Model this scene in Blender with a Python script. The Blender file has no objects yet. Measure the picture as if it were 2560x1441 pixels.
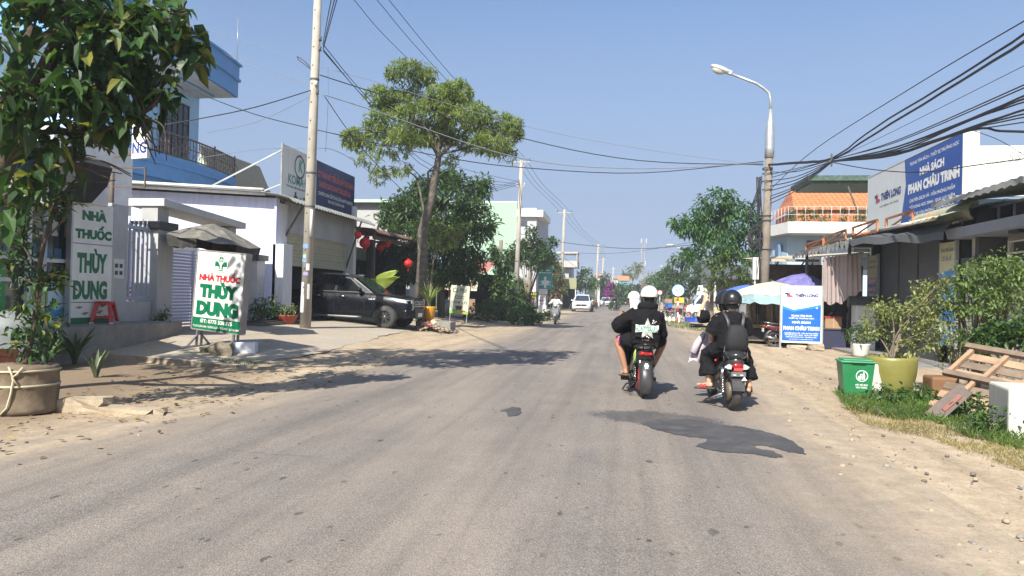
SKY_DUST=1.2
HAZE=.0011
import bpy,bmesh,math,random
import numpy as np
from mathutils import Vector,Matrix,Quaternion
from mathutils.bvhtree import BVHTree
rnd=random.Random(7)
RS=np.random.RandomState(11)
SC=bpy.context.scene
COL=SC.collection
PI=math.pi
R=math.radians
FX,PSI,PHI,ROLL,CZ=1800.0,R(8.6),R(0.56),R(1.25),1.5
_f0=Vector((-math.sin(PSI),math.cos(PSI),0));_r0=Vector((math.cos(PSI),math.sin(PSI),0));_z=Vector((0,0,1))
CF=_f0*math.cos(PHI)+_z*math.sin(PHI);_u0=_z*math.cos(PHI)-_f0*math.sin(PHI)
CR=_r0*math.cos(ROLL)+_u0*math.sin(ROLL);CU=_u0*math.cos(ROLL)-_r0*math.sin(ROLL)
def ray(px,py):return CF+CR*((px-1280)/FX)+CU*((720.5-py)/FX)
def gz(px,py,z=0.0):
 d=ray(px,py);t=(z-CZ)/d.z;return Vector((d.x*t,d.y*t,z))
def aty(px,py,Y):
 d=ray(px,py);t=Y/d.y;return Vector((d.x*t,Y,CZ+d.z*t))
def atx(px,py,X):
 d=ray(px,py);t=X/d.x;return Vector((X,d.y*t,CZ+d.z*t))
def c(r,g,b):
 f=lambda v:(v/255/12.92)if v<=10 else((v/255+.055)/1.055)**2.4
 return(f(r),f(g),f(b))
_mats={}
def nt_new(name):
 m=bpy.data.materials.new(name);m.use_nodes=True
 nt=m.node_tree;nt.nodes.clear()
 out=nt.nodes.new('ShaderNodeOutputMaterial');p=nt.nodes.new('ShaderNodeBsdfPrincipled')
 nt.links.new(p.outputs[0],out.inputs[0])
 return m,nt,p,out
def N(nt,typ,**kw):
 n=nt.nodes.new(typ)
 for k,v in kw.items():
  if k.startswith('_'):setattr(n,k[1:],v)
  else:n.inputs[k.replace('__',' ')].default_value=v
 return n
def L(nt,a,b):nt.links.new(a,b)
def mixrgb(nt,fac,a,b,mode='MIX'):
 n=nt.nodes.new('ShaderNodeMix');n.data_type='RGBA';n.blend_type=mode
 for s,v in((n.inputs[0],fac),(n.inputs[6],a),(n.inputs[7],b)):
  if hasattr(v,'links'):nt.links.new(v,s)
  elif isinstance(v,(tuple,list)):s.default_value=(*v[:3],1)
  else:s.default_value=v
 return n.outputs[2]
def ramp(nt,fac,stops):
 n=nt.nodes.new('ShaderNodeValToRGB');e=n.color_ramp.elements
 while len(e)<len(stops):e.new(.5)
 for i,(p,col)in enumerate(stops):
  e[i].position=p;e[i].color=(*col,1)if isinstance(col,(tuple,list))else(col,col,col,1)
 nt.links.new(fac,n.inputs[0]);return n.outputs[0]
def math_(nt,op,a,b=None,clamp=False):
 n=nt.nodes.new('ShaderNodeMath');n.operation=op;n.use_clamp=clamp
 for i,v in enumerate((a,b)):
  if v is None:continue
  if hasattr(v,'links'):nt.links.new(v,n.inputs[i])
  else:n.inputs[i].default_value=v
 return n.outputs[0]
def noise(nt,vec,scale,detail=4,rough=.6,out=0):
 n=N(nt,'ShaderNodeTexNoise',Scale=scale,Detail=detail,Roughness=rough)
 if vec is not None:nt.links.new(vec,n.inputs['Vector'])
 return n.outputs[out]
def geopos(nt):return nt.nodes.new('ShaderNodeNewGeometry').outputs['Position']
def mat(name,col,rough=.6,metal=0.0,var=.18,scale=3.0,bump=.0,bscale=40,spec=.5,dirt=0.0,dirtcol=(.16,.13,.1),streak=False,coat=0.0):
 if name in _mats:return _mats[name]
 m,nt,p,out=nt_new(name)
 tc=nt.nodes.new('ShaderNodeTexCoord').outputs['Object']
 n1=noise(nt,tc,scale,6,.62)
 col=tuple(col)
 a=tuple(min(1,x*(1-var))for x in col);b=tuple(min(.95,x*(1+var*.7))for x in col)
 base=ramp(nt,n1,[(.3,a),(.72,b)])
 if dirt>0:
  v=tc
  if streak:
   mp=N(nt,'ShaderNodeMapping');mp.inputs['Scale'].default_value=(3,3,.35);L(nt,tc,mp.inputs[0]);v=mp.outputs[0]
  n2=noise(nt,v,scale*.9+1.1,8,.7)
  base=mixrgb(nt,math_(nt,'MULTIPLY',ramp(nt,n2,[(.48,0.0),(.72,1.0)]),dirt),base,dirtcol)
 L(nt,base,p.inputs['Base Color'])
 p.inputs['Roughness'].default_value=rough;p.inputs['Metallic'].default_value=metal
 p.inputs['Specular IOR Level'].default_value=spec
 if coat:p.inputs['Coat Weight'].default_value=coat;p.inputs['Coat Roughness'].default_value=.05
 if rough<.9:
  L(nt,ramp(nt,n1,[(.25,max(0,rough-.08)),(.8,min(1,rough+.12))]),p.inputs['Roughness'])
 if bump>0:
  bn=N(nt,'ShaderNodeBump',Strength=bump,Distance=.02);L(nt,noise(nt,tc,bscale,5,.65),bn.inputs['Height']);L(nt,bn.outputs[0],p.inputs['Normal'])
 _mats[name]=m
 return m
def leafmat(name,cols,trans=.35,rough=.45):
 """per-leaf colour from the mesh island, with some light coming through the leaf"""
 if name in _mats:return _mats[name]
 m,nt,p,out=nt_new(name)
 g=nt.nodes.new('ShaderNodeNewGeometry')
 k=len(cols)
 base=ramp(nt,g.outputs['Random Per Island'],[((i+.5)/k,cc)for i,cc in enumerate(cols)])
 tcx=noise(nt,nt.nodes.new('ShaderNodeTexCoord').outputs['Object'],1.3,3)
 base=mixrgb(nt,1.0,base,ramp(nt,tcx,[(.3,.62),(.7,1.25)]),'MULTIPLY')
 L(nt,base,p.inputs['Base Color']);p.inputs['Roughness'].default_value=rough
 p.inputs['Specular IOR Level'].default_value=.35
 t=nt.nodes.new('ShaderNodeBsdfTranslucent')
 L(nt,mixrgb(nt,1.0,base,(1.25,1.35,.5),'MULTIPLY'),t.inputs[0])
 mx=nt.nodes.new('ShaderNodeMixShader');mx.inputs[0].default_value=trans
 L(nt,p.outputs[0],mx.inputs[1]);L(nt,t.outputs[0],mx.inputs[2]);L(nt,mx.outputs[0],out.inputs[0])
 _mats[name]=m;return m
def glassmat(name,col=(.02,.025,.03),rough=.06,spec=.6):
 if name in _mats:return _mats[name]
 m,nt,p,out=nt_new(name)
 tc=nt.nodes.new('ShaderNodeTexCoord').outputs['Object']
 L(nt,ramp(nt,noise(nt,tc,2.0),[(.3,tuple(x*.7 for x in col)),(.7,tuple(x*1.5 for x in col))]),p.inputs['Base Color'])
 p.inputs['Roughness'].default_value=rough;p.inputs['Specular IOR Level'].default_value=spec
 _mats[name]=m;return m
def corrug(name,col,per=.09,axis=0,rough=.5,metal=.3,dirt=.3,rust=(.2,.09,.04),depth=.6):
 """corrugated sheet: ribs by bump along one object axis"""
 if name in _mats:return _mats[name]
 m,nt,p,out=nt_new(name)
 tc=nt.nodes.new('ShaderNodeTexCoord').outputs['Object']
 sep=nt.nodes.new('ShaderNodeSeparateXYZ');L(nt,tc,sep.inputs[0])
 s=math_(nt,'SINE',math_(nt,'MULTIPLY',sep.outputs[axis],2*PI/per))
 n2=noise(nt,tc,1.2,8,.7)
 base=mixrgb(nt,math_(nt,'MULTIPLY',ramp(nt,n2,[(.45,0.),(.7,1.)]),dirt),col,rust)
 L(nt,base,p.inputs['Base Color']);p.inputs['Roughness'].default_value=rough;p.inputs['Metallic'].default_value=metal
 bn=N(nt,'ShaderNodeBump',Strength=depth,Distance=.03);L(nt,s,bn.inputs['Height']);L(nt,bn.outputs[0],p.inputs['Normal'])
 _mats[name]=m;return m
_txt={}
def text_geo(s,bold=0.0,shear=0.0):
 k=(s,bold,shear)
 if k in _txt:return _txt[k]
 cu=bpy.data.curves.new('lettering','FONT');cu.body=s;cu.size=1;cu.offset=bold;cu.resolution_u=3;cu.shear=shear
 cu.fill_mode='FRONT' if hasattr(cu,'fill_mode')else cu.fill_mode
 o=bpy.data.objects.new('lettering',cu);COL.objects.link(o)
 dg=bpy.context.evaluated_depsgraph_get();dg.update()
 me=bpy.data.meshes.new_from_object(o.evaluated_get(dg))
 v=[(q.co.x,q.co.y)for q in me.vertices];f=[tuple(pp.vertices)for pp in me.polygons]
 bpy.data.objects.remove(o);bpy.data.curves.remove(cu);bpy.data.meshes.remove(me)
 if not v:v=[(0,0),(1,0),(1,1)];f=[]
 xs=[a for a,b in v];ys=[b for a,b in v]
 x0,x1,y0,y1=min(xs),max(xs),min(ys),max(ys)
 v=[((a-x0)/max(1e-6,x1-x0)-.5,(b-y0)/max(1e-6,y1-y0)-.5)for a,b in v]
 _txt[k]=(v,f,(x1-x0)/max(1e-6,(y1-y0)));return _txt[k]
class MB:
 def __init__(s):s.v=[];s.f=[];s.m=[];s.sm=[]
 def add(s,verts,faces,mat=0,smooth=False):
  b=len(s.v);s.v.extend([tuple(q)for q in verts])
  for f in faces:s.f.append(tuple(i+b for i in f));s.m.append(mat);s.sm.append(smooth)
 def box(s,ctr,size,mat=0,rot=None):
  hx,hy,hz=size[0]/2,size[1]/2,size[2]/2;C0=Vector(ctr)
  vs=[Vector((sx*hx,sy*hy,sz*hz))for sx in(-1,1)for sy in(-1,1)for sz in(-1,1)]
  if rot is not None:
   if not isinstance(rot,Matrix):rot=Matrix.Rotation(rot,3,'Z')
   vs=[rot@q for q in vs]
  s.add([q+C0 for q in vs],[(0,1,3,2),(4,6,7,5),(0,4,5,1),(2,3,7,6),(0,2,6,4),(1,5,7,3)],mat)
 def b2(s,x0,x1,y0,y1,z0,z1,mat=0):s.box(((x0+x1)/2,(y0+y1)/2,(z0+z1)/2),(abs(x1-x0),abs(y1-y0),abs(z1-z0)),mat)
 def bar(s,a,b,w,h=None,mat=0,up=(0,0,1)):
  a,b=Vector(a),Vector(b);d=(b-a);ln=d.length
  if ln<1e-6:return
  d.normalize();up=Vector(up)
  if abs(d.dot(up))>.98:up=Vector((1,0,0))
  x=d.cross(up).normalized();y=x.cross(d).normalized()
  s.box((a+b)/2,(w,h or w,ln),mat,Matrix((x,y,d)).transposed())
 def tube(s,pts,r,n=8,mat=0,smooth=True,caps=True,ry=None,lat=None):
  pts=[Vector(p)for p in pts];k=len(pts)
  rr=list(r)if isinstance(r,(list,tuple))else[r]*k
  if ry is None:r2=rr
  else:r2=list(ry)if isinstance(ry,(list,tuple))else[ry]*k
  vs=[];px=None
  for i,p in enumerate(pts):
   d=(pts[min(i+1,k-1)]-pts[max(i-1,0)])
   if d.length<1e-9:d=Vector((0,0,1))
   d.normalize()
   if lat is not None:x=Vector(lat);x=(x-d*x.dot(d))
   elif px is None:x=d.orthogonal()
   else:x=px-d*px.dot(d)
   if x.length<1e-6:x=d.orthogonal()
   x.normalize();px=x;y=d.cross(x)
   for j in range(n):
    a=2*PI*j/n;vs.append(p+x*(math.cos(a)*rr[i])+y*(math.sin(a)*r2[i]))
  fs=[(i*n+j,i*n+(j+1)%n,(i+1)*n+(j+1)%n,(i+1)*n+j)for i in range(k-1)for j in range(n)]
  if caps:fs+=[tuple(reversed(range(n))),tuple((k-1)*n+j for j in range(n))]
  s.add(vs,fs,mat,smooth)
 def cyl(s,a,b,r,r2=None,n=14,mat=0,smooth=True):s.tube([a,b],[r,r if r2 is None else r2],n,mat,smooth)
 def lathe(s,prof,n=24,ctr=(0,0,0),mat=0,axis='z',smooth=True,cap=True):
  vs=[];k=len(prof)
  for(r,z)in prof:
   for j in range(n):
    a=2*PI*j/n;x,y=math.cos(a)*r,math.sin(a)*r
    q=(x,y,z)if axis=='z' else((z,x,y)if axis=='x' else(x,z,y))
    vs.append((q[0]+ctr[0],q[1]+ctr[1],q[2]+ctr[2]))
  fs=[(i*n+j,i*n+(j+1)%n,(i+1)*n+(j+1)%n,(i+1)*n+j)for i in range(k-1)for j in range(n)]
  if cap:
   if prof[0][0]>1e-5:fs.append(tuple(reversed(range(n))))
   if prof[-1][0]>1e-5:fs.append(tuple((k-1)*n+j for j in range(n)))
  s.add(vs,fs,mat,smooth)
 def prism(s,poly,d0,d1,axis='y',mat=0,smooth=False):
  """poly in the plane across `axis`, extruded from d0 to d1"""
  P={'y':lambda a,b,d:(a,d,b),'x':lambda a,b,d:(d,a,b),'z':lambda a,b,d:(a,b,d)}[axis]
  n=len(poly);vs=[P(a,b,d0)for a,b in poly]+[P(a,b,d1)for a,b in poly]
  s.add(vs,[tuple(range(n)),tuple(reversed(range(n,2*n)))],mat)
  s.add(vs,[(i,i+n,(i+1)%n+n,(i+1)%n)for i in range(n)],mat,smooth)
 def loft(s,rings,mat=0,smooth=True,caps=True,closed=True):
  n=len(rings[0]);vs=[q for r in rings for q in r]
  fs=[(i*n+j,i*n+(j+1)%n,(i+1)*n+(j+1)%n,(i+1)*n+j)for i in range(len(rings)-1)for j in range(n if closed else n-1)]
  if caps and closed:fs+=[tuple(reversed(range(n))),tuple((len(rings)-1)*n+j for j in range(n))]
  s.add(vs,fs,mat,smooth)
 def quad(s,a,b,cc,d,mat=0):s.add([a,b,cc,d],[(0,1,2,3)],mat)
 def ell(s,ctr,rad,mat=0,n=16,k=10,rot=None):
  vs=[];C0=Vector(ctr)
  for i in range(k+1):
   t=PI*i/k
   for j in range(n):
    a=2*PI*j/n
    q=Vector((rad[0]*math.sin(t)*math.cos(a),rad[1]*math.sin(t)*math.sin(a),rad[2]*math.cos(t)))
    if rot is not None:q=rot@q
    vs.append(q+C0)
  s.add(vs,[(i*n+j,(i+1)*n+j,(i+1)*n+(j+1)%n,i*n+(j+1)%n)for i in range(k)for j in range(n)],mat,True)
 def text(s,t,cx,cz,w,h,y=0.0,mat=1,bold=.025,shear=0.0,curve=None,ang=0.0):
  """lettering in the local xz plane facing -y; exactly w wide and h high; h None keeps the font's shape"""
  v,f,asp=text_geo(t,bold,shear)
  if h is None:h=w/asp
  if w is None:w=h*asp
  ca,sa=math.cos(ang),math.sin(ang)
  vs=[]
  for a,b in v:
   x,z=a*w,b*h
   if curve:z+=curve(x/w*2)
   vs.append((cx+x*ca-z*sa,y,cz+x*sa+z*ca))
  s.add(vs,f,mat)
 def disc(s,cx,cz,r,y=0,mat=1,n=24,r0=0.0,sx=1.0):
  o=[(cx+math.cos(2*PI*i/n)*r*sx,y,cz+math.sin(2*PI*i/n)*r)for i in range(n)]
  if r0<=0:s.add(o,[tuple(range(n))],mat)
  else:
   i_=[(cx+math.cos(2*PI*i/n)*r0*sx,y,cz+math.sin(2*PI*i/n)*r0)for i in range(n)]
   s.add(o+i_,[(i,(i+1)%n,n+(i+1)%n,n+i)for i in range(n)],mat)
 def rect(s,x0,x1,z0,z1,y=0,mat=1):s.add([(x0,y,z0),(x1,y,z0),(x1,y,z1),(x0,y,z1)],[(0,1,2,3)],mat)
 def poly(s,pts,y=0,mat=1):s.add([(a,y,b)for a,b in pts],[tuple(range(len(pts)))],mat)
 def np_add(s,V,F,mat=0,smooth=False):
  b=len(s.v);s.v.extend(map(tuple,V.tolist()))
  s.f.extend([tuple(i+b for i in q)for q in F.tolist()]);s.m.extend([mat]*len(F));s.sm.extend([smooth]*len(F))
 def tf(s,M):
  s.v=[tuple(M@Vector(q))for q in s.v];return s
 def merge(s,o,dm=0):
  b=len(s.v);s.v.extend(o.v);s.f.extend([tuple(i+b for i in f)for f in o.f]);s.m.extend([q+dm for q in o.m]);s.sm.extend(o.sm)
 def mesh(s,name,mats):
  me=bpy.data.meshes.new(name);me.from_pydata(s.v,[],s.f)
  for m_ in(mats if isinstance(mats,(list,tuple))else[mats]):me.materials.append(m_)
  me.polygons.foreach_set('material_index',s.m);me.polygons.foreach_set('use_smooth',s.sm);me.update();return me
 def build(s,name,mats,parent=None,bevel=0.0,seg=2):
  o=bpy.data.objects.new(name,s.mesh(name,mats));COL.objects.link(o)
  if parent is not None:o.parent=parent
  if bevel:
   b=o.modifiers.new('bevel','BEVEL');b.width=bevel;b.segments=seg;b.limit_method='ANGLE';b.angle_limit=R(40);b.harden_normals=False
  return o
def tag(o,label,cat,group=None,loc=None,rotz=None,kind=None):
 if label:o['label']=label
 if cat:o['category']=cat
 if group:o['group']=group
 if kind:o['kind']=kind
 if loc is not None:o.location=loc
 if rotz is not None:o.rotation_euler=(0,0,rotz)
 return o
def T(name,label,cat,loc=(0,0,0),rotz=0.0,group=None):
 o=bpy.data.objects.new(name,None);o.empty_display_size=.2;COL.objects.link(o)
 return tag(o,label,cat,group,loc,rotz)
def struct(name,mb,mats):
 o=mb.build(name,mats);o['kind']='structure';return o
def dup(root,loc,rotz=None,label=None,scale=None):
 r=root.copy();COL.objects.link(r);r.location=loc
 if rotz is not None:r.rotation_euler=(0,0,rotz)
 if label:r['label']=label
 if scale:r.scale=(scale,)*3 if not isinstance(scale,(tuple,list))else scale
 for ch in list(root.children):
  cc=ch.copy();COL.objects.link(cc);cc.parent=r
  for g in list(ch.children):
   d=g.copy();COL.objects.link(d);d.parent=cc
 return r
def remesh(mb,name,mats,voxel,smooth=3,parent=None,fac=.5,folds=0.0):
 """fuse overlapping shapes of a builder into one continuous skin"""
 o=mb.build('fusing',mats)
 m1=o.modifiers.new('r','REMESH');m1.mode='VOXEL';m1.voxel_size=voxel;m1.use_smooth_shade=True
 if smooth:
  m2=o.modifiers.new('s','SMOOTH');m2.factor=fac;m2.iterations=smooth
 if folds:
  for sz,st in((.10,folds),(.045,folds*.45)):
   tx=bpy.data.textures.new('folds','CLOUDS');tx.noise_scale=sz;tx.noise_depth=1;m3=o.modifiers.new('d','DISPLACE');m3.texture=tx;m3.strength=st;m3.mid_level=.5;m3.texture_coords='LOCAL'
 dg=bpy.context.evaluated_depsgraph_get();dg.update()
 me=bpy.data.meshes.new_from_object(o.evaluated_get(dg));me.name=name
 bpy.data.objects.remove(o)
 me.materials.clear()
 for m_ in(mats if isinstance(mats,(list,tuple))else[mats]):me.materials.append(m_)
 r=bpy.data.objects.new(name,me);COL.objects.link(r)
 if parent is not None:r.parent=parent
 return r
def sst(a,b,x):
 t=min(1,max(0,(x-a)/(b-a)));return t*t*(3-2*t)
def lerp(a,b,t):return a+(b-a)*t
def gh(x,y):
 if x>=-4.9:return 0.0
 s=sst(-4.9,-10.8,x)*.45
 s*=.12 if y<12.62 else lerp(.42,1,sst(12.6,16,y))
 if y>44:s*=lerp(1,.6,sst(44,60,y))
 return s
WHITE=lambda:mat('white_paint',(.78,.79,.78),.45,var=.06)
BLACKP=lambda:mat('black_plastic',(.012,.012,.013),.45,var=.3)
STEEL=lambda:mat('grey_steel',(.32,.33,.34),.38,.7,var=.2,dirt=.25)
RUST=lambda:mat('rusty_steel',(.14,.07,.04),.75,.2,var=.4,dirt=.5,dirtcol=(.22,.09,.03))
cam=bpy.data.cameras.new('camera');cam.sensor_width=36;cam.lens=FX*36/2560;cam.clip_start=.05;cam.clip_end=6000
co=bpy.data.objects.new('camera',cam);COL.objects.link(co);SC.camera=co
co.matrix_world=Matrix(((CR.x,CU.x,-CF.x,0),(CR.y,CU.y,-CF.y,0),(CR.z,CU.z,-CF.z,CZ),(0,0,0,1)))
SUN_EL=R(43);SH=Vector((.24,.97,0)).normalized()
sun=bpy.data.lights.new('sun','SUN');sun.energy=4.3;sun.angle=R(.55);sun.color=(1,.945,.84)
so=bpy.data.objects.new('sun',sun);COL.objects.link(so)
ld=Vector((SH.x*math.cos(SUN_EL),SH.y*math.cos(SUN_EL),-math.sin(SUN_EL)))
so.rotation_euler=ld.to_track_quat('-Z','Y').to_euler()
W=bpy.data.worlds.new('World');SC.world=W;W.use_nodes=True
nt=W.node_tree;bg=nt.nodes['Background']
sky=nt.nodes.new('ShaderNodeTexSky');sky.sky_type='NISHITA';sky.sun_disc=False
sky.sun_elevation=SUN_EL;sky.sun_rotation=math.atan2(-SH.x,-SH.y);sky.air_density=1.0;sky.dust_density=SKY_DUST;sky.ozone_density=1.6;sky.altitude=0
tcw=nt.nodes.new('ShaderNodeTexCoord').outputs['Generated'];sw=nt.nodes.new('ShaderNodeSeparateXYZ');L(nt,tcw,sw.inputs[0])
cw=nt.nodes.new('ShaderNodeCombineXYZ');L(nt,sw.outputs[0],cw.inputs[0]);L(nt,sw.outputs[1],cw.inputs[1])
L(nt,math_(nt,'MAXIMUM',math_(nt,'ADD',math_(nt,'MULTIPLY',sw.outputs[2],.8),.13),.06),cw.inputs[2]);L(nt,cw.outputs[0],sky.inputs[0])
hz=ramp(nt,math_(nt,'ADD',sw.outputs[2],0),[(.0,.97),(.12,.9),(.22,.66),(.42,.0)])
back=ramp(nt,math_(nt,'ADD',math_(nt,'MULTIPLY',sw.outputs[1],.5),.5),[(.30,1.),(.52,0.)])
sk2=mixrgb(nt,1.0,mixrgb(nt,1.0,sky.outputs[0],(.93,1.0,1.075),'MULTIPLY'),ramp(nt,noise(nt,tcw,1.6,4,.5),[(.3,.965),(.7,1.035)]),'MULTIPLY')
L(nt,mixrgb(nt,hz,sk2,mixrgb(nt,back,(2.2,2.75,3.8),(6.0,5.9,5.6))),bg.inputs[0]);bg.inputs[1].default_value=.082
SC.view_settings.view_transform='Standard';SC.view_settings.look='None';SC.view_settings.gamma=1;SC.view_settings.exposure=1.13
SC.render.film_transparent=False
SC.cycles.max_bounces=6;SC.cycles.diffuse_bounces=3;SC.cycles.glossy_bounces=3;SC.cycles.transparent_max_bounces=6;SC.cycles.transmission_bounces=3
SC.cycles.use_denoising=True;SC.cycles.sample_clamp_indirect=6;SC.cycles.volume_bounces=0;SC.cycles.use_adaptive_sampling=True
SAND=(.37,.29,.20);SAND2=(.45,.365,.265)
def sand_nodes(nt,pos):
 n1=noise(nt,pos,.5,6,.65);n2=noise(nt,pos,4.5,8,.75);n3=noise(nt,pos,38,6,.75)
 a=ramp(nt,n1,[(.3,(.30,.235,.165)),(.7,SAND2)])
 b=mixrgb(nt,.55,a,ramp(nt,n2,[(.32,(.21,.165,.115)),(.5,SAND),(.68,(.52,.425,.315))]))
 cc=mixrgb(nt,1.0,b,ramp(nt,n3,[(.28,.55),(.45,.97),(.7,1.15)]),'MULTIPLY')
 rut=N(nt,'ShaderNodeMapping');rut.inputs['Scale'].default_value=(1.6,.12,1);L(nt,pos,rut.inputs[0])
 cc=mixrgb(nt,1.0,cc,ramp(nt,noise(nt,rut.outputs[0],1.5,5,.65),[(.32,.74),(.5,.97),(.7,1.08)]),'MULTIPLY')
 vor=N(nt,'ShaderNodeTexVoronoi',Scale=14.0);L(nt,pos,vor.inputs['Vector'])
 peb=math_(nt,'MULTIPLY',ramp(nt,vor.outputs['Distance'],[(.10,1.),(.17,0.)]),ramp(nt,noise(nt,pos,.9,4),[(.5,0.),(.62,.8)]))
 cc=mixrgb(nt,peb,cc,mixrgb(nt,.5,vor.outputs['Color'],(.3,.29,.27),'MULTIPLY'))
 h=math_(nt,'ADD',math_(nt,'MULTIPLY',n2,.6),math_(nt,'ADD',math_(nt,'MULTIPLY',n3,.5),math_(nt,'MULTIPLY',peb,.5)))
 return cc,h
gm,nt,p,out=nt_new('sandy_dirt')
pos=geopos(nt);scol,sh_=sand_nodes(nt,pos)
sep=nt.nodes.new('ShaderNodeSeparateXYZ');L(nt,pos,sep.inputs[0])
far=math_(nt,'MULTIPLY',ramp(nt,math_(nt,'DIVIDE',math_(nt,'ABSOLUTE',sep.outputs[0]),60),[(.2,0.),(.3,1.)]),1.0)
scol=mixrgb(nt,far,scol,(.07,.1,.03))
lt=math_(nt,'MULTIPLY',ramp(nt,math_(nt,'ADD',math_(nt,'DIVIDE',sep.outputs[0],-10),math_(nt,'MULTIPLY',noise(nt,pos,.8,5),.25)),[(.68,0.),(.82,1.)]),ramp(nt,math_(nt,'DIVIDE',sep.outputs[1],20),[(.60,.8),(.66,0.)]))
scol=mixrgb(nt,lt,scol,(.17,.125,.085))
L(nt,scol,p.inputs['Base Color']);p.inputs['Roughness'].default_value=.95;p.inputs['Specular IOR Level'].default_value=.15
bn=N(nt,'ShaderNodeBump',Strength=.55,Distance=.03);L(nt,sh_,bn.inputs['Height']);L(nt,bn.outputs[0],p.inputs['Normal'])
xs=[-600,-450,-300,-150,-80,-50,-36,-28,-24,-20,-17]+[-15+.4*i for i in range(28)]+[-3.4,-2,0,1.5]+[2+.5*i for i in range(20)]+[13,15,18,24,36,60,120,300,600]
ys=[-40,-25,-12,-6,-2]+[0+.5*i for i in range(25)]+[12.45,12.6,12.64,12.8]+[13.2+.7*i for i in range(40)]+[42,44,47,50,55,60,66,75,85,100,130,180,260,400,620,900]
mb=MB();nx=len(xs)
for y in ys:
 for x in xs:
  b_=0
  if 2.6<x<12 and y<40:b_=.03*math.sin(x*2.1+y*.7)*sst(2.6,3.6,x)*sst(0,2,y)
  elif-11<x<-5.4 and y<40:b_=.015*math.sin(x*2.7+y*1.1)
  mb.v.append((x,y,gh(x,y)+b_-(.002 if abs(x)<100 else 0)))
mb.add([],[])
for j in range(len(ys)-1):
 for i in range(nx-1):
  mb.f.append((j*nx+i,j*nx+i+1,(j+1)*nx+i+1,(j+1)*nx+i));mb.m.append(0);mb.sm.append(True)
struct('ground',mb,gm)
def pl(x,pts):
 for(a,b),(c_,d)in zip(pts,pts[1:]):
  if x<=c_:return lerp(b,d,(x-a)/(c_-a))if x>a else b
 return pts[-1][1]
RL=[(-40,-5.2),(5,-5.05),(9,-4.7),(13,-4.75),(18,-4.35),(24,-3.95),(50,-3.9),(120,-3.9),(500,-3.9)]
RR=[(-40,1.8),(4,1.78),(7.3,1.81),(9.6,1.95),(16,2.25),(33,2.55),(60,2.7),(500,2.8)]
am,nt,p,out=nt_new('dusty_asphalt')
pos=geopos(nt)
at_=N(nt,'ShaderNodeAttribute',_attribute_name='edge')
sep=nt.nodes.new('ShaderNodeSeparateXYZ');L(nt,pos,sep.inputs[0])
stretch=N(nt,'ShaderNodeMapping');stretch.inputs['Scale'].default_value=(1.0,.16,1);L(nt,pos,stretch.inputs[0])
n_tr=noise(nt,stretch.outputs[0],1.1,5,.55);n_md=noise(nt,pos,1.3,8,.65);n_fn=noise(nt,pos,48,6,.85);n_ag=N(nt,'ShaderNodeTexVoronoi',Scale=95.0);L(nt,pos,n_ag.inputs['Vector'])
A1=(.213,.188,.167)
base=ramp(nt,n_tr,[(.28,(.150,.133,.125)),(.5,A1),(.72,(.30,.255,.214))])
base=mixrgb(nt,.4,base,ramp(nt,n_md,[(.3,(.150,.133,.126)),(.55,A1),(.78,(.28,.237,.2))]))
base=mixrgb(nt,1.0,base,ramp(nt,n_fn,[(.25,.45),(.5,1.0),(.75,1.4)]),'MULTIPLY')
base=mixrgb(nt,.75,base,mixrgb(nt,1.0,base,ramp(nt,n_ag.outputs['Distance'],[(.10,1.7),(.3,1.05),(.6,.6)]),'MULTIPLY'))
sp=N(nt,'ShaderNodeTexVoronoi',Scale=2.3,Randomness=1.0);sm_=N(nt,'ShaderNodeMapping');sm_.inputs['Scale'].default_value=(1.5,.8,1);L(nt,pos,sm_.inputs[0])
wob=mixrgb(nt,.1,sm_.outputs[0],noise(nt,pos,11,4,.7,1));L(nt,wob,sp.inputs['Vector'])
sepc=nt.nodes.new('ShaderNodeSeparateColor');L(nt,sp.outputs['Color'],sepc.inputs[0])
rad=math_(nt,'MULTIPLY',math_(nt,'POWER',sepc.outputs[0],2.4),.11)
spot=math_(nt,'MULTIPLY',math_(nt,'LESS_THAN',sp.outputs['Distance'],rad),ramp(nt,noise(nt,pos,.45,4),[(.36,0.),(.5,.85)]))
base=mixrgb(nt,spot,base,(.045,.038,.036))
sp2=N(nt,'ShaderNodeTexVoronoi',Scale=7.0);L(nt,wob,sp2.inputs['Vector']);sc2=nt.nodes.new('ShaderNodeSeparateColor');L(nt,sp2.outputs['Color'],sc2.inputs[0])
spot2=math_(nt,'MULTIPLY',math_(nt,'LESS_THAN',sp2.outputs['Distance'],math_(nt,'MULTIPLY',math_(nt,'POWER',sc2.outputs[1],2.6),.24)),ramp(nt,noise(nt,pos,.7,5),[(.40,0.),(.52,.8)]))
base=mixrgb(nt,spot2,base,(.05,.042,.038))
cv=N(nt,'ShaderNodeTexVoronoi',Scale=.55,_feature='DISTANCE_TO_EDGE');cwv=mixrgb(nt,.28,pos,noise(nt,pos,1.7,6,.7,1));L(nt,cwv,cv.inputs['Vector'])
crk=math_(nt,'MULTIPLY',ramp(nt,cv.outputs['Distance'],[(.004,1.),(.011,0.)]),ramp(nt,noise(nt,pos,.38,3),[(.5,0.),(.6,.22)]))
base=mixrgb(nt,crk,base,(.06,.052,.047))
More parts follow.
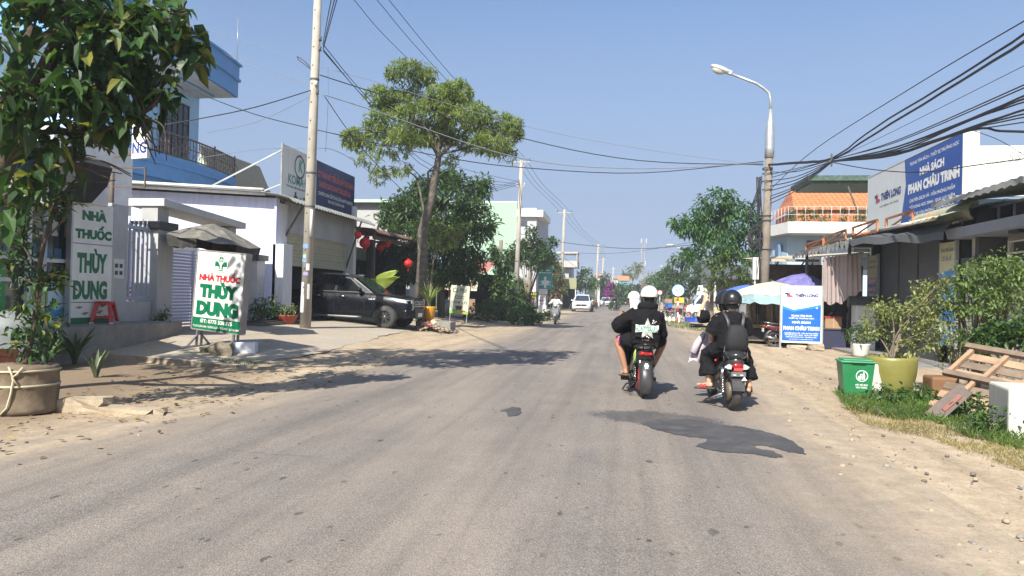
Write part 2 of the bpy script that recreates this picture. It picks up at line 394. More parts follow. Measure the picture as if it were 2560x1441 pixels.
def ellm(cx,cy,ang,a,b,nz,lo,hi):
 ca,sa=math.cos(ang),math.sin(ang)
 dx=math_(nt,'SUBTRACT',sep.outputs[0],cx);dy=math_(nt,'SUBTRACT',sep.outputs[1],cy)
 u=math_(nt,'DIVIDE',math_(nt,'ADD',math_(nt,'MULTIPLY',dx,ca),math_(nt,'MULTIPLY',dy,sa)),a)
 w=math_(nt,'DIVIDE',math_(nt,'SUBTRACT',math_(nt,'MULTIPLY',dy,ca),math_(nt,'MULTIPLY',dx,sa)),b)
 d=math_(nt,'ADD',math_(nt,'MULTIPLY',u,u),math_(nt,'MULTIPLY',w,w))
 return ramp(nt,math_(nt,'ADD',d,nz),[(lo,1.),(hi,0.)])
nzA=math_(nt,'MULTIPLY',math_(nt,'SUBTRACT',noise(nt,stretch.outputs[0],5,8,.75),.5),1.3)
nzF=math_(nt,'MULTIPLY',math_(nt,'SUBTRACT',noise(nt,pos,16,8,.8),.5),2.6)
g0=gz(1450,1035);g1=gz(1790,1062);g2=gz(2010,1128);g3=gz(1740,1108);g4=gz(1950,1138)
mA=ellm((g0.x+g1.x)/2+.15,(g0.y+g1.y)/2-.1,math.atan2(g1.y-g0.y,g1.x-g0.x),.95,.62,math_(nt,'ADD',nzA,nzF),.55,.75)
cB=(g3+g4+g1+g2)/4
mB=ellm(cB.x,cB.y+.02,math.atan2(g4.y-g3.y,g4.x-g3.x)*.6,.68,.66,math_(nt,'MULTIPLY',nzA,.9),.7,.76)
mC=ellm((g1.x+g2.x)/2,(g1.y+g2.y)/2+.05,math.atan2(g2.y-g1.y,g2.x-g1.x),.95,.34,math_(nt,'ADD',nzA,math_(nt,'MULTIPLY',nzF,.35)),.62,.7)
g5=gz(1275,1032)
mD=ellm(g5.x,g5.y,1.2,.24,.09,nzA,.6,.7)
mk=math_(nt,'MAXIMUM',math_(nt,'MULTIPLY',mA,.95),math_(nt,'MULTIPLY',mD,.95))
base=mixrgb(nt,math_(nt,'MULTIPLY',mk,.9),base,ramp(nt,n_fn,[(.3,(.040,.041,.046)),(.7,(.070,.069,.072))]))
dr_=math_(nt,'MULTIPLY',ramp(nt,noise(nt,stretch.outputs[0],.8,7,.7),[(.46,0.),(.68,.42)]),ramp(nt,noise(nt,pos,7,6,.75),[(.35,.35),(.65,1.)]))
base=mixrgb(nt,dr_,base,(.33,.275,.215))
st2=N(nt,'ShaderNodeMapping');st2.inputs['Scale'].default_value=(2.6,.05,1);st2.inputs['Rotation'].default_value=(0,0,.03);L(nt,pos,st2.inputs[0])
base=mixrgb(nt,1.0,base,ramp(nt,noise(nt,st2.outputs[0],1.4,4,.6),[(.32,.82),(.5,1.0),(.68,1.08)]),'MULTIPLY')
em=math_(nt,'ADD',at_.outputs['Fac'],math_(nt,'ADD',math_(nt,'MULTIPLY',math_(nt,'SUBTRACT',n_md,.5),1.5),math_(nt,'MULTIPLY',math_(nt,'SUBTRACT',noise(nt,pos,8,6,.7),.5),.5)))
scol,sh_=sand_nodes(nt,pos)
scol=mixrgb(nt,.25,scol,base)
em2=ramp(nt,math_(nt,'ADD',math_(nt,'MULTIPLY',em,.25),.5),[(.44,1.),(.53,.45),(.68,0.)])
base=mixrgb(nt,em2,base,scol)
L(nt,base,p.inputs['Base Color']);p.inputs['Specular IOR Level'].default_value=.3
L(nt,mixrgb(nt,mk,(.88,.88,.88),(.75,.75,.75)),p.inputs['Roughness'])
bn=N(nt,'ShaderNodeBump',Strength=.3,Distance=.010);L(nt,math_(nt,'ADD',n_fn,math_(nt,'ADD',math_(nt,'MULTIPLY',n_ag.outputs['Distance'],1.0),math_(nt,'MULTIPLY',n_md,.5))),bn.inputs['Height']);L(nt,bn.outputs[0],p.inputs['Normal'])
mb=MB();cols=24
ysr=[-40,-20,-10,-4]+[-2+i for i in range(40)]+[40,45,50,60,70,85,100,130,170,220,300,420]
edge=[]
for y in ysr:
 xl,xr=pl(y,RL)-.75,pl(y,RR)+.75
 for i in range(cols+1):
  x=lerp(xl,xr,i/cols);mb.v.append((x,y,.004+.035*(1-((i/cols-.5)*2)**2)))
  edge.append(min(x-xl-.75,xr-.75-x))
for j in range(len(ysr)-1):
 for i in range(cols):
  q=j*(cols+1)+i;mb.f.append((q,q+1,q+cols+2,q+cols+1));mb.m.append(0);mb.sm.append(True)
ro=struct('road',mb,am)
rr=random.Random(17)
def jag_sheet(name,pts,m_,dz=.006,amp=2.2):
 out=[]
 for(a,b),(c2,d2)in zip(pts,pts[1:]+pts[:1]):
  n=max(2,int(math.hypot(c2-a,d2-b)/5))
  for i in range(n):out.append((lerp(a,c2,i/n)+rr.uniform(-amp,amp)*1.4,lerp(b,d2,i/n)+rr.uniform(-amp,amp)*.45))
 bm=bmesh.new();vs=[]
 for q in out:
  g_=gz(*q,.03);u=((g_.x-pl(g_.y,RL)+.75)/(pl(g_.y,RR)-pl(g_.y,RL)+1.5)-.5)*2;vs.append(bm.verts.new((g_.x,g_.y,.004+.035*(1-u*u)+dz)))
 f=bm.faces.new(vs);bmesh.ops.triangulate(bm,faces=[f]);me=bpy.data.meshes.new(name);bm.to_mesh(me);bm.free();me.materials.append(m_);o=bpy.data.objects.new(name,me);COL.objects.link(o);o['kind']='structure'
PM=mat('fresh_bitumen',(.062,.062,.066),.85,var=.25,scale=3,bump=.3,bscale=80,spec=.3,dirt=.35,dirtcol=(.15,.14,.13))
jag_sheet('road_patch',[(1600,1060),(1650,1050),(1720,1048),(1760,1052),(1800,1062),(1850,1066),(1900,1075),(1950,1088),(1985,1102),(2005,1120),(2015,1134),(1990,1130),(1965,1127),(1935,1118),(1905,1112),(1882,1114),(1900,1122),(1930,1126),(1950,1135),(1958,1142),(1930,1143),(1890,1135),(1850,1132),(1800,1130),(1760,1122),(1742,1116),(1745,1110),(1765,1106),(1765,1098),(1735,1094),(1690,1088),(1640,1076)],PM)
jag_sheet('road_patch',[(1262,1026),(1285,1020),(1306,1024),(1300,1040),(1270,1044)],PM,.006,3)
a=ro.data.attributes.new('edge','FLOAT','POINT');a.data.foreach_set('value',edge)
cm,nt,p,out=nt_new('worn_concrete')
pos=geopos(nt)
n1=noise(nt,pos,.7,7,.65);n2=noise(nt,pos,9,7,.75)
base=mixrgb(nt,.5,ramp(nt,n1,[(.3,(.27,.235,.19)),(.7,(.41,.36,.295))]),ramp(nt,n2,[(.3,(.25,.215,.175)),(.7,(.42,.375,.31))]))
br=N(nt,'ShaderNodeTexBrick',Scale=.33,_offset=0.0);L(nt,pos,br.inputs['Vector']);br.inputs['Mortar Size'].default_value=.008
br.inputs['Brick Width'].default_value=1.0;br.inputs['Row Height'].default_value=1.0
base=mixrgb(nt,math_(nt,'MULTIPLY',br.outputs['Fac'],.55),base,(.12,.1,.08))
sd=ramp(nt,noise(nt,pos,1.6,6,.7),[(.5,0.),(.66,.7)])
base=mixrgb(nt,sd,base,SAND)
L(nt,base,p.inputs['Base Color']);p.inputs['Roughness'].default_value=.9;p.inputs['Specular IOR Level'].default_value=.2
bn=N(nt,'ShaderNodeBump',Strength=.35,Distance=.01);L(nt,n2,bn.inputs['Height']);L(nt,bn.outputs[0],p.inputs['Normal'])
mb=MB();rr=random.Random(3)
ysp=[12.62+i*.6 for i in range(34)]
nxp=16;jag=[rr.uniform(-.12,.12)for _ in range(60)]
def px_right(y):return-6.95+.25*sst(12.6,15,y)-.6*sst(15,24,y)+.05*math.sin(y*1.7)+.05*math.sin(y*5.3)
for j,y in enumerate(ysp):
 xr=px_right(y)
 for i in range(nxp+1):
  x=lerp(-26,xr,(i/nxp)**.55);yy=y+(jag[i]*.8 if j==0 else 0)
  mb.v.append((x,yy,gh(x,max(yy,12.63))+.012+0))
n1_=nxp+1
for j in range(len(ysp)-1):
 for i in range(nxp):
  q=j*n1_+i;mb.f.append((q,q+1,q+n1_+1,q+n1_));mb.m.append(0);mb.sm.append(True)
b0=len(mb.v)
for i in range(n1_):
 q=mb.v[i];mb.v.append((q[0]+rr.uniform(-.02,.02),q[1]-rr.uniform(.01,.06),-.03))
for i in range(nxp):mb.f.append((b0+i,b0+i+1,i+1,i));mb.m.append(1);mb.sm.append(False)
struct('pavement',mb,[cm,mat('kerb_concrete',(.24,.20,.145),.95,var=.45,scale=4,bump=.6,dirt=.6,dirtcol=(.07,.06,.04))])
XF=-11.0
GREEN_T=mat('sign_green',(.0,.13,.055),.4,var=.05);RED_T=mat('sign_red',(.55,.015,.02),.4,var=.05)
SIGNW=mat('sign_white',(.70,.71,.69),.4,var=.10,scale=2.2,bump=.12,bscale=2.5,dirt=.4,dirtcol=(.45,.42,.36));NAVY=mat('sign_navy',(.012,.018,.11),.35,var=.15)
LAV=mat('lavender_wall',(.58,.61,.82),.8,var=.12,scale=1.2,bump=.15,dirt=.5,dirtcol=(.36,.37,.44),streak=True)
GMARB=mat('grey_marble',(.42,.425,.44),.35,var=.14,scale=2.2,dirt=.25,dirtcol=(.24,.25,.27),streak=True)
DGREY=mat('dark_grey_paint',(.06,.062,.068),.6,var=.2)
BLK=mat('black_stone',(.012,.012,.014),.3)
DARKIN=mat('dark_interior',(.02,.021,.024),.9,var=.4)
g=T('garage','lavender walled garage with half raised roller shutter behind the black pickup','garage',(XF,21.85,.43))
m=MB()
m.add([(-10.4,-.12,-.3),(0,-.12,-.3),(0,-.12,4.02),(-10.4,-.12,4.55),(-10.4,.1,-.3),(0,.1,-.3),(0,.1,4.02),(-10.4,.1,4.55)],[(0,1,2,3),(7,6,5,4),(3,2,6,7),(1,5,6,2),(0,3,7,4)])
m.b2(-6,-.15,6.5,6.7,-.3,4.5);m.b2(-6.2,-6,.1,6.7,-.3,4.4)
m.build('side_wall',LAV,g)
m=MB();m.b2(-.1,.28,-.12,.52,-.3,2.55);m.b2(-.14,.02,.1,.62,2.55,3.9);m.build('pillar',mat('white_wash',(.62,.64,.68),.75,var=.08,dirt=.4,dirtcol=(.3,.31,.33),streak=True),g,.01)
m=MB();m.b2(-.2,.05,6.0,7.0,-.3,1.75);m.b2(-.1,.02,6.62,6.95,1.75,4.6);m.build('pillar',mat('white_wash',(.62,.64,.68)),g,.01)
m=MB();m.b2(-.06,.015,.5,6.6,2.98,4.0);m.b2(-.1,.015,5.85,6.6,1.75,2.98)
m.build('cladding',corrug('pale_corrugated',(.50,.53,.56),.11,1,.5,.2,.35,(.22,.2,.17),1.0),g)
m=MB();k=22
for i in range(9):m.b2(-.12,-.05-.02*(i%2),.6,5.9,1.98+i*.115,1.98+i*.115+.108)
m.b2(-.14,-.03,.6,5.9,1.9,1.98)
m.build('roller_shutter',mat('olive_shutter',(.40,.385,.27),.55,var=.1,dirt=.25),g)
m=MB();m.b2(-6,.0,.1,6.5,-.02,.0);m.b2(-5.9,-5.8,.1,6.5,0,4.2);m.b2(-6,-.1,6.4,6.49,0,4.2)
m.build('interior_wall',mat('blue_grey_inner_wall',(.16,.21,.29),.8,var=.15),g)
m=MB();rings=[]
for(x,z)in[(-10.5,4.75),(-6,4.5),(-.3,4.16),(.25,4.1),(.6,4.0),(.78,3.86)]:
 r_=[]
 for j in range(97):
  y=-.5+7.6*j/96;r_.append((x,y,z+.028*math.sin(j*2*PI/3)-.0))
 rings.append(r_)
m.loft(rings,0,True,False,False)
rings=[[(q[0],q[1],q[2]-.02)for q in r_]for r_ in rings];m.loft(rings,0,True,False,False)
m.build('roof',mat('weathered_roof_sheet',(.30,.31,.28),.7,.1,var=.25,dirt=.5,dirtcol=(.14,.13,.11)),g)
m=MB();m.tube([(-9.6,-.62,4.72),(-.2,-.62,4.22)],.055,10);m.tube([(-9.6,-.5,4.6),(-.2,-.5,4.1)],.05,8);m.build('gutter_pipe',mat('white_pipe',(.66,.64,.58),.5,dirt=.3),g)
for y in(.55,5.9):
 m=MB();m.bar((.0,y,2.85 if y<1 else 2.0),(.6,y+.05,3.93),.07,.05);m.build('roof_brace',mat('brown_brace',(.10,.075,.06),.7,var=.3),g)
for(xa,xb,za)in((-8.6,-7.4,2.35),(-5.1,-2.7,2.3)):
 m=MB();[m.b2(xa,xb,-.17,-.125,za+i*.14,za+i*.14+.075)for i in range(5)];m.b2(xa,xa+.06,-.18,-.125,za,za+.65);m.build('louvre_vent',mat('vent_concrete',(.55,.55,.56),.8),g)
m=MB();m.b2(-.02,.01,-.14,7,4.02,4.1);m.build('edge_trim',STEEL(),g)
b=T('billboard','two panel lubricant advertising board standing on the garage roof','billboard',(XF-.1,24.3,4.72),PI/2)
p0=atx(708,356,XF-.1);p1=atx(887,438,XF-.1);pm=atx(792,400,XF-.1)
b.location=(XF-.1,p0.y,4.35);Wd=p1.y-p0.y;wl=pm.y-p0.y;Hh=p0.z-4.45
m=MB();m.b2(0,wl,0,.06,.05,Hh+.05);cx=wl*.5
m.disc(cx-.05,Hh*.74,.42,-.004,1,28,.34);m.text('K',cx+.02,Hh*.76,.36,.46,-.006,2,.03,.2)
m.text('KOMA·EST',cx+.05,Hh*.475,wl*.72,.32,-.004,3,.03)
m.text('THƯƠNG HIỆU DẦU NHỚT ĐẲNG CẤP',cx+.02,Hh*.345,wl*.8,.13,-.004,4,.02)
m.rect(cx-.45,cx-.18,Hh*.08,Hh*.2,-.004,4);m.rect(cx-.4,cx-.28,Hh*.2,Hh*.27,-.006,4);m.rect(cx-.02,cx+.14,Hh*.07,Hh*.19,-.004,5);m.rect(cx+.2,cx+.4,Hh*.07,Hh*.17,-.004,6);m.rect(cx+.26,cx+.42,Hh*.17,Hh*.215,-.006,7)
m.build('white_panel',[SIGNW,mat('sign_plum',(.14,.12,.18),.4),mat('sign_teal',(.08,.35,.25),.4),mat('sign_sea',(.10,.25,.27),.4),BLK,mat('sign_slate',(.2,.24,.32),.4),mat('sign_peach',(.5,.2,.14),.4),NAVY],b)
m=MB();x0,x1=wl+.01,Wd;xc=(x0+x1)/2;w=x1-x0
m.b2(x0,x1,0,.06,.0,Hh+.02)
m.text('CTY TNHH PHÁT TRIỂN DẦU NHỚT DUY KHANG',xc,Hh*.80,w*.92,.36,-.004,1,.03)
m.text('CHUYÊN CUNG DOANH TỔNG QUỐC GIA',xc-.1,Hh*.60,w*.82,.36,-.004,1,.03)
m.text('CHUYÊN CUNG CẤP SỈ VÀ LẺ DẦU NHỚT KOMATSU',xc,Hh*.42,w*.9,.2,-.004,2,.02)
m.text('KHU VỰC QUẢNG NAM',xc,Hh*.295,w*.42,.17,-.004,2,.02)
m.text('Khu phố 3, phường Trường Xuân, tp Tam Kỳ',x0+w*.3,Hh*.15,w*.5,.13,-.004,2,.008)
m.text('ĐT: 0946 886 727 - 0979 123 658',x1-w*.24,Hh*.09,w*.4,.1,-.004,2,.015)
m.build('navy_panel',[NAVY,mat('sign_coral',(.62,.13,.12),.4),WHITE()],b)
m=MB();m.bar((0,.03,0),(0,.03,Hh+.1),.05);m.bar((Wd,.03,-.1),(Wd,.03,Hh+.05),.05);m.bar((0,.1,Hh*.9),(Wd,.1,Hh*.9),.04)
m.build('frame',STEEL(),b)
for i in range(2):
 m=MB();m.bar((0,.03,Hh*(.92 if i==0 else.33)),(.3,3.8 if i==0 else 1.8,Hh*(.02)+.05),.045);m.build('stay',mat('pale_steel',(.5,.52,.53),.4,.4),b)
gt=T('gate','grey marble gate with a concrete beam across two pillars','gate',(XF-.55,16.8,.45))
def pil(x,y,w,d,h,name='pillar',cap=True):
 m=MB();m.b2(x-d/2,x+d/2,y-w/2,y+w/2,-.3,h);o=m.build(name,GMARB,gt,.008)
 if cap:m=MB();m.b2(x-d/2-.08,x+d/2+.08,y-w/2-.08,y+w/2+.08,h,h+.2);m.build('pillar_cap',BLK,o,.01)
 return o
pil(0,-.35,.62,.62,2.47);pil(-.05,2.95,.6,.6,2.3)
for q in((-.22,.22,-.57,-.13,2.67,3.05),(-.25,.19,2.75,3.15,2.5,2.85)):m=MB();m.b2(*q);m.build('neck',mat('concrete_grey',(.36,.36,.36),.8,var=.15,bump=.15),gt)
m=MB();m.add([(-.55,-.62,3.05),(.42,-.62,3.05),(.42,3.3,2.85),(-.55,3.3,2.85),(-.55,-.62,3.24),(.42,-.62,3.24),(.42,3.3,3.03),(-.55,3.3,3.03)],[(3,2,1,0),(4,5,6,7),(0,1,5,4),(1,2,6,5),(2,3,7,6),(3,0,4,7)])
m.build('beam',mat('pale_concrete',(.47,.47,.46),.85,var=.12,bump=.2,dirt=.3,dirtcol=(.25,.25,.24)),gt,.01)
m=MB();m.b2(-.05,.05,.0,.08,-.35,2.1);m.build('post',BLK,gt)
m=MB()
for i in range(26):m.b2(-.03,.0,.12,1.3,-.2+i*.085,-.2+i*.085+.05)
m.b2(-.04,.01,.08,.14,-.3,2.05);m.b2(-.04,.01,1.28,1.36,-.3,2.05)
m.build('louvre_leaf',mat('lilac_metal',(.40,.42,.52),.5,.1,var=.1),gt)
m=MB()
for i in range(26):m.b2(-.04,.0,1.38,2.6,-.2+i*.085,-.2+i*.085+.05)
m.b2(-.04,.01,2.58,2.65,-.3,2.05)
m.build('louvre_leaf',mat('lilac_metal',(.40,.42,.52)),gt)
def railing(name,label,y0,y1,x=XF-.45,zt=2.55,zb=.98,wall=True,pil0=True,pil1=False):
 f=T(name,label,'fence',(x,y0,.45));ln=y1-y0
 if wall:
  m=MB();m.b2(-.1,.1,0,ln,-.3,zb-.45);m.build('low_wall',GMARB,f,.008)
 m=MB();m.b2(-.035,.035,0,ln,zb-.40,zb-.33);m.b2(-.035,.035,0,ln,zt-.62,zt-.55)
 n=int(ln/.14)
 for i in range(n):
  y=(i+.5)*ln/n;m.b2(-.02,.02,y-.025,y+.025,zb-.4,zt-.5);m.cyl((0,y,zt-.5),(0,y,zt-.33),.02,.003,6)
 m.build('rails',mat('lilac_metal',(.40,.42,.52)),f)
 if pil0:m=MB();m.b2(-.25,.25,-.55,0,-.3,zt-.15);m.build('pillar',GMARB,f,.008)
 if pil1:
  m=MB();m.b2(-.28,.28,ln,ln+.5,-.3,1.95);o=m.build('pillar',GMARB,f,.008)
  m=MB();m.b2(-.36,.36,ln-.08,ln+.58,1.95,2.13);m.build('pillar_cap',BLK,o,.01)
 return f
f1=railing('fence','lilac railing on a low marble wall beside the red stool',15.0,16.1,zt=3.05,zb=1.15)
m=MB();m.rect(-.17,.17,-.22,.22,-.004,0)
for i in range(2):
 for j in range(2):m.rect(-.13+i*.15,-.03+i*.15,-.14+j*.16,-.05+j*.16,-.008,1)
o=m.build('notice',[SIGNW,DGREY],f1);o.location=(.262,-.3,1.45);o.rotation_euler=(0,0,PI/2)
f2=railing('fence','white lilac railing between the gate and the garage',20.1,20.9,pil0=False,pil1=True,zt=2.6,zb=.95)
m=MB();m.b2(-.3,.5,0,2.6,-.25,.12);m.b2(-.22,.42,.08,2.52,.12,.16,1)
o=m.build('planter_bed',[mat('kerb_dark',(.11,.105,.095),.9,var=.3),mat('soil',(.05,.035,.025),1)]);tag(o,'low dark kerbed flower bed below the white railing','planter',None,(XF+.35,19.3,.42))
ph=T('pharmacy','glass fronted pharmacy with white frames behind the near tree','shop',(XF-.22,7.4,.45))
TEALW=mat('pale_teal_wall',(.28,.5,.48),.7,var=.1,dirt=.2)
m=MB();m.b2(-4,.1,0,3.4,-.4,3.2);m.b2(-4,-3.8,3.4,6.3,-.3,3.3);m.b2(-4,0,6.12,6.3,-.3,3.2);m.b2(-4,.05,3.4,6.12,-.35,.28)
m.b2(-4,.1,0,6.3,3.2,3.5);m.build('wall',TEALW,ph)
m=MB();m.b2(.1,1.1,-1,8.1,-.5,.26);m.build('step',mat('step_concrete',(.22,.21,.195),.85,var=.3,dirt=.6),ph,.015)
m=MB();F_=mat('white_frame',(.58,.60,.60),.45,var=.08)
for y in(3.4,4.75,6.0):m.b2(-.05,.06,y,y+.09,.28,3.05)
for z in(.28,1.5,1.1,2.96):m.b2(-.04,.05,3.4,6.1,z,z+.075)
m.build('window_frame',F_,ph)
m=MB();m.b2(-.02,.0,3.49,6.0,.36,2.96);m.build('window',glassmat('shop_glass',(.012,.016,.018),.08),ph)
m=MB();rr=random.Random(5)
for k in range(3):
 y=3.5
 while y<5.9:
  w=rr.uniform(.06,.2);hh=rr.uniform(.1,.3);cidx=rr.randrange(4);m.b2(.002,.012,y,y+w,1.58+k*.0+.45*k,1.58+.45*k+hh,cidx);y+=w+rr.uniform(.0,.25)
m.build('shelf_goods',[mat('box_white',(.4,.42,.42),.6),mat('box_blue',(.05,.12,.25),.6),mat('box_yellow',(.35,.28,.08),.6),DARKIN],ph)['kind']='stuff'
def poster(y0,y1,z0,z1,bg,extra=None,x=.012):
 m=MB();m.b2(y0,y1,-.012,0,z0,z1)
 if extra:extra(m)
 o=m.build('poster',bg,ph);o.rotation_euler=(0,0,PI/2);o.location=(x,0,0);return o
skin_p=mat('poster_skin',(.55,.36,.28),.5);hair_p=mat('poster_hair',(.03,.02,.02),.5)
def faces_(m):
 for zc in(1.28,.86):
  m.disc(3.66,zc+.02,.14,-.014,2,20,sx=.85);m.disc(3.665,zc-.02,.105,-.016,1,20,sx=.82);m.rect(3.53,3.80,zc-.19,zc-.12,-.015,1)
  m.rect(3.61,3.64,zc+.0,zc+.012,-.018,2);m.rect(3.69,3.72,zc+.0,zc+.012,-.018,2);m.rect(3.64,3.69,zc-.075,zc-.062,-.018,3)
poster(3.48,3.86,.64,1.49,[SIGNW,skin_p,hair_p,RED_T],faces_)
def grn(m):
 m.text('TINI',4.1,1.38,.22,.09,-.014,1)
 for i in range(4):m.rect(3.98,4.2,1.2-i*.12,1.22-i*.12,-.014,2)
poster(3.89,4.3,.45,1.49,[mat('poster_green',(.03,.3,.06),.5),NAVY,WHITE()],grn)
def blu(m):
 m.poly([(5.0,.4),(5.9,.4),(5.9,.62),(5.5,.55),(5.0,.7)],-.014,1);m.rect(4.86,5.3,.68,1.05,-.015,2);m.rect(5.05,5.13,.75,.95,-.018,3)
poster(4.86,5.97,.36,1.1,[mat('poster_ice',(.45,.62,.72),.5),mat('poster_blue',(.04,.25,.5),.5),mat('poster_leaf',(.15,.42,.04),.5),SIGNW],blu)
m=MB();m.b2(-.2,.35,2.5,6.5,2.75,3.0);m.b2(-.1,.22,2.5,6.0,3.0,3.75,1);m.b2(.2,.23,4.1,5.6,3.05,3.7,2)
m.build('fascia',[mat('white_frame',(.58,.60,.60)),DARKIN,mat('fascia_night',(.02,.045,.07),.3,var=.5)],ph)
m=MB();pts=[(2.75,.1),(2.75,.45),(3.1,.8),(3.45,.9),(3.6,.75),(3.6,.1)]
m.prism([(b_,a)for a,b_ in pts],5.0,5.9,'y');m.build('canopy',DARKIN,ph)
m=MB();m.tube([(.9,4.2,-.3),(.9,4.2,2.5)],.045,10);m.bar((.9,1.2,2.62),(.9,4.4,2.5),.05);m.build('awning_post',mat('galvanised',(.42,.44,.45),.4,.6),ph)
m=MB();m.add([(.2,1.0,3.1),(1.5,1.0,2.5),(1.5,3.9,2.42),(.2,3.9,3.05)],[(0,1,2,3)]);m.build('awning',mat('faded_tarp',(.45,.38,.32),.8,var=.2),ph)
vs=T('pharmacy_sign','tall white board with green NHÀ THUỐC THÙY DUNG lettering on the shop front','sign',(XF-.02,13.1,.72),PI/2-.12)
m=MB();m.b2(0,1.02,0,.1,0,2.5)
m.rect(.0,1.02,1.64,1.655,-.003,2);m.text('NHÀ',.53,2.265,.62,.25,-.004,1,.07);m.text('THUỐC',.52,1.9,.92,.3,-.004,1,.07)
m.text('THÙY',.5,1.3,.76,.52,-.004,1,.06);m.text('DUNG',.47,.69,.86,.4,-.004,1,.06)
m.rect(0,1.02,.43,.445,-.004,1);m.rect(0,1.02,0,.12,-.004,1)
for(x,z,a)in((.2,.33,.1),(.62,.3,-.5),(.8,.36,.2),(.72,.22,.6),(.35,.2,.3)):
 m.poly([(x-.1,z),(x,z+.03+a*.02),(x+.1,z+a*.08),(x,z-.03)],-.005,3)
m.build('board',[SIGNW,GREEN_T,DGREY,mat('dry_leaf_print',(.28,.22,.1),.6)],vs)
m=MB();m.b2(1.02,1.06,-.01,.12,0,2.52);m.b2(-.04,0,-.01,.12,0,2.52);m.build('frame',mat('galvanised',(.42,.44,.45)),vs)
hs=T('hanging_sign','white pharmacy sign with a blue cross hanging high behind the leaves','sign',aty(352,385,13.6),-.25)
m=MB();m.b2(-.22,.22,-.04,.04,-.1,.75);m.rect(.03,.09,.48,.66,-.043,1);m.rect(-.03,.15,.54,.60,-.043,1);m.text('NG',.0,.12,.4,.24,-.043,1,.03)
m.build('board',[SIGNW,mat('sign_blue',(.02,.04,.22),.4)],hs);m=MB();m.bar((-.22,0,.7),(-.9,.1,.75),.03);m.bar((-.22,0,.0),(-.9,.1,.0),.03);m.build('bracket',RUST(),hs)
fr=T('empty_sign','empty brown steel sign frame on a thin post beside the pharmacy','frame',(XF-.45,14.75,2.9))
m=MB();m.tube([(0,0,0),(0,0,1.2)],.05,8);m.build('post',mat('brown_brace',(.10,.075,.06)),fr)
m=MB();a=aty(232,468,14.75);b_=aty(362,468,14.75);cc=aty(362,420,14.75)
for u,w_ in(((a.x,a.z),(b_.x,a.z)),((b_.x,a.z),(b_.x,cc.z)),((a.x,cc.z),(b_.x,cc.z))):m.bar((u[0]-(XF-.45),0,u[1]-2.9),(w_[0]-(XF-.45),0,w_[1]-2.9),.03)
m.build('rail',mat('brown_brace',(.10,.075,.06)),fr)
nb=T('neighbour_house','pale house with a red tiled awning glimpsed through the leaves','house',(-17,13.4,.4))
m=MB();m.b2(-3,2.6,3,6,3.2,5.2);m.build('wall',mat('pale_plaster',(.6,.6,.58),.8),nb)
m=MB();m.b2(-1.5,2.9,2.2,3,3.9,4.05);m.build('awning',corrug('dusty_tile',(.32,.10,.08),.2,0,.8,0,.3,(.3,.25,.2)),nb)
BLUEH=mat('sky_blue_paint',(.36,.58,.78),.6,var=.08,dirt=.15,dirtcol=(.2,.36,.55),streak=True);BLUED=mat('mid_blue_paint',(.12,.30,.60),.55,var=.1,dirt=.2,dirtcol=(.06,.15,.35),streak=True)
bh=T('blue_house','three storey sky blue house with rounded balcony and roof slab','house',(-18.4,22.2,.15))
m=MB();m.b2(-8,0,.1,6.8,0,9.8);m.build('wall',BLUEH,bh)
def arc(x0,bulge,y0,y1,n=22):return[(x0+bulge*math.sin(PI*(i/n)*.82+.25)-bulge*math.sin(.25)*(1-i/n)-0,lerp(y0,y1,i/n))for i in range(n+1)]
def band(z0,z1,off,x0=1.62,bul=.62,y0=-1.3,y1=6.8):
 a=arc(x0+off,bul,y0-off,y1+off*.5);return[(-8,a[0][1])]+a+[(-8,a[-1][1])],z0,z1
m=MB()
for(z0,z1,off)in((9.65,10.32,0),(10.32,10.42,.1),(10.42,10.98,.03),(10.98,11.06,.14)):
 P_,a,b2_=band(z0,z1,off);m.prism(P_,a,b2_,'z')
m.build('roof_slab',BLUED,bh)
m=MB();P_,a,b2_=band(9.63,9.645,-.12);m.prism(P_,a,b2_,'z');m.build('soffit',mat('soffit_white',(.62,.6,.56),.8),bh)
m=MB();P_,a,b2_=band(9.6,9.63,-.75,bul=.3);m.prism(P_,a,b2_,'z');m.build('soffit_recess',mat('mid_blue_paint',(.06,.19,.46)),bh)
m=MB();P_,a,b2_=band(9.56,9.6,-.85,bul=.3);m.prism(P_,a,b2_,'z');m.build('soffit_panel',mat('soffit_white',(.62,.6,.56)),bh)
m=MB()
for(z0,z1,off)in((5.25,5.75,0),(5.75,5.85,.06),(5.85,6.15,.0),(5.0,5.25,-.2)):
 P_,a,b2_=band(z0,z1,off);m.prism(P_,a,b2_,'z')
m.build('balcony',BLUED,bh)
m=MB();a=arc(1.57,.62,-1.25,6.75,40)
for zz,r_ in((6.2,.03),(6.6,.02),(6.98,.04)):m.tube([(x,y,zz)for x,y in a],r_,6)
for i,(x,y)in enumerate(a):
 m.tube([(x,y,6.1),(x,y,6.98+(.12 if i%10==0 else 0))],.035 if i%10==0 else.014,6)
 if i%2==0:m.tube([(x,y,6.3),(x+.1,y+.1,6.55),(x,y,6.8)],.012,5)
m.build('railing',mat('bronze_rail',(.16,.11,.08),.45,.3,var=.3),bh)
m=MB();m.b2(-.02,.05,4.1,6.0,6.15,9.1);m.build('window',glassmat('night_glass',(.012,.014,.018)),bh)
m=MB()
for i in range(6):m.b2(.05,.08,4.1+i*.37,4.14+i*.37,6.15,9.1)
for z in(6.4,7.3,8.2,9.0):m.b2(.05,.08,4.1,6.0,z,z+.05)
for i in range(5):m.b2(.05,.08,4.2+i*.37,4.36+i*.37,7.0+(i%2)*.5,7.04+(i%2)*.5)
m.build('window_grille',mat('dark_bronze',(.03,.025,.03),.5,.3),bh)
m=MB();m.tube([(1.9,6.5,11),(1.9,6.5,13)],.015,5);m.build('lightning_rod',STEEL(),bh)
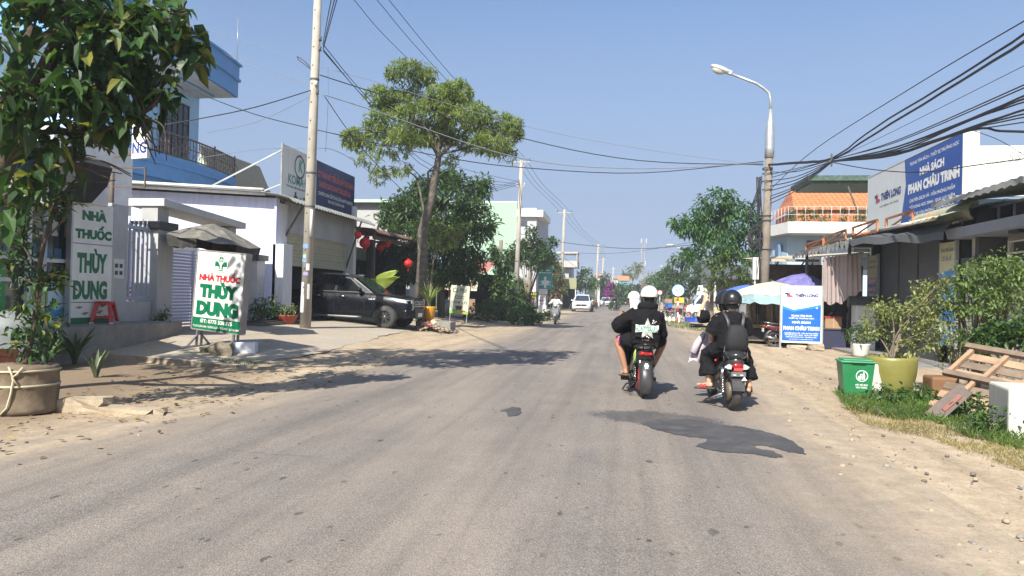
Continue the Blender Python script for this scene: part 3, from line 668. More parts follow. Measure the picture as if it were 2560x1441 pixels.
m=MB();m.lathe([(.0,0),(.28,.0),(.28,-.06),(0,-.07)],18,(1.0,3.2,9.56));m.build('ceiling_lamp',mat('lamp_white',(.55,.55,.5),.4),bh)
gb=T('gabled_house','pale green gable roof house behind the blue house','house',(-21,36,.3))
gb.location=(aty(505,335,34).x,34,.3);m=MB();m.prism([(-2.5,0),(1.0,0),(1.0,6.2),(0,8.3),(-2.5,3.2)],0,6,'y');m.build('wall',mat('pale_green_plaster',(.5,.58,.5),.8,dirt=.3),gb)
m=MB();m.prism([(-.05,8.32),(1.25,5.6),(1.35,5.65),(0,8.5)],-.2,6,'y');m.build('roof',mat('brown_tile',(.13,.12,.1),.8),gb)
gr=T('grey_roof_house','low house with a grey sheet roof behind the garage board','house',(-19,40,.2))
m=MB();m.b2(-2,7,0,6,0,6.6);m.build('wall',mat('concrete_grey',(.36,.36,.36)),gr)
m=MB();m.add([(-2.4,-.4,6.6),(7.3,-.4,6.6),(7.3,6.4,7.4),(-2.4,6.4,7.4)],[(0,1,2,3)]);m.b2(-2.4,7.3,-.42,-.4,6.45,6.62);m.build('roof',mat('pale_green_sheet',(.4,.55,.42),.7),gr)
cf=T('cafe','dark open fronted cafe with a rusty sheet awning and red lanterns','cafe',(XF,28.8,.35))
m=MB();m.b2(-6,-2.2,0,8,0,3.4);m.b2(-2.2,-.1,-.1,.1,0,3.6);m.b2(-2.2,-.1,7.4,7.6,0,3.5);m.b2(-6,0,0,8,-.05,.1,1)
for y in(2.1,5.2):m.b2(-.3,-.05,y,y+.22,0,3.5)
m.build('wall',[mat('charcoal_wall',(.028,.03,.034),.75,var=.4,dirt=.3),DARKIN],cf)
m=MB()
for i in range(5):m.b2(-2.18,-2.14,.8+i*1.05,1.75+i*1.05,.2,2.3,i%2)
for i in range(6):m.b2(-2.13,-2.1,.75+i*1.05,.8+i*1.05,.1,2.4,2)
m.build('shopfront',[glassmat('night_glass'),mat('smoke_panel',(.03,.035,.045),.3),STEEL()],cf)
m=MB();rings=[]
for(x,z)in((-6,4.3),(-2.2,4.05),(.9,3.75),(1.1,3.6)):rings.append([(x,-.3+8.6*j/80,z+.03*math.sin(j*1.9)+.12*sst(0,80,j))for j in range(81)])
m.loft(rings,0,True,False,False);m.loft([[(a,b2_,z-.03)for a,b2_,z in r_]for r_ in rings],0,True,False,False)
m.build('awning',mat('rust_sheet',(.16,.085,.06),.75,.1,var=.35,dirt=.6,dirtcol=(.25,.22,.2)),cf)
m=MB();m.b2(.78,.84,-.2,8.2,3.35,3.5);m.b2(-.1,.84,2.2,2.26,3.35,3.45);m.b2(-.1,.84,5.3,5.36,3.35,3.45)
m.tube([(.85,-.1,-.3),(.85,-.1,3.7)],.04,8);m.tube([(.85,8.0,-.3),(.85,8.0,3.7)],.04,8);m.build('awning_frame',mat('brown_brace',(.10,.075,.06)),cf)
m=MB();m.b2(-2,-1.95,0,7.4,2.75,3.35);m.build('transom',mat('pale_teal_strip',(.35,.5,.45),.6),cf)
m=MB();m.ell((0,0,0),(.2,.2,.19),0,20,10);m.cyl((0,0,.17),(0,0,.23),.07,.07,10,1);m.cyl((0,0,-.22),(0,0,-.17),.07,.07,10,1)
for i in range(10):a=i*2*PI/10;m.tube([(math.cos(a)*.205*math.sin(t),math.sin(a)*.205*math.sin(t),.195*math.cos(t))for t in[.4+.3*q for q in range(8)]],.006,4,1)
ln_=MB();ln_.tube([(0,0,.22),(0,0,.5)],.006,4);ts=MB();ts.cyl((0,0,-.22),(0,0,-.42),.012,.03,6)
lan=T('red_lantern','x','lantern');lan['group']='red paper lanterns of the dark cafe'
m.build('globe',[mat('lantern_red',(.55,.012,.012),.5),mat('lantern_dark_red',(.35,.01,.012),.5)],lan);ln_.build('cord',BLK,lan);ts.build('tassel',mat('lantern_dark_red',(.35,.01,.012)),lan)
for i,(px,py,X_,lab,s_)in enumerate(((912,608,-10.3,'large red lantern hanging at the near end of the cafe awning',1.1),(917,594,-10.9,'small red lantern half hidden above the large one at the cafe',.6),(895,588,-10.2,'red lantern hanging close beside the garage wall',.7),(951,617,-10.9,'dim red lantern hanging deep under the middle of the cafe awning',1.0),(967,607,-10.3,'red lantern under the rust sheet next to the dim one',.95),(1021,659,-8.7,'red lantern hanging low on a branch of the tall tree',.85))):
 pos_=atx(px,py,X_)
 if i==0:lan.location=pos_;lan['label']=lab;lan.scale=(s_,)*3
 else:dup(lan,pos_,None,lab,s_)
sg=T('sign_stand','leaning white pharmacy sign on a wheeled steel stand with phone number','sign',(0,0,0))
pA=gz(478,880,.13);pB=gz(603,888,.11);mid=(pA+pB)/2;dirv=pB-pA;sg.scale=(1.16,1.16,1.16);sg.location=(mid.x,mid.y,.115);sg.rotation_euler=(0,R(4.2),math.atan2(dirv.y,dirv.x)-R(4))
w=.52;zb,zt=.42,1.86
m=MB();m.b2(-w,w,-.07,.07,zb,zt)
m.rect(-w,w,zb,zb+.22,-.073,1);m.disc(.0,zt-.215,.165,-.074,1,28,.157);m.rect(-.045,.045,zt-.345,zt-.085,-.074,1);m.rect(-.13,.13,zt-.26,zt-.17,-.074,1)
m.poly([(-.06,zt-.175),(.06,zt-.175),(.02,zt-.235),(.015,zt-.305),(.04,zt-.325),(-.04,zt-.325),(-.015,zt-.305),(-.02,zt-.235)],-.077,0);m.disc(.005,zt-.14,.026,-.077,0,14,.014)
m.text('NHÀ THUỐC',.0,zt-.45,.9,.18,-.074,2,.06);m.text('THÙY',.0,zt-.70,.84,.31,-.074,1,.085);m.text('DUNG',.0,zt-1.045,.92,.27,-.074,1,.085)
m.text('ĐT: 0775 538 775',.0,zb+.16,.7,.075,-.077,0,.03);m.text('ĐC: KP. XUÂN NAM - TRƯỜNG XUÂN - TP. TAM KỲ - QUẢNG NAM',.0,zb+.06,1.0,.06,-.077,0,.02)
m.build('sign_box',[SIGNW,GREEN_T,RED_T],sg)
m=MB()
for x in(-w-.012,w+.012):m.b2(x-.012,x+.012,-.08,.08,zb-.01,zt+.01)
m.b2(-w,w,-.08,.08,zt,zt+.02);m.b2(-w,w,-.08,.08,zb-.02,zb);m.build('frame',mat('worn_alu',(.38,.36,.35),.45,.5,dirt=.4,dirtcol=(.2,.1,.06)),sg)
for s_ in(-1,1):
 x=s_*(w-.12);m=MB()
 m.bar((x,-.06,.1),(x,-.06,zb),.035);m.bar((x,.06,.1),(x,.06,zb),.035);m.bar((x,-.42,.09),(x,.42,.09),.045)
 m.bar((x,-.3,.1),(x,-.06,.3),.03);m.bar((x,.3,.1),(x,.06,.3),.03);leg=m.build('leg',STEEL(),sg)
 for y in(-.4,.4):
  m=MB();m.lathe([(.0,-.015),(.045,-.015),(.045,.015),(0,.015)],14,(x,y,.045),0,'x');m.bar((x,y,.05),(x,y,.09),.02);m.build('caster',BLACKP(),leg)
pc_=aty(535,560,16.6)
um=T('umbrella','large faded black parasol with torn valance on a round base','umbrella',(pc_.x,16.6,.3))
UF=mat('faded_black_canvas',(.12,.114,.10),.85,var=.3,scale=2,dirt=.75,dirtcol=(.30,.27,.21))
hub=pc_.z-.3;NR=8;Rr=1.16;zr=hub-.42;tilt=R(8)
m=MB();rv=[]
def up_(a,t):r_=Rr*t;return(r_*math.cos(a),r_*math.sin(a),hub-(hub-zr)*(t**1.25)+math.sin(-tilt)*r_*math.cos(a))
off=R(12)
for k in range(NR):
 a0=off+k*2*PI/NR;a1=a0+2*PI/NR
 for t0,t1 in((0,.35),(.35,.7),(.7,1)):
  for u0,u1 in((0,.5),(.5,1)):
   def q(u,t):
    p_,r_=up_(a0,t),up_(a1,t);x=[lerp(p_[i],r_[i],u)for i in range(3)];x[2]-=.05*math.sin(PI*u)*t;return x
   m.add([q(u0,t0),q(u0,t1),q(u1,t1),q(u1,t0)],[(0,1,2,3)],0,True)
m.build('canopy',UF,um)
m=MB();rr=random.Random(4)
for k in range(NR):
 if k==6:continue
 a0=off+k*2*PI/NR;a1=a0+2*PI/NR;n=8
 for i in range(n):
  u0,u1=i/n,(i+1)/n
  def q(u,d):
   p_,r_=up_(a0,1),up_(a1,1);x=[lerp(p_[j],r_[j],u)for j in range(3)];x[2]-=.05*math.sin(PI*u)
   dd=.27+.04*math.sin(k*3+u*7)-(.1 if k==5 and u>.6 else 0);x[2]-=dd*d;x[0]*=1-.06*d;x[1]*=1-.06*d;return x
  m.add([q(u0,0),q(u0,1),q(u1,1),q(u1,0)],[(0,1,2,3)],0,True)
m.build('valance',mat('torn_canvas',(.035,.036,.033),.9,var=.5,scale=5,dirt=.5,dirtcol=(.13,.13,.11)),um)
m=MB()
kp=4;a0=off+kp*2*PI/NR;a1=a0+2*PI/NR
def onp(u,t):
 p_,r_=up_(a0,t),up_(a1,t);x=[lerp(p_[j],r_[j],u)for j in range(3)];x[2]-=.05*math.sin(PI*u)*t-.012;return x
v,f,asp=text_geo('Legend',.02)
m.add([onp(.5+a*.62,.86-b_*.13)for a,b_ in v],f,0)
ring=[(.5+.2*math.cos(q*PI/12),.62+.085*math.sin(q*PI/12))for q in range(24)];ring2=[(.5+.165*math.cos(q*PI/12),.62+.068*math.sin(q*PI/12))for q in range(24)]
m.add([onp(*q)for q in ring]+[onp(*q)for q in ring2],[(i,(i+1)%24,24+(i+1)%24,24+i)for i in range(24)],0)
for q in(.56,.6,.64,.68):m.add([onp(.4,q-.008),onp(.6,q-.008),onp(.6,q+.008),onp(.4,q+.008)],[(0,1,2,3)],0)
m.build('canopy_print',mat('faded_print',(.42,.42,.4),.8),um)
m=MB();m.tube([(0,0,.0),(0,0,hub)],.024,8);
for k in range(NR):
 a=off+k*2*PI/NR;p_=up_(a,.98);m.tube([(0,0,hub-.02),(p_[0],p_[1],p_[2]-.02)],.008,5);p2=up_(a,.5);m.tube([(0,0,hub-.45),(p2[0],p2[1],p2[2]-.015)],.007,5)
m.build('pole',mat('brown_brace',(.10,.075,.06)),um)
m=MB();m.lathe([(0,0),(.36,0),(.38,.02),(.36,.07),(.06,.09),(.05,.3),(0,.3)],26,(0,0,.0));m.build('base',mat('concrete_grey',(.36,.36,.36)),um)
def rock(name,label,loc,size,m_,seed=1,rotz=0,cat='stone',group=None,jag=.16):
 r_=random.Random(seed);bm=bmesh.new();bmesh.ops.create_cube(bm,size=1);bmesh.ops.subdivide_edges(bm,edges=bm.edges[:],cuts=2,use_grid_fill=True)
 for v_ in bm.verts:
  n_=v_.co.normalized()*.62;v_.co=v_.co.lerp(n_,.3)+Vector((r_.uniform(-jag,jag),r_.uniform(-jag,jag),r_.uniform(-jag,jag)))*.6
  v_.co=Vector((v_.co.x*size[0],v_.co.y*size[1],(v_.co.z+.45)*size[2]))
 me=bpy.data.meshes.new(name);bm.to_mesh(me);bm.free();me.materials.append(m_);o=bpy.data.objects.new(name,me);COL.objects.link(o)
 return tag(o,label,cat,group,loc,rotz)
STONE=mat('weathered_stone',(.22,.19,.14),.9,var=.35,scale=6,bump=.6,bscale=18,dirt=.6,dirtcol=(.07,.045,.03))
p=gz(553,893,.1);rock('stone','squarish brown stained boulder under the wheeled pharmacy sign',(p.x,p.y,.1),(.44,.36,.30),STONE,3,.3)
p=gz(513,888,.12);rock('stone','small mossy grey stone beside the brown boulder',(p.x,p.y+.05,.1),(.26,.24,.19),mat('mossy_stone',(.13,.14,.09),.9,var=.4,scale=6,bump=.5),8,.9)
m=MB();m.b2(-.22,.22,-.14,.14,0,.27);m.b2(-.19,.19,-.11,.11,.27,.275)
o=m.build('foam_box',mat('white_foam',(.66,.70,.76),.8,var=.05),None,.02);p=gz(600,890,.1);tag(o,'white foam box on the pavement behind the sign stand','box',None,(p.x+.02,p.y+.2,.1),.25)
def stool(label,loc,rz):
 s=T('plastic_stool',label,'stool',loc,rz);RP=mat('red_plastic',(.42,.015,.02),.35,var=.1);hh=.47
 m=MB();m.b2(-.15,.15,-.15,.15,hh-.03,hh);m.b2(-.16,.16,-.16,.16,hh-.07,hh-.03);m.build('seat',RP,s,.012)
 for sx in(-1,1):
  for sy in(-1,1):
   m=MB();m.loft([[(sx*(.12+.07*t)+a,sy*(.12+.07*t)+b_,lerp(hh-.05,0.03,t))for a,b_ in((-.035,-.035),(.035,-.035),(.035,.035),(-.035,.035))]for t in(0,.5,1)],0,False);lg=m.build('leg',RP,s,.006)
   m=MB();m.b2(sx*.19-.035,sx*.19+.035,sy*.19-.035,sy*.19+.035,0,.035);m.build('foot',mat('pale_plastic',(.55,.5,.5),.5),lg)
 m=MB()
 for a,b_ in(((-1,-1),(1,-1)),((1,-1),(1,1)),((1,1),(-1,1)),((-1,1),(-1,-1))):
  m.bar((a[0]*.165,a[1]*.165,.14),(b_[0]*.165,b_[1]*.165,.14),.02,.045)
 m.build('brace',RP,s);return s
p=atx(275,815,XF+.25);stool('red plastic stool standing on the pharmacy step',(XF+.2,p.y-.1,.71),.35)
pl_=T('planter','round planter wrapped in brown cloth and tied with cord','planter',(-6.86,7.45,.02))
m=MB();n=40;rings=[]
for(z,r_)in((0,.34),(.02,.37),(.06,.375),(.12,.36),(.3,.365),(.32,.375),(.34,.365),(.48,.36),(.5,.372),(.525,.36),(.55,.345)):
 rings.append([(math.cos(2*PI*j/n)*(r_+.008*math.sin(j*2.3+z*9)),math.sin(2*PI*j/n)*(r_+.008*math.sin(j*2.3+z*9)),z)for j in range(n)])
m.loft(rings);m.build('pot',mat('brown_canvas',(.155,.115,.075),.9,var=.3,scale=5,bump=.3,bscale=30,dirt=.4,dirtcol=(.27,.22,.15)),pl_)
m=MB();CORD=mat('straw_cord',(.46,.41,.28),.9)
for z in(.33,.5):m.lathe([(.376,z-.012),(.385,z),(.376,z+.012)],40,(0,0,0),cap=False)
def cy(a,z,r_=.388):return(math.cos(a)*r_,math.sin(a)*r_,z)
a0=R(-62);m.tube([cy(a0-.1,.56),cy(a0,.46),cy(a0+.02,.4),cy(a0-.03,.25),cy(a0-.12,.1),cy(a0-.3,.02)],.011,5);m.tube([cy(a0+.25,.55),cy(a0+.12,.48),cy(a0,.44),cy(a0+.16,.34)],.011,5)
m.build('cord',CORD,pl_);m=MB();m.lathe([(.0,.515),(.345,.515)],24,cap=False);m.build('soil',mat('soil',(.05,.035,.025)),pl_)
BR=mat('red_brick',(.36,.115,.055),.9,var=.3,scale=8,bump=.3,dirt=.3);pb=aty(25,880,8.6)
bk=[(-.02,0,0,.05),(.0,.0,.075,-.05),(.02,.01,.15,.1),(-.25,.05,0,.0),(-.24,.04,.075,.1)]
m=MB();m.b2(-.11,.11,-.05,.05,0,.072);bo=m.build('brick',BR,None,.006);first=True
labs=['red brick lowest in the front stack behind the cloth planter','red brick in the middle of the front stack behind the planter','red brick on top of the front stack behind the planter','lower red brick of the outer stack by the planter','upper red brick of the outer stack by the planter']
for i,(dx,dy,dz,rz)in enumerate(bk):
 o=bo if i==0 else bo.copy()
 if i:COL.objects.link(o)
 o.scale=(1.2,1.3,1.35);tag(o,labs[i],'brick','bricks stacked by the cloth planter',(pb.x+dx,8.5+dy,.33+dz*1.35),rz)
m=MB();m.b2(-.6,.55,-.22,.25,0,.32);o=m.build('concrete_block',mat('kerb_concrete',(.24,.20,.145)),None,.02);tag(o,'rough concrete block carrying the red bricks','block',None,(pb.x-.25,8.6,.0),.05)
m=MB();rr=random.Random(9);n=14;rings=[]
for(z,s_)in((0,1.0),(.3,.98),(.6,.96),(.8,.9),(.86,.6),(.88,.05)):
 rings.append([(math.cos(2*PI*j/n)*.75*s_*(1+.08*math.sin(j*2.7)),math.sin(2*PI*j/n)*.5*s_*(1+.1*math.sin(j*3.1)),z+(.05*math.sin(j*1.7)if z>.5 else 0))for j in range(n)])
m.loft(rings);o=m.build('covered_cart',mat('grey_tarp',(.17,.19,.20),.6,var=.25,scale=3,dirt=.4,dirtcol=(.38,.36,.32)))
p=aty(10,850,10.6);tag(o,'grey tarpaulin covered cart standing by the pharmacy wall','cart',None,(p.x-.25,10.8,.12),.2)
p=gz(205,1030,0);SKB=mat('sandy_kerb',(.36,.29,.205),.95,var=.35,scale=5,bump=.7,dirt=.5,dirtcol=(.2,.16,.1));rock('kerb_piece','stubby sand covered kerb stone next to the cloth planter',(p.x,p.y+.05,-.06),(.62,.34,.24),SKB,31,.1,'kerb',None,.12);p=gz(300,1035,0);rock('kerb_piece','long flat kerb piece half buried in sand at the road edge',(p.x,p.y+.02,-.06),(1.05,.3,.15),SKB,33,-.04,'kerb',None,.1)
def unit(v):return v/np.maximum(1e-9,np.linalg.norm(v,axis=-1,keepdims=True))
def leaf_cloud(mb,P,D,U,ln,wd,mat=0,droop=.15,fold=.25):
 """one leaf per row: base P, direction D, up U; each leaf a folded 6-point blade"""
 n=len(P);D=unit(D);S=unit(np.cross(D,U));U2=np.cross(S,D)
 ln=np.asarray(ln).reshape(-1,1)*np.ones((n,1));wd=np.asarray(wd).reshape(-1,1)*np.ones((n,1))
 dz=np.array([[0,0,-1.0]])
 a=P;mid=P+D*ln*.5+dz*droop*ln*.18;tip=P+D*ln+dz*droop*ln*.7
 l1=P+D*ln*.3+S*wd*.45+U2*wd*fold;r1=P+D*ln*.3-S*wd*.45+U2*wd*fold
 l2=P+D*ln*.68+S*wd*.40+U2*wd*fold*.8+dz*droop*ln*.35;r2=P+D*ln*.68-S*wd*.40+U2*wd*fold*.8+dz*droop*ln*.35
 V=np.stack([a,l1,l2,tip,r2,r1,mid],1).reshape(-1,3)
 b=(np.arange(n)*7).reshape(-1,1)
 F=np.concatenate([b+np.array([[0,6,2,1]]),b+np.array([[6,3,2,2]])[:,:4],b+np.array([[0,5,4,6]]),b+np.array([[6,4,3,3]])],0)
 base=len(mb.v);mb.v.extend(map(tuple,V.tolist()))
 for q in F.tolist():
  t=tuple(i+base for i in(q if q[2]!=q[3]else q[:3]));mb.f.append(t);mb.m.append(mat);mb.sm.append(False)
def rdir(n,rs):return unit(rs.normal(size=(n,3)))
def ellipsoid_pts(n,ctr,rad,rs,shell=.55,upbias=0.0):
 d=rdir(n,rs);
 if upbias:d[:,2]=np.where(d[:,2]<-.3,d[:,2]*(1-upbias),d[:,2])
 r=rs.uniform(shell**3,1,n)**(1/3.)
 return np.array(ctr)+d*r[:,None]*np.array(rad),d
def foliage(mb,blobs,per,ln,wd,rs,spread=.35,mat=0,droop=.3,style='spray',shell=.5,mats=1):
 """blobs: (centre, radii, number of sprays); a spray is a twig end with `per` leaves"""
 for ctr,rad,n in blobs:
  Pc,d=ellipsoid_pts(n,ctr,rad,rs,shell)
  Pc=Pc+d*(rs.uniform(-.25,.22,n)**3*6*min(rad))[:,None]*.5
  keep=np.sin(Pc[:,0]*2.1/max(.4,spread)*.45+1.3)*np.sin(Pc[:,1]*1.9/max(.4,spread)*.45)*np.sin(Pc[:,2]*2.3/max(.4,spread)*.45+.7)>-.22
  Pc,d=Pc[keep],d[keep];n2=len(Pc)
  ax=unit(d*.8+rdir(n2,rs)*.7+np.array([[0,0,.15]]))
  for k in range(per):
   if style=='whorl':
    a=2*PI*k/per+rs.uniform(0,.5,n2)
    s=unit(np.cross(ax,np.array([[.3,.2,1]])+rdir(n2,rs)*.1));t=np.cross(ax,s)
    D=s*np.cos(a)[:,None]+t*np.sin(a)[:,None]+ax*.45+rdir(n2,rs)*.15
    P=Pc+ax*.02
   else:
    P=Pc+ax*(spread*rs.uniform(-.5,.5,n2))[:,None]+rdir(n2,rs)*(spread*.45)
    D=unit(ax*.5+rdir(n2,rs));D[:,2]-=droop*rs.uniform(0,1,n2)
   U=np.array([[0,0,1.0]])+rdir(n2,rs)*.55
   sc=rs.uniform(.45,1.3,n2)
   leaf_cloud(mb,P,D,U,ln*sc,wd*sc,mat,droop=droop)
def limb(mb,pts,r0,r1,n=8,mat=0,wob=.0,rs=None):
 pts=[Vector(p)for p in pts];k=5;out=[]
 for i in range(len(pts)-1):
  p0=pts[max(0,i-1)];p1=pts[i];p2=pts[i+1];p3=pts[min(len(pts)-1,i+2)]
  for j in range(k):
   t=j/k;q=.5*((2*p1)+(p2-p0)*t+(2*p0-5*p1+4*p2-p3)*t*t+(3*p1-p0-3*p2+p3)*t**3)
   if rs is not None:q+=Vector(rs.uniform(-1,1,3))*wob
   out.append(q)
 out.append(pts[-1]);m_=len(out)
 mb.tube(out,[lerp(r0,r1,i/(m_-1))for i in range(m_)],n,mat);return out
BARK=mat('grey_bark',(.16,.13,.10),.95,var=.4,scale=5,bump=.7,bscale=25,dirt=.5,dirtcol=(.30,.28,.24))
BARKD=mat('dark_bark',(.075,.055,.04),.95,var=.4,scale=5,bump=.7,bscale=25)
G_DARK=leafmat('leaf_dark',[(.028,.068,.022),(.045,.10,.028),(.065,.13,.036),(.11,.17,.045),(.05,.105,.034)],.35)
G_NEAR=leafmat('leaf_near',[(.02,.05,.018),(.028,.07,.022),(.034,.085,.025),(.055,.12,.03),(.028,.07,.02),(.02,.055,.017),(.06,.125,.025),(.03,.075,.02),(.02,.05,.015),(.07,.14,.03),(.16,.16,.03)],.38)
G_MID=leafmat('leaf_mid',[(.04,.10,.026),(.06,.13,.032),(.085,.165,.04),(.045,.11,.028),(.12,.2,.045)],.4)
G_YEL=leafmat('leaf_yellowish',[(.16,.22,.08),(.21,.28,.095),(.28,.33,.11),(.18,.25,.085),(.13,.20,.07),(.32,.34,.12)],.5)
G_PALE=leafmat('leaf_pale',[(.13,.17,.05),(.2,.22,.07),(.09,.14,.035),(.26,.25,.1),(.16,.2,.06)],.35)
G_FAR=leafmat('leaf_far',[(.045,.09,.034),(.065,.12,.04),(.085,.15,.046),(.05,.10,.038)],.35)
def tree(name,label,base,trunk,limbs,blobs,per,ln,wd,leaf,bark=None,group=None,seed=1,r0=.18,style='spray',spread=.35,shell=.5,droop=.3,twigs=0,cat='tree'):
 rs=np.random.RandomState(seed);t=T(name,label,cat,base,0,group)
 m=MB();limb(m,trunk,r0,r0*.45,10)
 ends=[]
 for l_ in limbs:o_=limb(m,l_[0],l_[1],l_[2],7);ends+=[(o_[int(len(o_)*.5)],l_[2]*1.2),(o_[-1],l_[2])]
 if twigs:
  for ctr,rad,n in blobs:
   for i in range(twigs):
    q=Vector(ctr)+Vector((rs.uniform(-1,1)*rad[0],rs.uniform(-1,1)*rad[1],rs.uniform(-.6,.9)*rad[2]))*.8
    e_,er=min(ends,key=lambda e:(e[0]-q).length)if ends else(Vector(trunk[-1]),.04)
    mid=(e_+q)/2+Vector(rs.uniform(-.15,.15,3));limb(m,[e_,mid,q],min(er,.03),.006,5)
 m.build('trunk',bark or BARK,t)
 m=MB();foliage(m,blobs,per,ln,wd,rs,spread,0,droop,style,shell);m.build('crown',leaf,t)
 return t
rs=np.random.RandomState(5)
def nq(px,py,Y):return aty(px,py,Y)
nbase=Vector((-8.25,8.0,.05));B=lambda px,py,Y:tuple(aty(px,py,Y)-nbase)
blobs=[]
for(px,py,Y,r_,n)in((60,60,6.8,.75,60),(220,60,7.0,.5,36),(305,110,7.2,.46,42),(425,55,7.4,.3,26),(275,220,7.2,.5,56),(392,215,7.5,.24,22),(180,190,6.9,.62,55),(40,230,6.6,.45,30),(90,330,7.0,.32,16),(250,320,7.2,.45,48),(330,380,7.3,.32,34),(190,385,7.1,.38,28),(60,440,6.9,.28,14),(400,395,7.4,.16,12),(10,520,7.0,.2,6),(475,120,7.6,.2,16),(130,-80,7.0,.8,70),(330,-80,7.2,.7,60),(380,-90,7.6,.4,24),(300,450,7.3,.16,8),(215,420,7.2,.2,12)):
 blobs.append((B(px,py,Y),(r_*.78,r_*.75,r_*.72),int(n*.66)))
for(x,y,z,r_,n)in((-1.2,.4,4.8,1.2,90),(-.2,.2,6.4,1.2,160),(1.4,.5,6.5,1.25,240),(2.9,.6,6.7,1.2,260),(4.2,1.2,6.9,1.0,200),(1.2,1.6,7.1,1.2,200),(3.0,2.0,7.4,1.1,220),(4.6,2.4,7.4,.9,130),(-.4,-1.2,5.8,1.2,80)):blobs.append(((x,y,z),(r_,r_,r_*.8),n))
tree('shade_tree','near dark leaved tree hanging its crown over the pharmacy',nbase,[(0,0,-.1),(.05,0,1.2),(.2,.05,2.2),(.35,.1,3.4),(.7,.2,4.8)],[([(.12,.02,1.9),B(30,380,7.2),B(70,260,7.0),B(130,130,6.9),B(190,10,7.0)],.11,.05),([B(110,200,6.95),B(200,90,7.1),B(330,60,7.3),B(450,40,7.5)],.045,.012),([(.3,.1,3.2),B(120,330,7.1),B(240,330,7.2),B(350,290,7.3)],.05,.012),([(.2,.05,2.4),B(60,460,7.0),B(180,400,7.1)],.03,.01),([(.35,.1,3.2),(-.8,.5,4.4),(-1.8,.6,5)],.07,.02),([(.6,.2,4.4),(1.4,.4,5.2),(2.2,.6,5.5)],.06,.02)],blobs,5,.215,.125,G_NEAR,BARKD,seed=5,r0=.17,spread=.3,shell=.1,droop=.6,twigs=5)
P0=Vector((-6.86,7.45,.52));S=lambda px,py,Y=7.45:tuple(aty(px,py,Y)-P0)
tree('sapling','thin trunked sapling growing from the cloth wrapped planter',P0,[(0,0,-.05),S(88,800),S(95,700),S(115,590),S(150,480),S(165,430)],[([S(110,600),S(150,560),S(170,520)],.014,.006),([S(92,780),S(110,700),S(125,660)],.01,.004),([S(100,680),S(60,620),S(40,600)],.012,.005)],[(S(35,585),(.2,.2,.12),14),(S(60,545),(.2,.2,.12),14),(S(125,520),(.16,.15,.14),12),(S(85,690),(.24,.2,.1),20),(S(95,800,7.5),(.26,.2,.3),46),(S(70,870,7.5),(.2,.2,.12),22),(S(40,655),(.2,.2,.08),14),(S(125,690),(.14,.12,.1),14),(S(150,470),(.22,.2,.14),16)],5,.11,.05,G_NEAR,BARKD,seed=8,r0=.032,spread=.2,shell=.1,cat='sapling',twigs=1)
def strap_plant(name,label,loc,n,ln,wd,leaf,seed=1,lean=.9,up=1.0,cat='plant',pot=None,group=None,thick=True):
 r_=random.Random(seed);t=T(name,label,cat,loc,0,group);m=MB()
 for i in range(n):
  a=i*2.399+r_.uniform(-.3,.3);L_=ln*r_.uniform(.6,1.1);e=r_.uniform(.35,1.0)*lean;k=6;rl=[]
  s=Vector((-math.sin(a),math.cos(a),0));d=Vector((math.cos(a),math.sin(a),0));p_=Vector((0,0,0))+d*.02
  for j in range(k+1):
   u=j/k;th=lerp(1.35,1.35-e*1.7,u);p2=p_;w_=wd*(math.sin(PI*min(.98,u*.75+.22))if j<k else.04)
   rl.append([tuple(p2+s*w_*.5+Vector((0,0,w_*.12))),tuple(p2),tuple(p2-s*w_*.5+Vector((0,0,w_*.12)))])
   p_=p_+(d*math.cos(th)+Vector((0,0,math.sin(th)*up)))*(L_/k)
  m.loft(rl,0,True,False,False)
 m.build('leaves',leaf,t)
 if pot:pot(t)
 return t
p=gz(240,945,.04);strap_plant('aloe_plant','spiky grey green aloe growing in the dirt below the pavement kerb',(p.x,p.y,.03),13,.52,.06,leafmat('leaf_aloe',[(.07,.10,.05),(.10,.13,.06),(.06,.09,.05)],.1),2,.5)
strap_plant('palm_lily','second dark strap leaved plant beside the tarpaulin cart',(-9.6,10.9,.05),22,.8,.07,G_DARK,9,.95)
strap_plant('palm_lily','dark arching strap leaved plant in the shade before the pharmacy step',(-9.9,11.9,.05),26,.85,.075,G_DARK,4,.95)
def bush(name,label,loc,blobs,per,ln,wd,leaf,seed=1,stems=6,cat='shrub',group=None,spread=.18,shell=.3,bark=None,droop=.3,style='spray',pot=None,hgt=None):
 rs=np.random.RandomState(seed);t=T(name,label,cat,loc,0,group);m=MB()
 for i in range(stems):
  b_=blobs[i%len(blobs)];q=Vector(b_[0])+Vector((rs.uniform(-.5,.5)*b_[1][0],rs.uniform(-.5,.5)*b_[1][1],rs.uniform(-.2,.6)*b_[1][2]))
  limb(m,[(rs.uniform(-.04,.04),rs.uniform(-.04,.04),-.02),(q.x*.35+rs.uniform(-.05,.05),q.y*.35,q.z*.55),tuple(q)],.014+.008*q.z,.004,6)
 m.build('stem',bark or BARK,t);m=MB();foliage(m,blobs,per,ln,wd,rs,spread,0,droop,style,shell);m.build('leaves',leaf,t)
 if pot:pot(t)
 return t
p=atx(382,800,XF-.1);bush('small_shrub','small leafy shrub growing against the low marble wall',(XF-.1,p.y+.3,.44),[((0,0,.22),(.14,.14,.2),26),((.03,.05,.42),(.12,.1,.14),16)],5,.11,.03,G_MID,3)
bush('hedge_shrub','dark green shrub filling the bed below the white railing',(XF+.35,20.2,.58),[((0,-.5,.25),(.42,.5,.3),90),((0,.4,.34),(.42,.55,.36),120),((.05,1.1,.22),(.36,.35,.26),60)],5,.1,.05,G_DARK,6,stems=12)
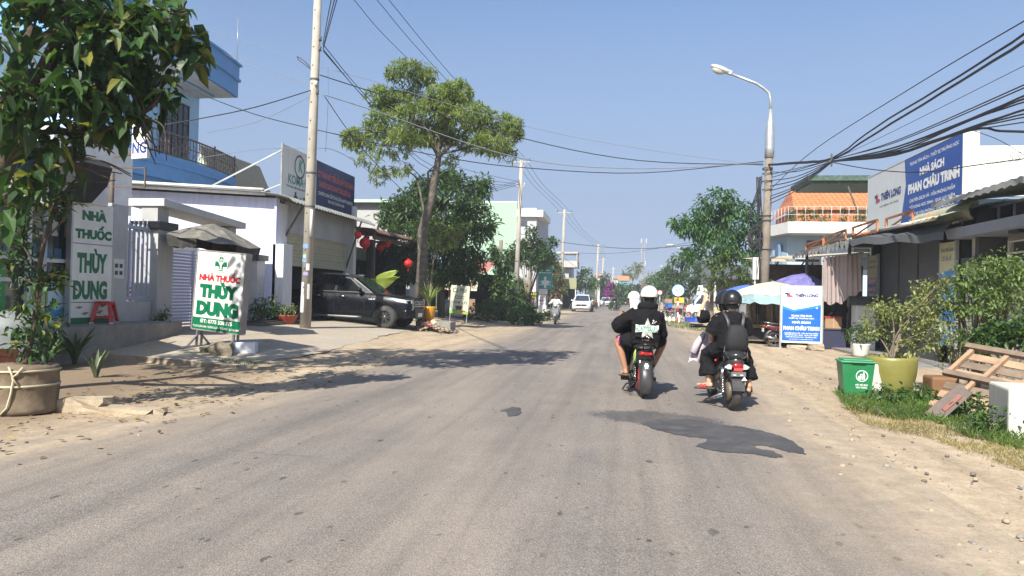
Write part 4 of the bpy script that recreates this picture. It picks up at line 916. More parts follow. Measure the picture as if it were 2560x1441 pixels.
def redpot(t):m=MB();m.lathe([(0,-.3),(.2,-.3),(.22,-.27),(.3,-.08),(.34,-.03),(.35,.0),(.31,.0),(.28,-.06),(0,-.07)],30);m.build('pot',mat('red_clay',(.32,.055,.03),.6,var=.2,dirt=.2),t)
p=gz(717,812,.43);bush('potted_plant','low variegated plant in a wide red clay bowl beside the pole',(p.x,p.y,.43+.3),[((0,0,.1),(.3,.28,.1),60),((.1,0,.18),(.2,.2,.12),26)],5,.09,.05,leafmat('leaf_variegated',[(.12,.18,.06),(.2,.24,.1),(.05,.1,.03),(.3,.32,.18)],.2),11,pot=redpot)
def yelpot(t):m=MB();m.lathe([(0,-.55),(.15,-.55),(.2,-.45),(.245,-.2),(.25,-.05),(.23,0),(.2,0),(.19,-.06),(0,-.06)],26);m.build('pot',mat('yellow_glaze',(.5,.23,.015),.35,var=.15,dirt=.3,dirtcol=(.15,.07,.02)),t)
p=aty(1071,803,26.1);strap_plant('potted_grass_plant','grassy variegated plant in a tall yellow glazed pot',(p.x,p.y,.46+.55),70,1.0,.05,G_YEL,6,.8,pot=yelpot)
t=T('fiddle_leaf_plant','plant with large yellow green leaves rising behind the pickup bonnet','plant',(aty(948,790,27.6).x,27.6,.3));m=MB()
for(a,e,h_,L_,w_)in((.3,1.5,1.35,1.0,.62),(-.3,1.3,1.25,1.0,.7),(2.9,1.25,1.25,.9,.6),(1.2,.9,.9,.8,.38),(2.6,1.0,.8,.8,.36),(3.6,.7,.9,.7,.34),(-1.4,.6,.8,.8,.34),(.0,.4,.6,.8,.3),(4.6,.9,.7,.7,.3)):
 d=Vector((math.cos(a),math.sin(a)*.6,0));s=Vector((-math.sin(a),math.cos(a),0))if abs(math.sin(a))<.9 else Vector((1,.2,0));s=Vector((1,.25,0))if e>.8 else s;rl=[]
 for j in range(9):
  u=j/8;th=e-u*.7;q=Vector((0,0,h_))+d*L_*u*math.cos(th)+Vector((0,0,L_*u*math.sin(th)));ww=w_*(math.sin(PI*min(.97,u*.9+.08))**.7)*.5
  rl.append([tuple(q+s*ww+Vector((0,.04*math.sin(u*9),.03))),tuple(q+s*ww*.5),tuple(q),tuple(q-s*ww*.5),tuple(q-s*ww+Vector((0,.04*math.sin(u*8+1),.03)))])
 m.loft(rl,0,True,False,False)
m.build('leaves',leafmat('leaf_lime',[(.34,.42,.07),(.28,.38,.06),(.4,.46,.1)],.4),t);m=MB();m.tube([(0,0,-.1),(.05,0,.6),(0,0,1.1)],.03,7);m.build('stem',BARK,t)
for i,(px,Y,cl,lab)in enumerate(((360,20.5,(.6,.03,.12),'pink flowering shrub in the yard behind the near railing'),(285,19.5,(.7,.2,.02),'orange flowering shrub behind the pharmacy board'))):
 q=aty(px,740,Y);bush('flower_shrub',lab,(q.x,Y,.5),[((0,0,.6),(.8,.6,.6),90),((-.3,0,1.0),(.5,.4,.4),40)],5,.09,.045,leafmat('leaf_flower%d'%i,[(.03,.09,.02),(.05,.12,.03),(.04,.1,.02),cl],.3),20+i)
q=aty(268,770,19.0)
m=MB();m.b2(-.35,.35,-.2,.2,0,.35);m.ell((-.15,0,.42),(.14,.14,.12),1);m.ell((.1,.05,.42),(.13,.13,.12),1);m.cyl((.25,0,.35),(.25,0,.65),.09,.09,12,2)
o=m.build('fruit_table',[SIGNW,mat('yellow_fruit',(.6,.38,.04),.5),mat('yellow_tin',(.6,.45,.05),.4)]);tag(o,'small white table of yellow fruit behind the pharmacy board','table',None,(q.x,19.0,.75))
tb=Vector((-7.55,27.0,.25));A=lambda px,py,dY=0:tuple(aty(px,py,27+dY)-tb)
bl=[]
for(px,py,dY,rx,rz_,n)in((1030,185,.2,.95,.42,120),(950,245,.2,.6,.42,60),(1010,255,.6,.85,.45,90),(1110,250,-.3,.8,.55,110),(1140,235,.3,.6,.5,80),(1060,290,-.6,1.0,.45,110),(1180,290,.3,.8,.5,80),(960,310,.3,.8,.5,80),(900,350,.2,.7,.4,50),(880,345,.0,.4,.3,24),(1090,340,.6,.9,.4,80),(1240,310,.2,.7,.4,70),(1285,325,.1,.42,.42,40),(1230,360,-.5,.8,.4,62),(1160,350,.5,.8,.4,56),(985,375,-.4,.7,.35,50),(920,400,.2,.5,.35,26),(1030,340,-.7,.8,.35,60),(1270,390,.2,.35,.3,14),(950,440,.1,.35,.3,16),(1000,420,-.3,.4,.3,16),(1130,400,.3,.3,.2,8),(1060,330,.3,.8,.4,50),(1150,300,-.3,.8,.4,50),(1200,340,.2,.7,.35,40),(990,340,.5,.7,.35,36)):
 bl.append((A(px,py,dY),(rx*1.08,rx*1.05,rz_*1.05),int(n*3.2)))
tree('tall_tree','tall slender tree with an open umbrella crown beside the pickup',tb,[(0,0,-.2),A(1052,740),A(1057,640),A(1056,580),A(1078,500),A(1088,440),A(1097,390)],[([A(1097,395),A(1098,330,.1),A(1100,280,.2),A(1095,220,.1),A(1040,180,.1)],.10,.02),([A(1096,390),A(1075,360,.1),A(1030,350,.2),A(960,365,.2),A(880,350,.2)],.09,.015),([A(1092,380),A(1080,340,-.2),A(1040,300,-.3),A(980,270,0),A(940,240,.1)],.07,.012),([A(1100,390),A(1140,350,.1),A(1180,320,.2),A(1230,310,.2),A(1290,325,.1)],.08,.012),([A(1104,385),A(1150,375,.2),A(1210,360,-.3),A(1270,385,.1)],.05,.01),([A(1098,330),A(1130,290),A(1150,240,.2)],.045,.012),([A(1062,540),A(1048,470,.1),A(1036,440,.1),A(1000,425),A(950,445)],.055,.01),([A(1080,490),A(1072,455),A(1070,430)],.06,.04),([A(1140,350,.2),A(1160,300,.4),A(1190,270,.4)],.035,.01),([A(1000,355,.2),A(940,330,.2),A(900,350)],.03,.01),([A(1072,465),A(1030,420,.2),A(1000,400,.2)],.025,.008)],bl,7,.2,.05,G_YEL,mat('alstonia_bark',(.085,.07,.056),.95,var=.55,scale=5,bump=.9,bscale=20,dirt=.55,dirtcol=(.26,.245,.21)),seed=12,r0=.25,style='whorl',shell=.0,twigs=7,droop=.25)
db=Vector((-8.7,34.5,.25));D_=lambda px,py,dY=0:tuple(aty(px,py,34.5+dY)-db)
bl=[(D_(px,py,dY),(rx,rx,rz_),n)for(px,py,dY,rx,rz_,n)in((1150,500,0,1.4,1.0,260),(1040,520,.3,1.3,.9,230),(980,540,.3,.8,.7,110),(1190,560,.2,1.1,.9,210),(1100,580,-.8,1.4,1.0,260),(1010,600,0,1.1,.9,180),(1150,640,-.4,1.2,.8,230),(1040,660,.2,1.2,.8,200),(1110,690,0,1.1,.55,170),(1180,690,0,.7,.5,80),(1200,465,0,.5,.45,50),(1000,680,0,.7,.5,60),(1120,450,.2,.8,.5,90),(1060,470,.3,.7,.5,70))]
tree('round_tree','dense dark round tree behind the tall slender tree',db,[(0,0,-.2),(0,0,1.6),(.2,.1,3)],[([(0,0,1.5),(-1.2,.1,3.2),(-1.9,.2,4.4)],.1,.03),([(.1,0,2),(.9,0,3.6),(1.6,0,5)],.1,.03),([(.1,0,2.2),(.1,-.4,4),(.2,-.2,6)],.1,.03)],[(c_,r_,int(n*1.6))for c_,r_,n in bl],6,.29,.095,G_DARK,BARKD,seed=13,r0=.2,spread=.4,shell=.25)
lowb=[(D_(1110,600,-3.2),(.75,.6,.5),70),(D_(1090,570,-3.4),(.5,.4,.4),40),(D_(1140,580,-3.0),(.5,.4,.4),36)]
tree('young_tree','bright yellow green young tree close behind the slender trunk',db+Vector((.3,-3.5,0)),[(0,0,-.1),(.1,0,2),(.2,.2,3.4)],[],[(tuple(Vector(c_)-Vector((.3,-3.5,0))),r_,n)for c_,r_,n in lowb],7,.24,.06,G_YEL,BARK,seed=14,r0=.06,style='whorl',shell=.0,twigs=4)
XR=8.0
BLUE_S=mat('sign_royal',(.014,.065,.32),.35,var=.08);BLUE_L=mat('sign_azure',(.02,.22,.62),.35,var=.05);LOGO_R=mat('logo_red',(.55,.02,.04),.4)
INKB=mat('ink_blue',(.015,.03,.16),.4)
AWN=mat('dark_tarpaulin',(.075,.082,.088),.65,var=.25,scale=2)
def logo(m,cx,cz,s,y,a,b_):
 m.poly([(cx-s,cz+s*.5),(cx-s*.2,cz+s*.62),(cx+.02*s,cz+s*.25),(cx-.5*s,cz-.6*s),(cx-.72*s,cz-.6*s),(cx-.45*s,cz+.12*s),(cx-s,cz+s*.1)],y,a)
 m.poly([(cx+.12*s,cz+s*.62),(cx+.42*s,cz+s*.62),(cx+.2*s,cz-.05*s),(cx+s,cz-.15*s),(cx+.9*s,cz-.5*s),(cx-.35*s,cz-.6*s)],y,b_)
bk_=T('bookshop','single storey bookshop with dark front, tarpaulin awning and rusty frame','shop',(XR,17.75,0))
m=MB();m.b2(2.2,6,0,11.5,0,3.9);m.b2(0,2.2,-.05,.12,0,3.6);m.b2(0,2.2,6.9,7.05,0,3.6);m.b2(.05,2.2,.9,1.6,0,3.4);m.b2(.2,6,0,11.5,3.6,3.78)
m.build('wall',mat('charcoal_wall_right',(.05,.052,.055),.75,var=.3),bk_)
m=MB();m.b2(-1.3,2.2,0,11,-.05,.05);m.build('floor_slab',mat('step_concrete',(.30,.29,.27)),bk_)
m=MB();m.b2(.0,.06,1.95,6.0,.05,3.3)
for z in(1.05,1.95,2.6):m.b2(-.02,0,1.95,6.0,z,z+.03)
for y in(1.95,3.3,4.65,5.95):m.b2(-.03,0,y,y+.05,.05,3.3)
m.build('shutter_door',mat('dark_grey_shutter',(.055,.06,.062),.5,var=.15),bk_)
m=MB();rr=random.Random(2);k=40;ring_o=[];ring_i=[];ring_m=[]
for j in range(k+1):
 y=lerp(.25,10.6,j/k);sag=.03*math.sin(j*1.3)
 xo=lerp(-.62,-1.62,sst(0,.35,j/k));ring_o.append((xo,y,3.28+sag-.1*sst(.3,0,j/k)));ring_m.append((-.7*(1 if j>8 else.6),y,3.42+sag*.6));ring_i.append((.1,y,3.62))
m.loft([ring_i,ring_m,ring_o],0,True,False,False)
m.loft([[(a,b2_,z)for a,b2_,z in ring_o],[(a-.01,b2_,z-(.19 if j<14 else.07))for j,(a,b2_,z)in enumerate(ring_o)]],0,True,False,False)
m.build('awning',AWN,bk_)
m=MB();n=15
for i in range(n):
 t0=.34+.66*i/n;t1=.34+.66*(i+.96)/n;a=Vector(ring_o[int(t0*k)]);y0=lerp(.25,10.6,t0);y1=lerp(.25,10.6,t1);yc=(y0+y1)/2;dp=.24+rr.uniform(-.04,.07)
 pts=[(y0,-.0),(y0+.01,-.1),(y0+(yc-y0)*.45,-dp*.72),(yc+rr.uniform(-.04,.04),-dp),(y1-(y1-yc)*.45,-dp*.72),(y1-.01,-.1),(y1,0)]
 m.add([(-1.65+rr.uniform(-.01,.01),q[0],3.27+q[1])for q in pts],[tuple(range(7))])
o=m.build('valance',mat('scallop_grey',(.33,.33,.31),.75,var=.15),bk_)
m=MB();OR=mat('orange_rust_frame',(.42,.15,.055),.75,.1,var=.4,scale=6,dirt=.5,dirtcol=(.3,.22,.16))
def fr_(y0,y1,x,z0,h):
 m.bar((x,y0,z0),(x,y1,z0),.05);m.bar((x,y0,z0+h),(x,y1,z0+h*1.05),.05);m.bar((x,y0,z0),(x,y0,z0+h),.06);m.bar((x,y1,z0),(x,y1,z0+h),.05);m.bar((x,y0,z0+.02),(x,y1,z0+h),.035)
fr_(9.8,7.6,-1.35,3.36,.22);fr_(7.6,5.3,-1.3,3.42,.26);fr_(5.3,3.2,-1.1,3.46,.3);fr_(3.4,1.6,-.8,3.5,.32);m.bar((-1.35,9.8,3.38),(.1,9.0,3.75),.05);m.bar((-1.2,5.2,3.5),(.2,5.0,3.85),.05);m.bar((-.8,1.8,3.5),(.1,1.7,3.9),.05)
m.build('awning_frame',OR,bk_)
m=MB();rings=[]
for(x,z)in((-.9,3.5),(-.3,3.68),(.1,3.78),(2.2,4.0)):rings.append([(x,lerp(-.3,11.2,j/100),z+.025*math.sin(j*2.0))for j in range(101)])
m.loft(rings,0,True,False,False);m.build('roof',mat('pale_green_roof',(.33,.42,.33),.65,.05,var=.2,dirt=.5,dirtcol=(.2,.2,.16)),bk_)
m=MB();rr2=[]
for q in range(7):
 a=PI*q/6*.75;rr2.append([(.2-.45*math.sin(a),lerp(-.1,3.4,j/50),3.66+.3*math.cos(a)+.02*math.sin(j*2.0))for j in range(51)])
m.loft(rr2,0,True,False,False);m.build('ridge_sheet',mat('olive_roof_sheet',(.33,.33,.22),.65,.05,var=.25,dirt=.4),bk_)
m=MB();m.tube([(-.75,.4,3.52),(-1.05,3.8,3.5)],.05,8);m.build('gutter_pipe',mat('white_pipe',(.66,.64,.58)),bk_)
for y in(7.6,10.3):
 m=MB();m.tube([(-1.2 if y>9 else-.5,y,0),(-1.2 if y>9 else-.5,y,3.4)],.055,10);m.build('post',mat('galvanised',(.42,.44,.45)),bk_)
p0=atx(2170,440,XR);p1=atx(2408,338,XR);Wd=p0.y-p1.y;zb0=3.98;zt=(p0.z+p1.z)/2-zb0
sr=T('rooftop_sign','long white and royal blue bookshop sign standing on the roof','sign',(XR,p0.y,zb0),-PI/2)
m=MB();m.b2(0,Wd,0,.34,-.25,zt)
xb=(p0.y-atx(2262,400,XR).y);ym=-.004
m.poly([(xb,zt),(Wd-.02,zt),(Wd-.02,-.25),(xb-.25,-.25),(xb+.12,zt*.55)],ym,1)
cx=(xb+Wd)/2+.1;w=Wd-xb
logo(m,xb*.3,zt*.5,.24,ym,2,3);m.text('THIÊN LONG',xb*.66,zt*.52,xb*.52,.3,ym,2,.06,.15);m.text('SỨC MẠNH TRI THỨC',xb*.62,zt*.33,xb*.5,.09,ym,5,.01)
m.text('TRUNG TÂM SÁCH - THIẾT BỊ TRƯỜNG HỌC',cx,zt*.885,w*.84,.16,ym-.004,4,.02);m.text('NHÀ SÁCH',cx-.05,zt*.70,w*.42,.27,ym-.004,4,.06)
m.text('PHAN CHÂU TRINH',cx-.02,zt*.47,w*.88,.35,ym-.004,4,.07)
for i,s_ in enumerate(('CHUYÊN SÁCH VỞ - VĂN PHÒNG PHẨM','ĐỒ DÙNG HỌC SINH - QUÀ LƯU NIỆM','THIẾT BỊ VĂN PHÒNG - TRƯỜNG HỌC')):m.text(s_,cx-.08,zt*(.26-.125*i),w*.78,.145,ym-.004,4,.02)
m.text('ĐC: Khối phố 1, P. Trường Xuân, TP. Tam Kỳ - ĐT: 0235 3851 456',cx-.05,-.14,w*.8,.07,ym-.004,4,.008)
m.build('board',[mat('sign_grey_white',(.60,.61,.62),.45,var=.06,dirt=.2,dirtcol=(.4,.4,.4),streak=True),BLUE_S,INKB,LOGO_R,WHITE(),DGREY],sr)
m=MB();m.b2(Wd,Wd+.012,.0,.36,-.3,zt+.01);m.b2(-.01,Wd,-.012,-.006,zt,zt+.025);m.build('edge',mat('sign_cream_edge',(.62,.6,.52),.6,var=.1),sr)
pw=T('parapet','white plastered parapet with a faded scrawl beside the rooftop sign','wall',(XR+.33,18.75,0))
m=MB();m.b2(0,5.5,0,.15,4.12,5.33)
for i,(s_,x,z,w_,h_)in enumerate((('HCD',.42,4.98,.5,.17),('ss',.9,5.06,.3,.24))):m.text(s_,x,z,w_,h_,-.004,1,-.01,.3)
m.build('wall',[mat('bright_plaster',(.74,.72,.66),.8,var=.05),mat('scrawl_grey',(.25,.24,.23),.8)],pw)
m=MB();m.b2(0,5.5,.5,.6,3.0,4.12);m.b2(.9,1.0,.42,.5,3.2,4.12);m.build('glazing',mat('pale_blue_panel',(.32,.40,.48),.4),pw)
m=MB();m.bar((1.5,.3,3.8),(2.3,.3,4.1),.05);m.bar((1.55,.3,4.12),(2.1,.3,3.7),.04);m.bar((2.9,.3,4.12),(2.3,.3,3.7),.04);m.bar((.9,.3,3.55),(5,.3,4.0),.1);m.build('truss',mat('grey_truss',(.3,.3,.32),.6),pw)
hh_=T('house','house with a grey concrete canopy and white barred window at the frame edge','house',(8.6,11.45,0))
m=MB();m.b2(0,6,-4,6.9,0,3.4);m.build('wall',mat('cream_wall',(.50,.48,.43),.8,var=.1,dirt=.25),hh_)
m=MB();m.add([(-.95,-4,3.05),(6,-4,3.05),(6,7.0,3.05),(-.95,7.0,3.05),(-1.0,-4,3.27),(6,-4,3.27),(6,7.05,3.27),(-1.0,7.05,3.27)],[(3,2,1,0),(4,5,6,7),(0,1,5,4),(1,2,6,5),(2,3,7,6),(3,0,4,7)])
m.build('canopy',mat('slate_paint',(.21,.24,.29),.7,var=.12),hh_)
m=MB();m.b2(-.3,.2,-4,6.9,3.27,3.75);m.build('transom',mat('dark_navy_glass',(.012,.018,.035),.2),hh_)
m=MB()
for i in range(17):m.b2(-.33,-.3,-3.9+i*.66,-3.86+i*.66,3.27,3.75)
m.b2(-.33,-.3,-4,6.9,3.7,3.76);m.build('transom_frame',mat('galvanised',(.42,.44,.45)),hh_)
m=MB();rings=[[(x,lerp(-4.4,7.2,j/110),z+.022*math.sin(j*2))for j in range(111)]for(x,z)in((-1.25,3.92),(5,4.6))];m.loft(rings,0,True,False,False)
m.loft([[(a,b2_,z-.12)for a,b2_,z in rings[0]],[(a,b2_,z-.0)for a,b2_,z in rings[0]]],1,True,False,False);m.build('roof',[mat('pale_green_roof',(.33,.42,.33)),mat('grey_fascia',(.30,.30,.29),.7)],hh_)
m=MB();m.b2(-.05,0,1.2,5.9,2.2,2.95);m.build('window',mat('window_olive_dark',(.05,.06,.05),.3),hh_)
m=MB()
for z in(2.2,2.42,2.65,2.9):m.b2(-.12,-.08,1.1,6.0,z,z+.035)
for y in(1.1,2.7,4.3,5.95):m.b2(-.13,-.09,y,y+.04,2.2,2.95)
m.build('window_bars',mat('white_bar',(.62,.62,.6),.5),hh_)
m=MB();m.b2(-.6,-.15,6.35,6.85,0,2.45);o=m.build('pillar',mat('rough_plaster',(.44,.42,.38),.85,var=.12,dirt=.3,bump=.2),hh_);m=MB();m.b2(-.68,-.07,6.27,6.93,2.45,2.6);m.build('pillar_cap',DGREY,o,.01)
m=MB();m.b2(-.5,-.2,6.4,6.8,2.6,3.05);m.build('pillar_neck',mat('cream_wall',(.50,.48,.43)),hh_)
m=MB();m.b2(-.75,-.6,4.3,4.7,2.98,3.05);m.b2(-.75,-.6,2.2,2.6,2.98,3.05);m.build('downlight',BLACKP(),hh_)
m=MB();m.b2(-.6,-.45,-4,6.35,0,.9);m.build('garden_wall',mat('rough_plaster',(.44,.42,.38)),hh_)
def vboard(label,y0,w,z0,z1,fn,mats,x=XR-.12):
 t=T('vertical_sign',label,'sign',(x,y0,z0),-PI/2);h=z1-z0;m=MB();m.b2(0,w,0,.05,0,h);fn(m,w,h);m.build('board',mats,t)
 m=MB();m.b2(w,w+.06,-.01,.07,-.05,h+.03);m.b2(-.04,0,-.01,.07,-.05,h+.03);m.build('frame',mat('galvanised',(.42,.44,.45)),t);return t
YELT=mat('sign_cream',(.55,.53,.33),.45);SALM=mat('sign_salmon',(.6,.28,.24),.45);PALEB=mat('sign_pale_blue',(.42,.52,.55),.45)
def v1(m,w,h):
 m.rect(0,w,h*.72,h*.80,-.003,1);m.rect(.0,w,0,h*.72,-.003,1);m.disc(w/2,h*.8,w*.5,-.005,0,24);m.rect(0,w,h*.8,h,-.004,0);m.text('CHUYÊN',w/2,h*.93,w*.75,h*.035,-.007,4,.02);m.text('CUNG CẤP',w/2,h*.87,w*.8,h*.04,-.007,4,.02)
 m.rect(w*.08,w*.92,h*.66,h*.74,-.006,2);m.rect(w*.08,w*.92,h*.55,h*.63,-.006,2);m.text('SÁCH VỞ',w/2,h*.70,w*.76,h*.05,-.009,5,.03);m.text('DỤNG CỤ',w/2,h*.59,w*.76,h*.05,-.009,5,.03)
 m.disc(w/2,h*.42,w*.5,-.006,3,24);m.text('VĂN PHÒNG',w/2,h*.455,w*.8,h*.035,-.009,4,.02);m.text('PHẨM',w/2,h*.385,w*.5,h*.04,-.009,4,.02);m.rect(w*.15,w*.85,h*.2,h*.29,-.006,2);m.rect(0,w,0,h*.13,-.006,6)
vboard('narrow blue and cream board with oval panels beside the dark shutter',24.7,.8,.35,3.0,v1,[YELT,BLUE_L,SALM,PALEB,mat('ink_teal',(.05,.12,.12),.4),WHITE(),mat('sign_lime',(.35,.42,.06),.4)])
def v2(m,w,h):
 m.rect(0,w,0,h*.72,-.003,1);m.poly([(0,h*.70),(w,h*.76),(w,h),(0,h)],-.005,0);m.text('CHUYÊN BÁN',w/2,h*.93,w*.85,h*.045,-.008,3,.02);m.text('SỈ VÀ LẺ',w/2,h*.85,w*.6,h*.055,-.008,3,.02)
 m.text('SÁCH',w*.52,h*.62,w*.86,h*.1,-.008,2,.045);m.rect(w*.2,w*.8,h*.36,h*.42,-.006,4);m.rect(w*.1,w*.9,h*.12,h*.24,-.006,4)
vboard('blue and cream board with red SÁCH lettering near the rough pillar',19.4,.8,.5,3.02,v2,[YELT,BLUE_L,RED_T,mat('ink_teal',(.05,.12,.12)),PALEB])
pA=gz(1952,872,0);pB=gz(2052,876,0);dv=pB-pA
bs=T('sign_stand','standing white and blue bookshop sign on the dirt beside the street','sign',(pA.x,pA.y,0),math.atan2(dv.y,dv.x));w=dv.length;h0=.2;h1=1.98
m=MB();m.b2(0,w,-.04,.04,h0,h1)
y_=-.043;H_=h1-h0;m.poly([(.02,h0+.06),(w-.02,h0+.06),(w-.02,h0+H_*.68),(w*.6,h0+H_*.62),(w*.3,h0+H_*.58),(.02,h0+H_*.65)],y_,3);m.poly([(.02,h0+.06),(w-.02,h0+.06),(w-.02,h0+H_*.64),(w*.6,h0+H_*.585),(w*.3,h0+H_*.545),(.02,h0+H_*.60)],y_-.002,4)
logo(m,w*.18,h0+H_*.84,.12,y_,1,2);m.text('THIÊN LONG',w*.62,h0+H_*.84,w*.58,.135,y_,1,.06,.15);m.text('SỨC MẠNH TRI THỨC',w*.5,h0+H_*.775,w*.5,.04,y_,5,.01)
for s_,z,w_,hh in(('TRUNG TÂM SÁCH',.48,.52,.07),('THIẾT BỊ TRƯỜNG HỌC',.435,.64,.07),('NHÀ SÁCH',.365,.46,.085),('PHAN CHÂU TRINH',.265,.9,.15),('CHUYÊN SÁCH VỞ - VĂN PHÒNG PHẨM',.175,.84,.055),('ĐỒ DÙNG HỌC SINH - QUÀ LƯU NIỆM',.14,.82,.055),('THIẾT BỊ VĂN PHÒNG - TRƯỜNG HỌC',.105,.78,.055),('ĐC: Khối phố 1, Trường Xuân, Tam Kỳ',.065,.6,.035)):
 m.text(s_,w*.5,h0+H_*z,w*w_,hh,y_-.006,0,.06 if hh>.08 else.035)
m.text('68',w*.88,h0+H_*.62,.06,.05,y_-.006,0,.02)
m.build('board',[mat('sign_face_white',(.70,.71,.72),.35,var=.03),INKB,LOGO_R,BLUE_L,mat('sign_blue_mid',(.008,.11,.48),.35,var=.04),DGREY],bs)
m=MB();m.b2(-.05,0,-.05,.05,-.0,h1+.02);m.b2(w,w+.05,-.05,.05,-.0,h1+.02);m.b2(0,w,-.045,.045,h1,h1+.02);m.bar((w*.72,.0,.0),(w*.72,.0,h0),.03);m.bar((0,.0,.05),(-.0,.5,.05),.04);m.bar((w,.0,.05),(w,.5,.05),.04);m.build('frame',mat('galvanised',(.42,.44,.45)),bs)
rock('stone','flat stone weighing down the foot of the standing blue sign',(pB.x-.18,pB.y-.1,0),(.42,.3,.22),mat('tan_stone',(.36,.30,.22),.9,var=.3,bump=.4),21,.3,jag=.1)
rock('stone','long low stone between the legs of the blue sign',(pA.x+.45,pA.y-.15,0),(.55,.22,.14),mat('tan_stone',(.36,.30,.22)),22,-.2,jag=.1)
gp=T('gate_pillar','short white pillar with a dark grey stepped cap at the bookshop front','pillar',(gz(2155,866).x,gz(2155,866).y,0));gp.location=aty(2157,860,23.6);gp.location.z=0
m=MB();m.b2(-.28,.28,-.25,.25,0,1.42);m.build('pillar',mat('white_wash_right',(.60,.62,.62),.75,var=.06,dirt=.25,dirtcol=(.35,.35,.33)),gp,.01)
m=MB();m.b2(-.33,.33,-.3,.3,1.42,1.6);m.b2(-.28,.28,-.25,.25,1.6,1.7);m.build('pillar_cap',DGREY,gp,.01)
c0=aty(2057,645,24.2);c1=aty(2150,636,22.9);m=MB();nn=70;rings=[]
for r_ in range(9):
 v_=r_/8;row=[]
 for j in range(nn+1):
  u=j/nn;b_=c0.lerp(c1,u);drop=(1.42-.22*sst(.5,1,u)*1.0+.06*math.sin(u*5))*v_
  amp=(.05+.02*math.sin(u*9))*(1-.4*v_)
  row.append((b_.x+amp*math.sin(u*60+.8*math.sin(u*11))*.6+(.06*v_*sst(.6,1,u)),b_.y+amp*math.cos(u*52),b_.z+.03*abs(math.sin(u*30))*(1-v_)-drop+(.05*math.sin(u*20)if r_==8 else 0)))
 rings.append(row)
m.loft(rings,0,True,False,False);o=m.build('curtain',mat('dusty_pink_cloth',(.33,.27,.26),.85,var=.15,scale=2,dirt=.3,dirtcol=(.2,.16,.15)));tag(o,'gathered dusty pink cloth curtain hanging under the tarpaulin awning','curtain')
m=MB();m.tube([c0+Vector((-.1,0,.03)),c1+Vector((.1,0,.05))],.015,6);o=m.build('curtain_rod',STEEL());tag(o,'thin rod carrying the pink curtain','rod')
def whitepot(t):m=MB();m.lathe([(0,-.36),(.17,-.36),(.2,-.3),(.24,-.03),(.25,0),(.22,0),(.21,-.06),(0,-.06)],26);m.build('pot',mat('white_glaze',(.6,.6,.57),.45,dirt=.2),t)
p=gz(2151,893);bush('potted_shrub','round dark shrub in a white pot before the short pillar',(p.x,p.y,.37),[((0,0,.2),(.42,.4,.2),110),((0,0,.36),(.28,.28,.14),40)],6,.09,.04,G_DARK,31,pot=whitepot)
def parasol(label,c0,R0,rise,n,m_,mv,val,base_z=0,group=None,pole=True,tilt=0.0):
 t=T('market_parasol',label,'parasol',(c0.x,c0.y,base_z),0,group);hz_=c0.z-base_z;m=MB()
 def P_(k,s_):a=k*2*PI/n+.2;return Vector((math.cos(a)*R0*s_,math.sin(a)*R0*s_,hz_-rise*s_**1.5+tilt*math.cos(a)*s_))
 for k in range(n):
  for s0,s1 in((0,.35),(.35,.7),(.7,1)):
   for u0,u1 in((0,.5),(.5,1)):
    q=lambda u,s_:tuple(P_(k,s_).lerp(P_(k+1,s_),u)-Vector((0,0,.05*math.sin(PI*u)*s_)))
    m.add([q(u0,s0),q(u0,s1),q(u1,s1),q(u1,s0)],[(0,1,2,3)],0,True)
 m.build('canopy',m_,t)
 if val:
  m=MB()
  for k in range(n):
   for i in range(6):
    u0,u1=i/6,(i+1)/6;q=lambda u,d:tuple(P_(k,1).lerp(P_(k+1,1),u)-Vector((0,0,.05*math.sin(PI*u)+d*(val+.03*math.sin(u*12+k)))))
    m.add([q(u0,0),q(u0,1),q(u1,1),q(u1,0)],[(0,1,2,3)],0,True)
  m.build('valance',mv,t)
 if pole:m=MB();m.tube([(0,0,0),(0,0,hz_)],.025,8);m.build('pole',STEEL(),t)
 return t
CREAM=mat('cream_canvas',(.47,.43,.34),.85,var=.12,scale=2,dirt=.25,dirtcol=(.36,.33,.26))
cpt=aty(1932,704,25.6);parasol('cream market parasol with a torn pale blue valance over a stall',cpt,1.5,.45,8,CREAM,mat('pale_blue_lace',(.28,.42,.46),.85,var=.3,scale=6),.28)
cpt=aty(2010,684,27.0);parasol('lopsided purple parasol behind the cream market parasol',cpt,1.15,.5,7,mat('purple_canvas',(.13,.12,.34),.8,var=.3,dirt=.4,dirtcol=(.35,.32,.42)),mat('purple_canvas',(.13,.12,.34)),.1,tilt=-.12)
cpt=aty(1868,712,30.5);parasol('small bright blue parasol behind the cream one',cpt,1.1,.35,7,mat('bright_blue_canvas',(.06,.14,.55),.8,var=.2),CREAM,0)
m=MB();rings=[]
a_=aty(1925,700,26.2);b_=aty(2008,722,26.0)
for v_ in range(5):rings.append([tuple(a_.lerp(b_,u/10)+Vector((0,(v_-2)*.22,.03*math.sin(u*2.1+v_)-.02*(v_-2)**2)))for u in range(11)])
m.loft(rings,0,True,False,False);o=m.build('tarp',mat('grey_green_tarp',(.17,.18,.15),.8,var=.4,scale=4));tag(o,'crumpled grey tarpaulin strip lying between the two parasols','tarp')
st=T('market_stall','dark wooden stall table with a low shelf below the cream parasol','stall',(aty(1922,800,26).x,26.0,0))
WOODD=mat('weathered_wood',(.17,.125,.085),.85,var=.35,scale=4,dirt=.4);m=MB();m.b2(-1.1,1.1,-.6,.6,.60,.66);m.b2(-1.1,1.1,-.62,-.6,.56,.68);m.build('table_top',WOODD,st)
for x in(-1.0,1.0):
 for y in(-.5,.5):m=MB();m.b2(x-.035,x+.035,y-.035,y+.035,0,.6);m.build('leg',WOODD,st)
m=MB();m.b2(-1.05,1.05,-.5,.55,.12,.16);m.build('shelf',WOODD,st);m=MB();m.b2(-.9,.95,-.4,.5,.16,.52);m.build('crate_row',DARKIN,st)
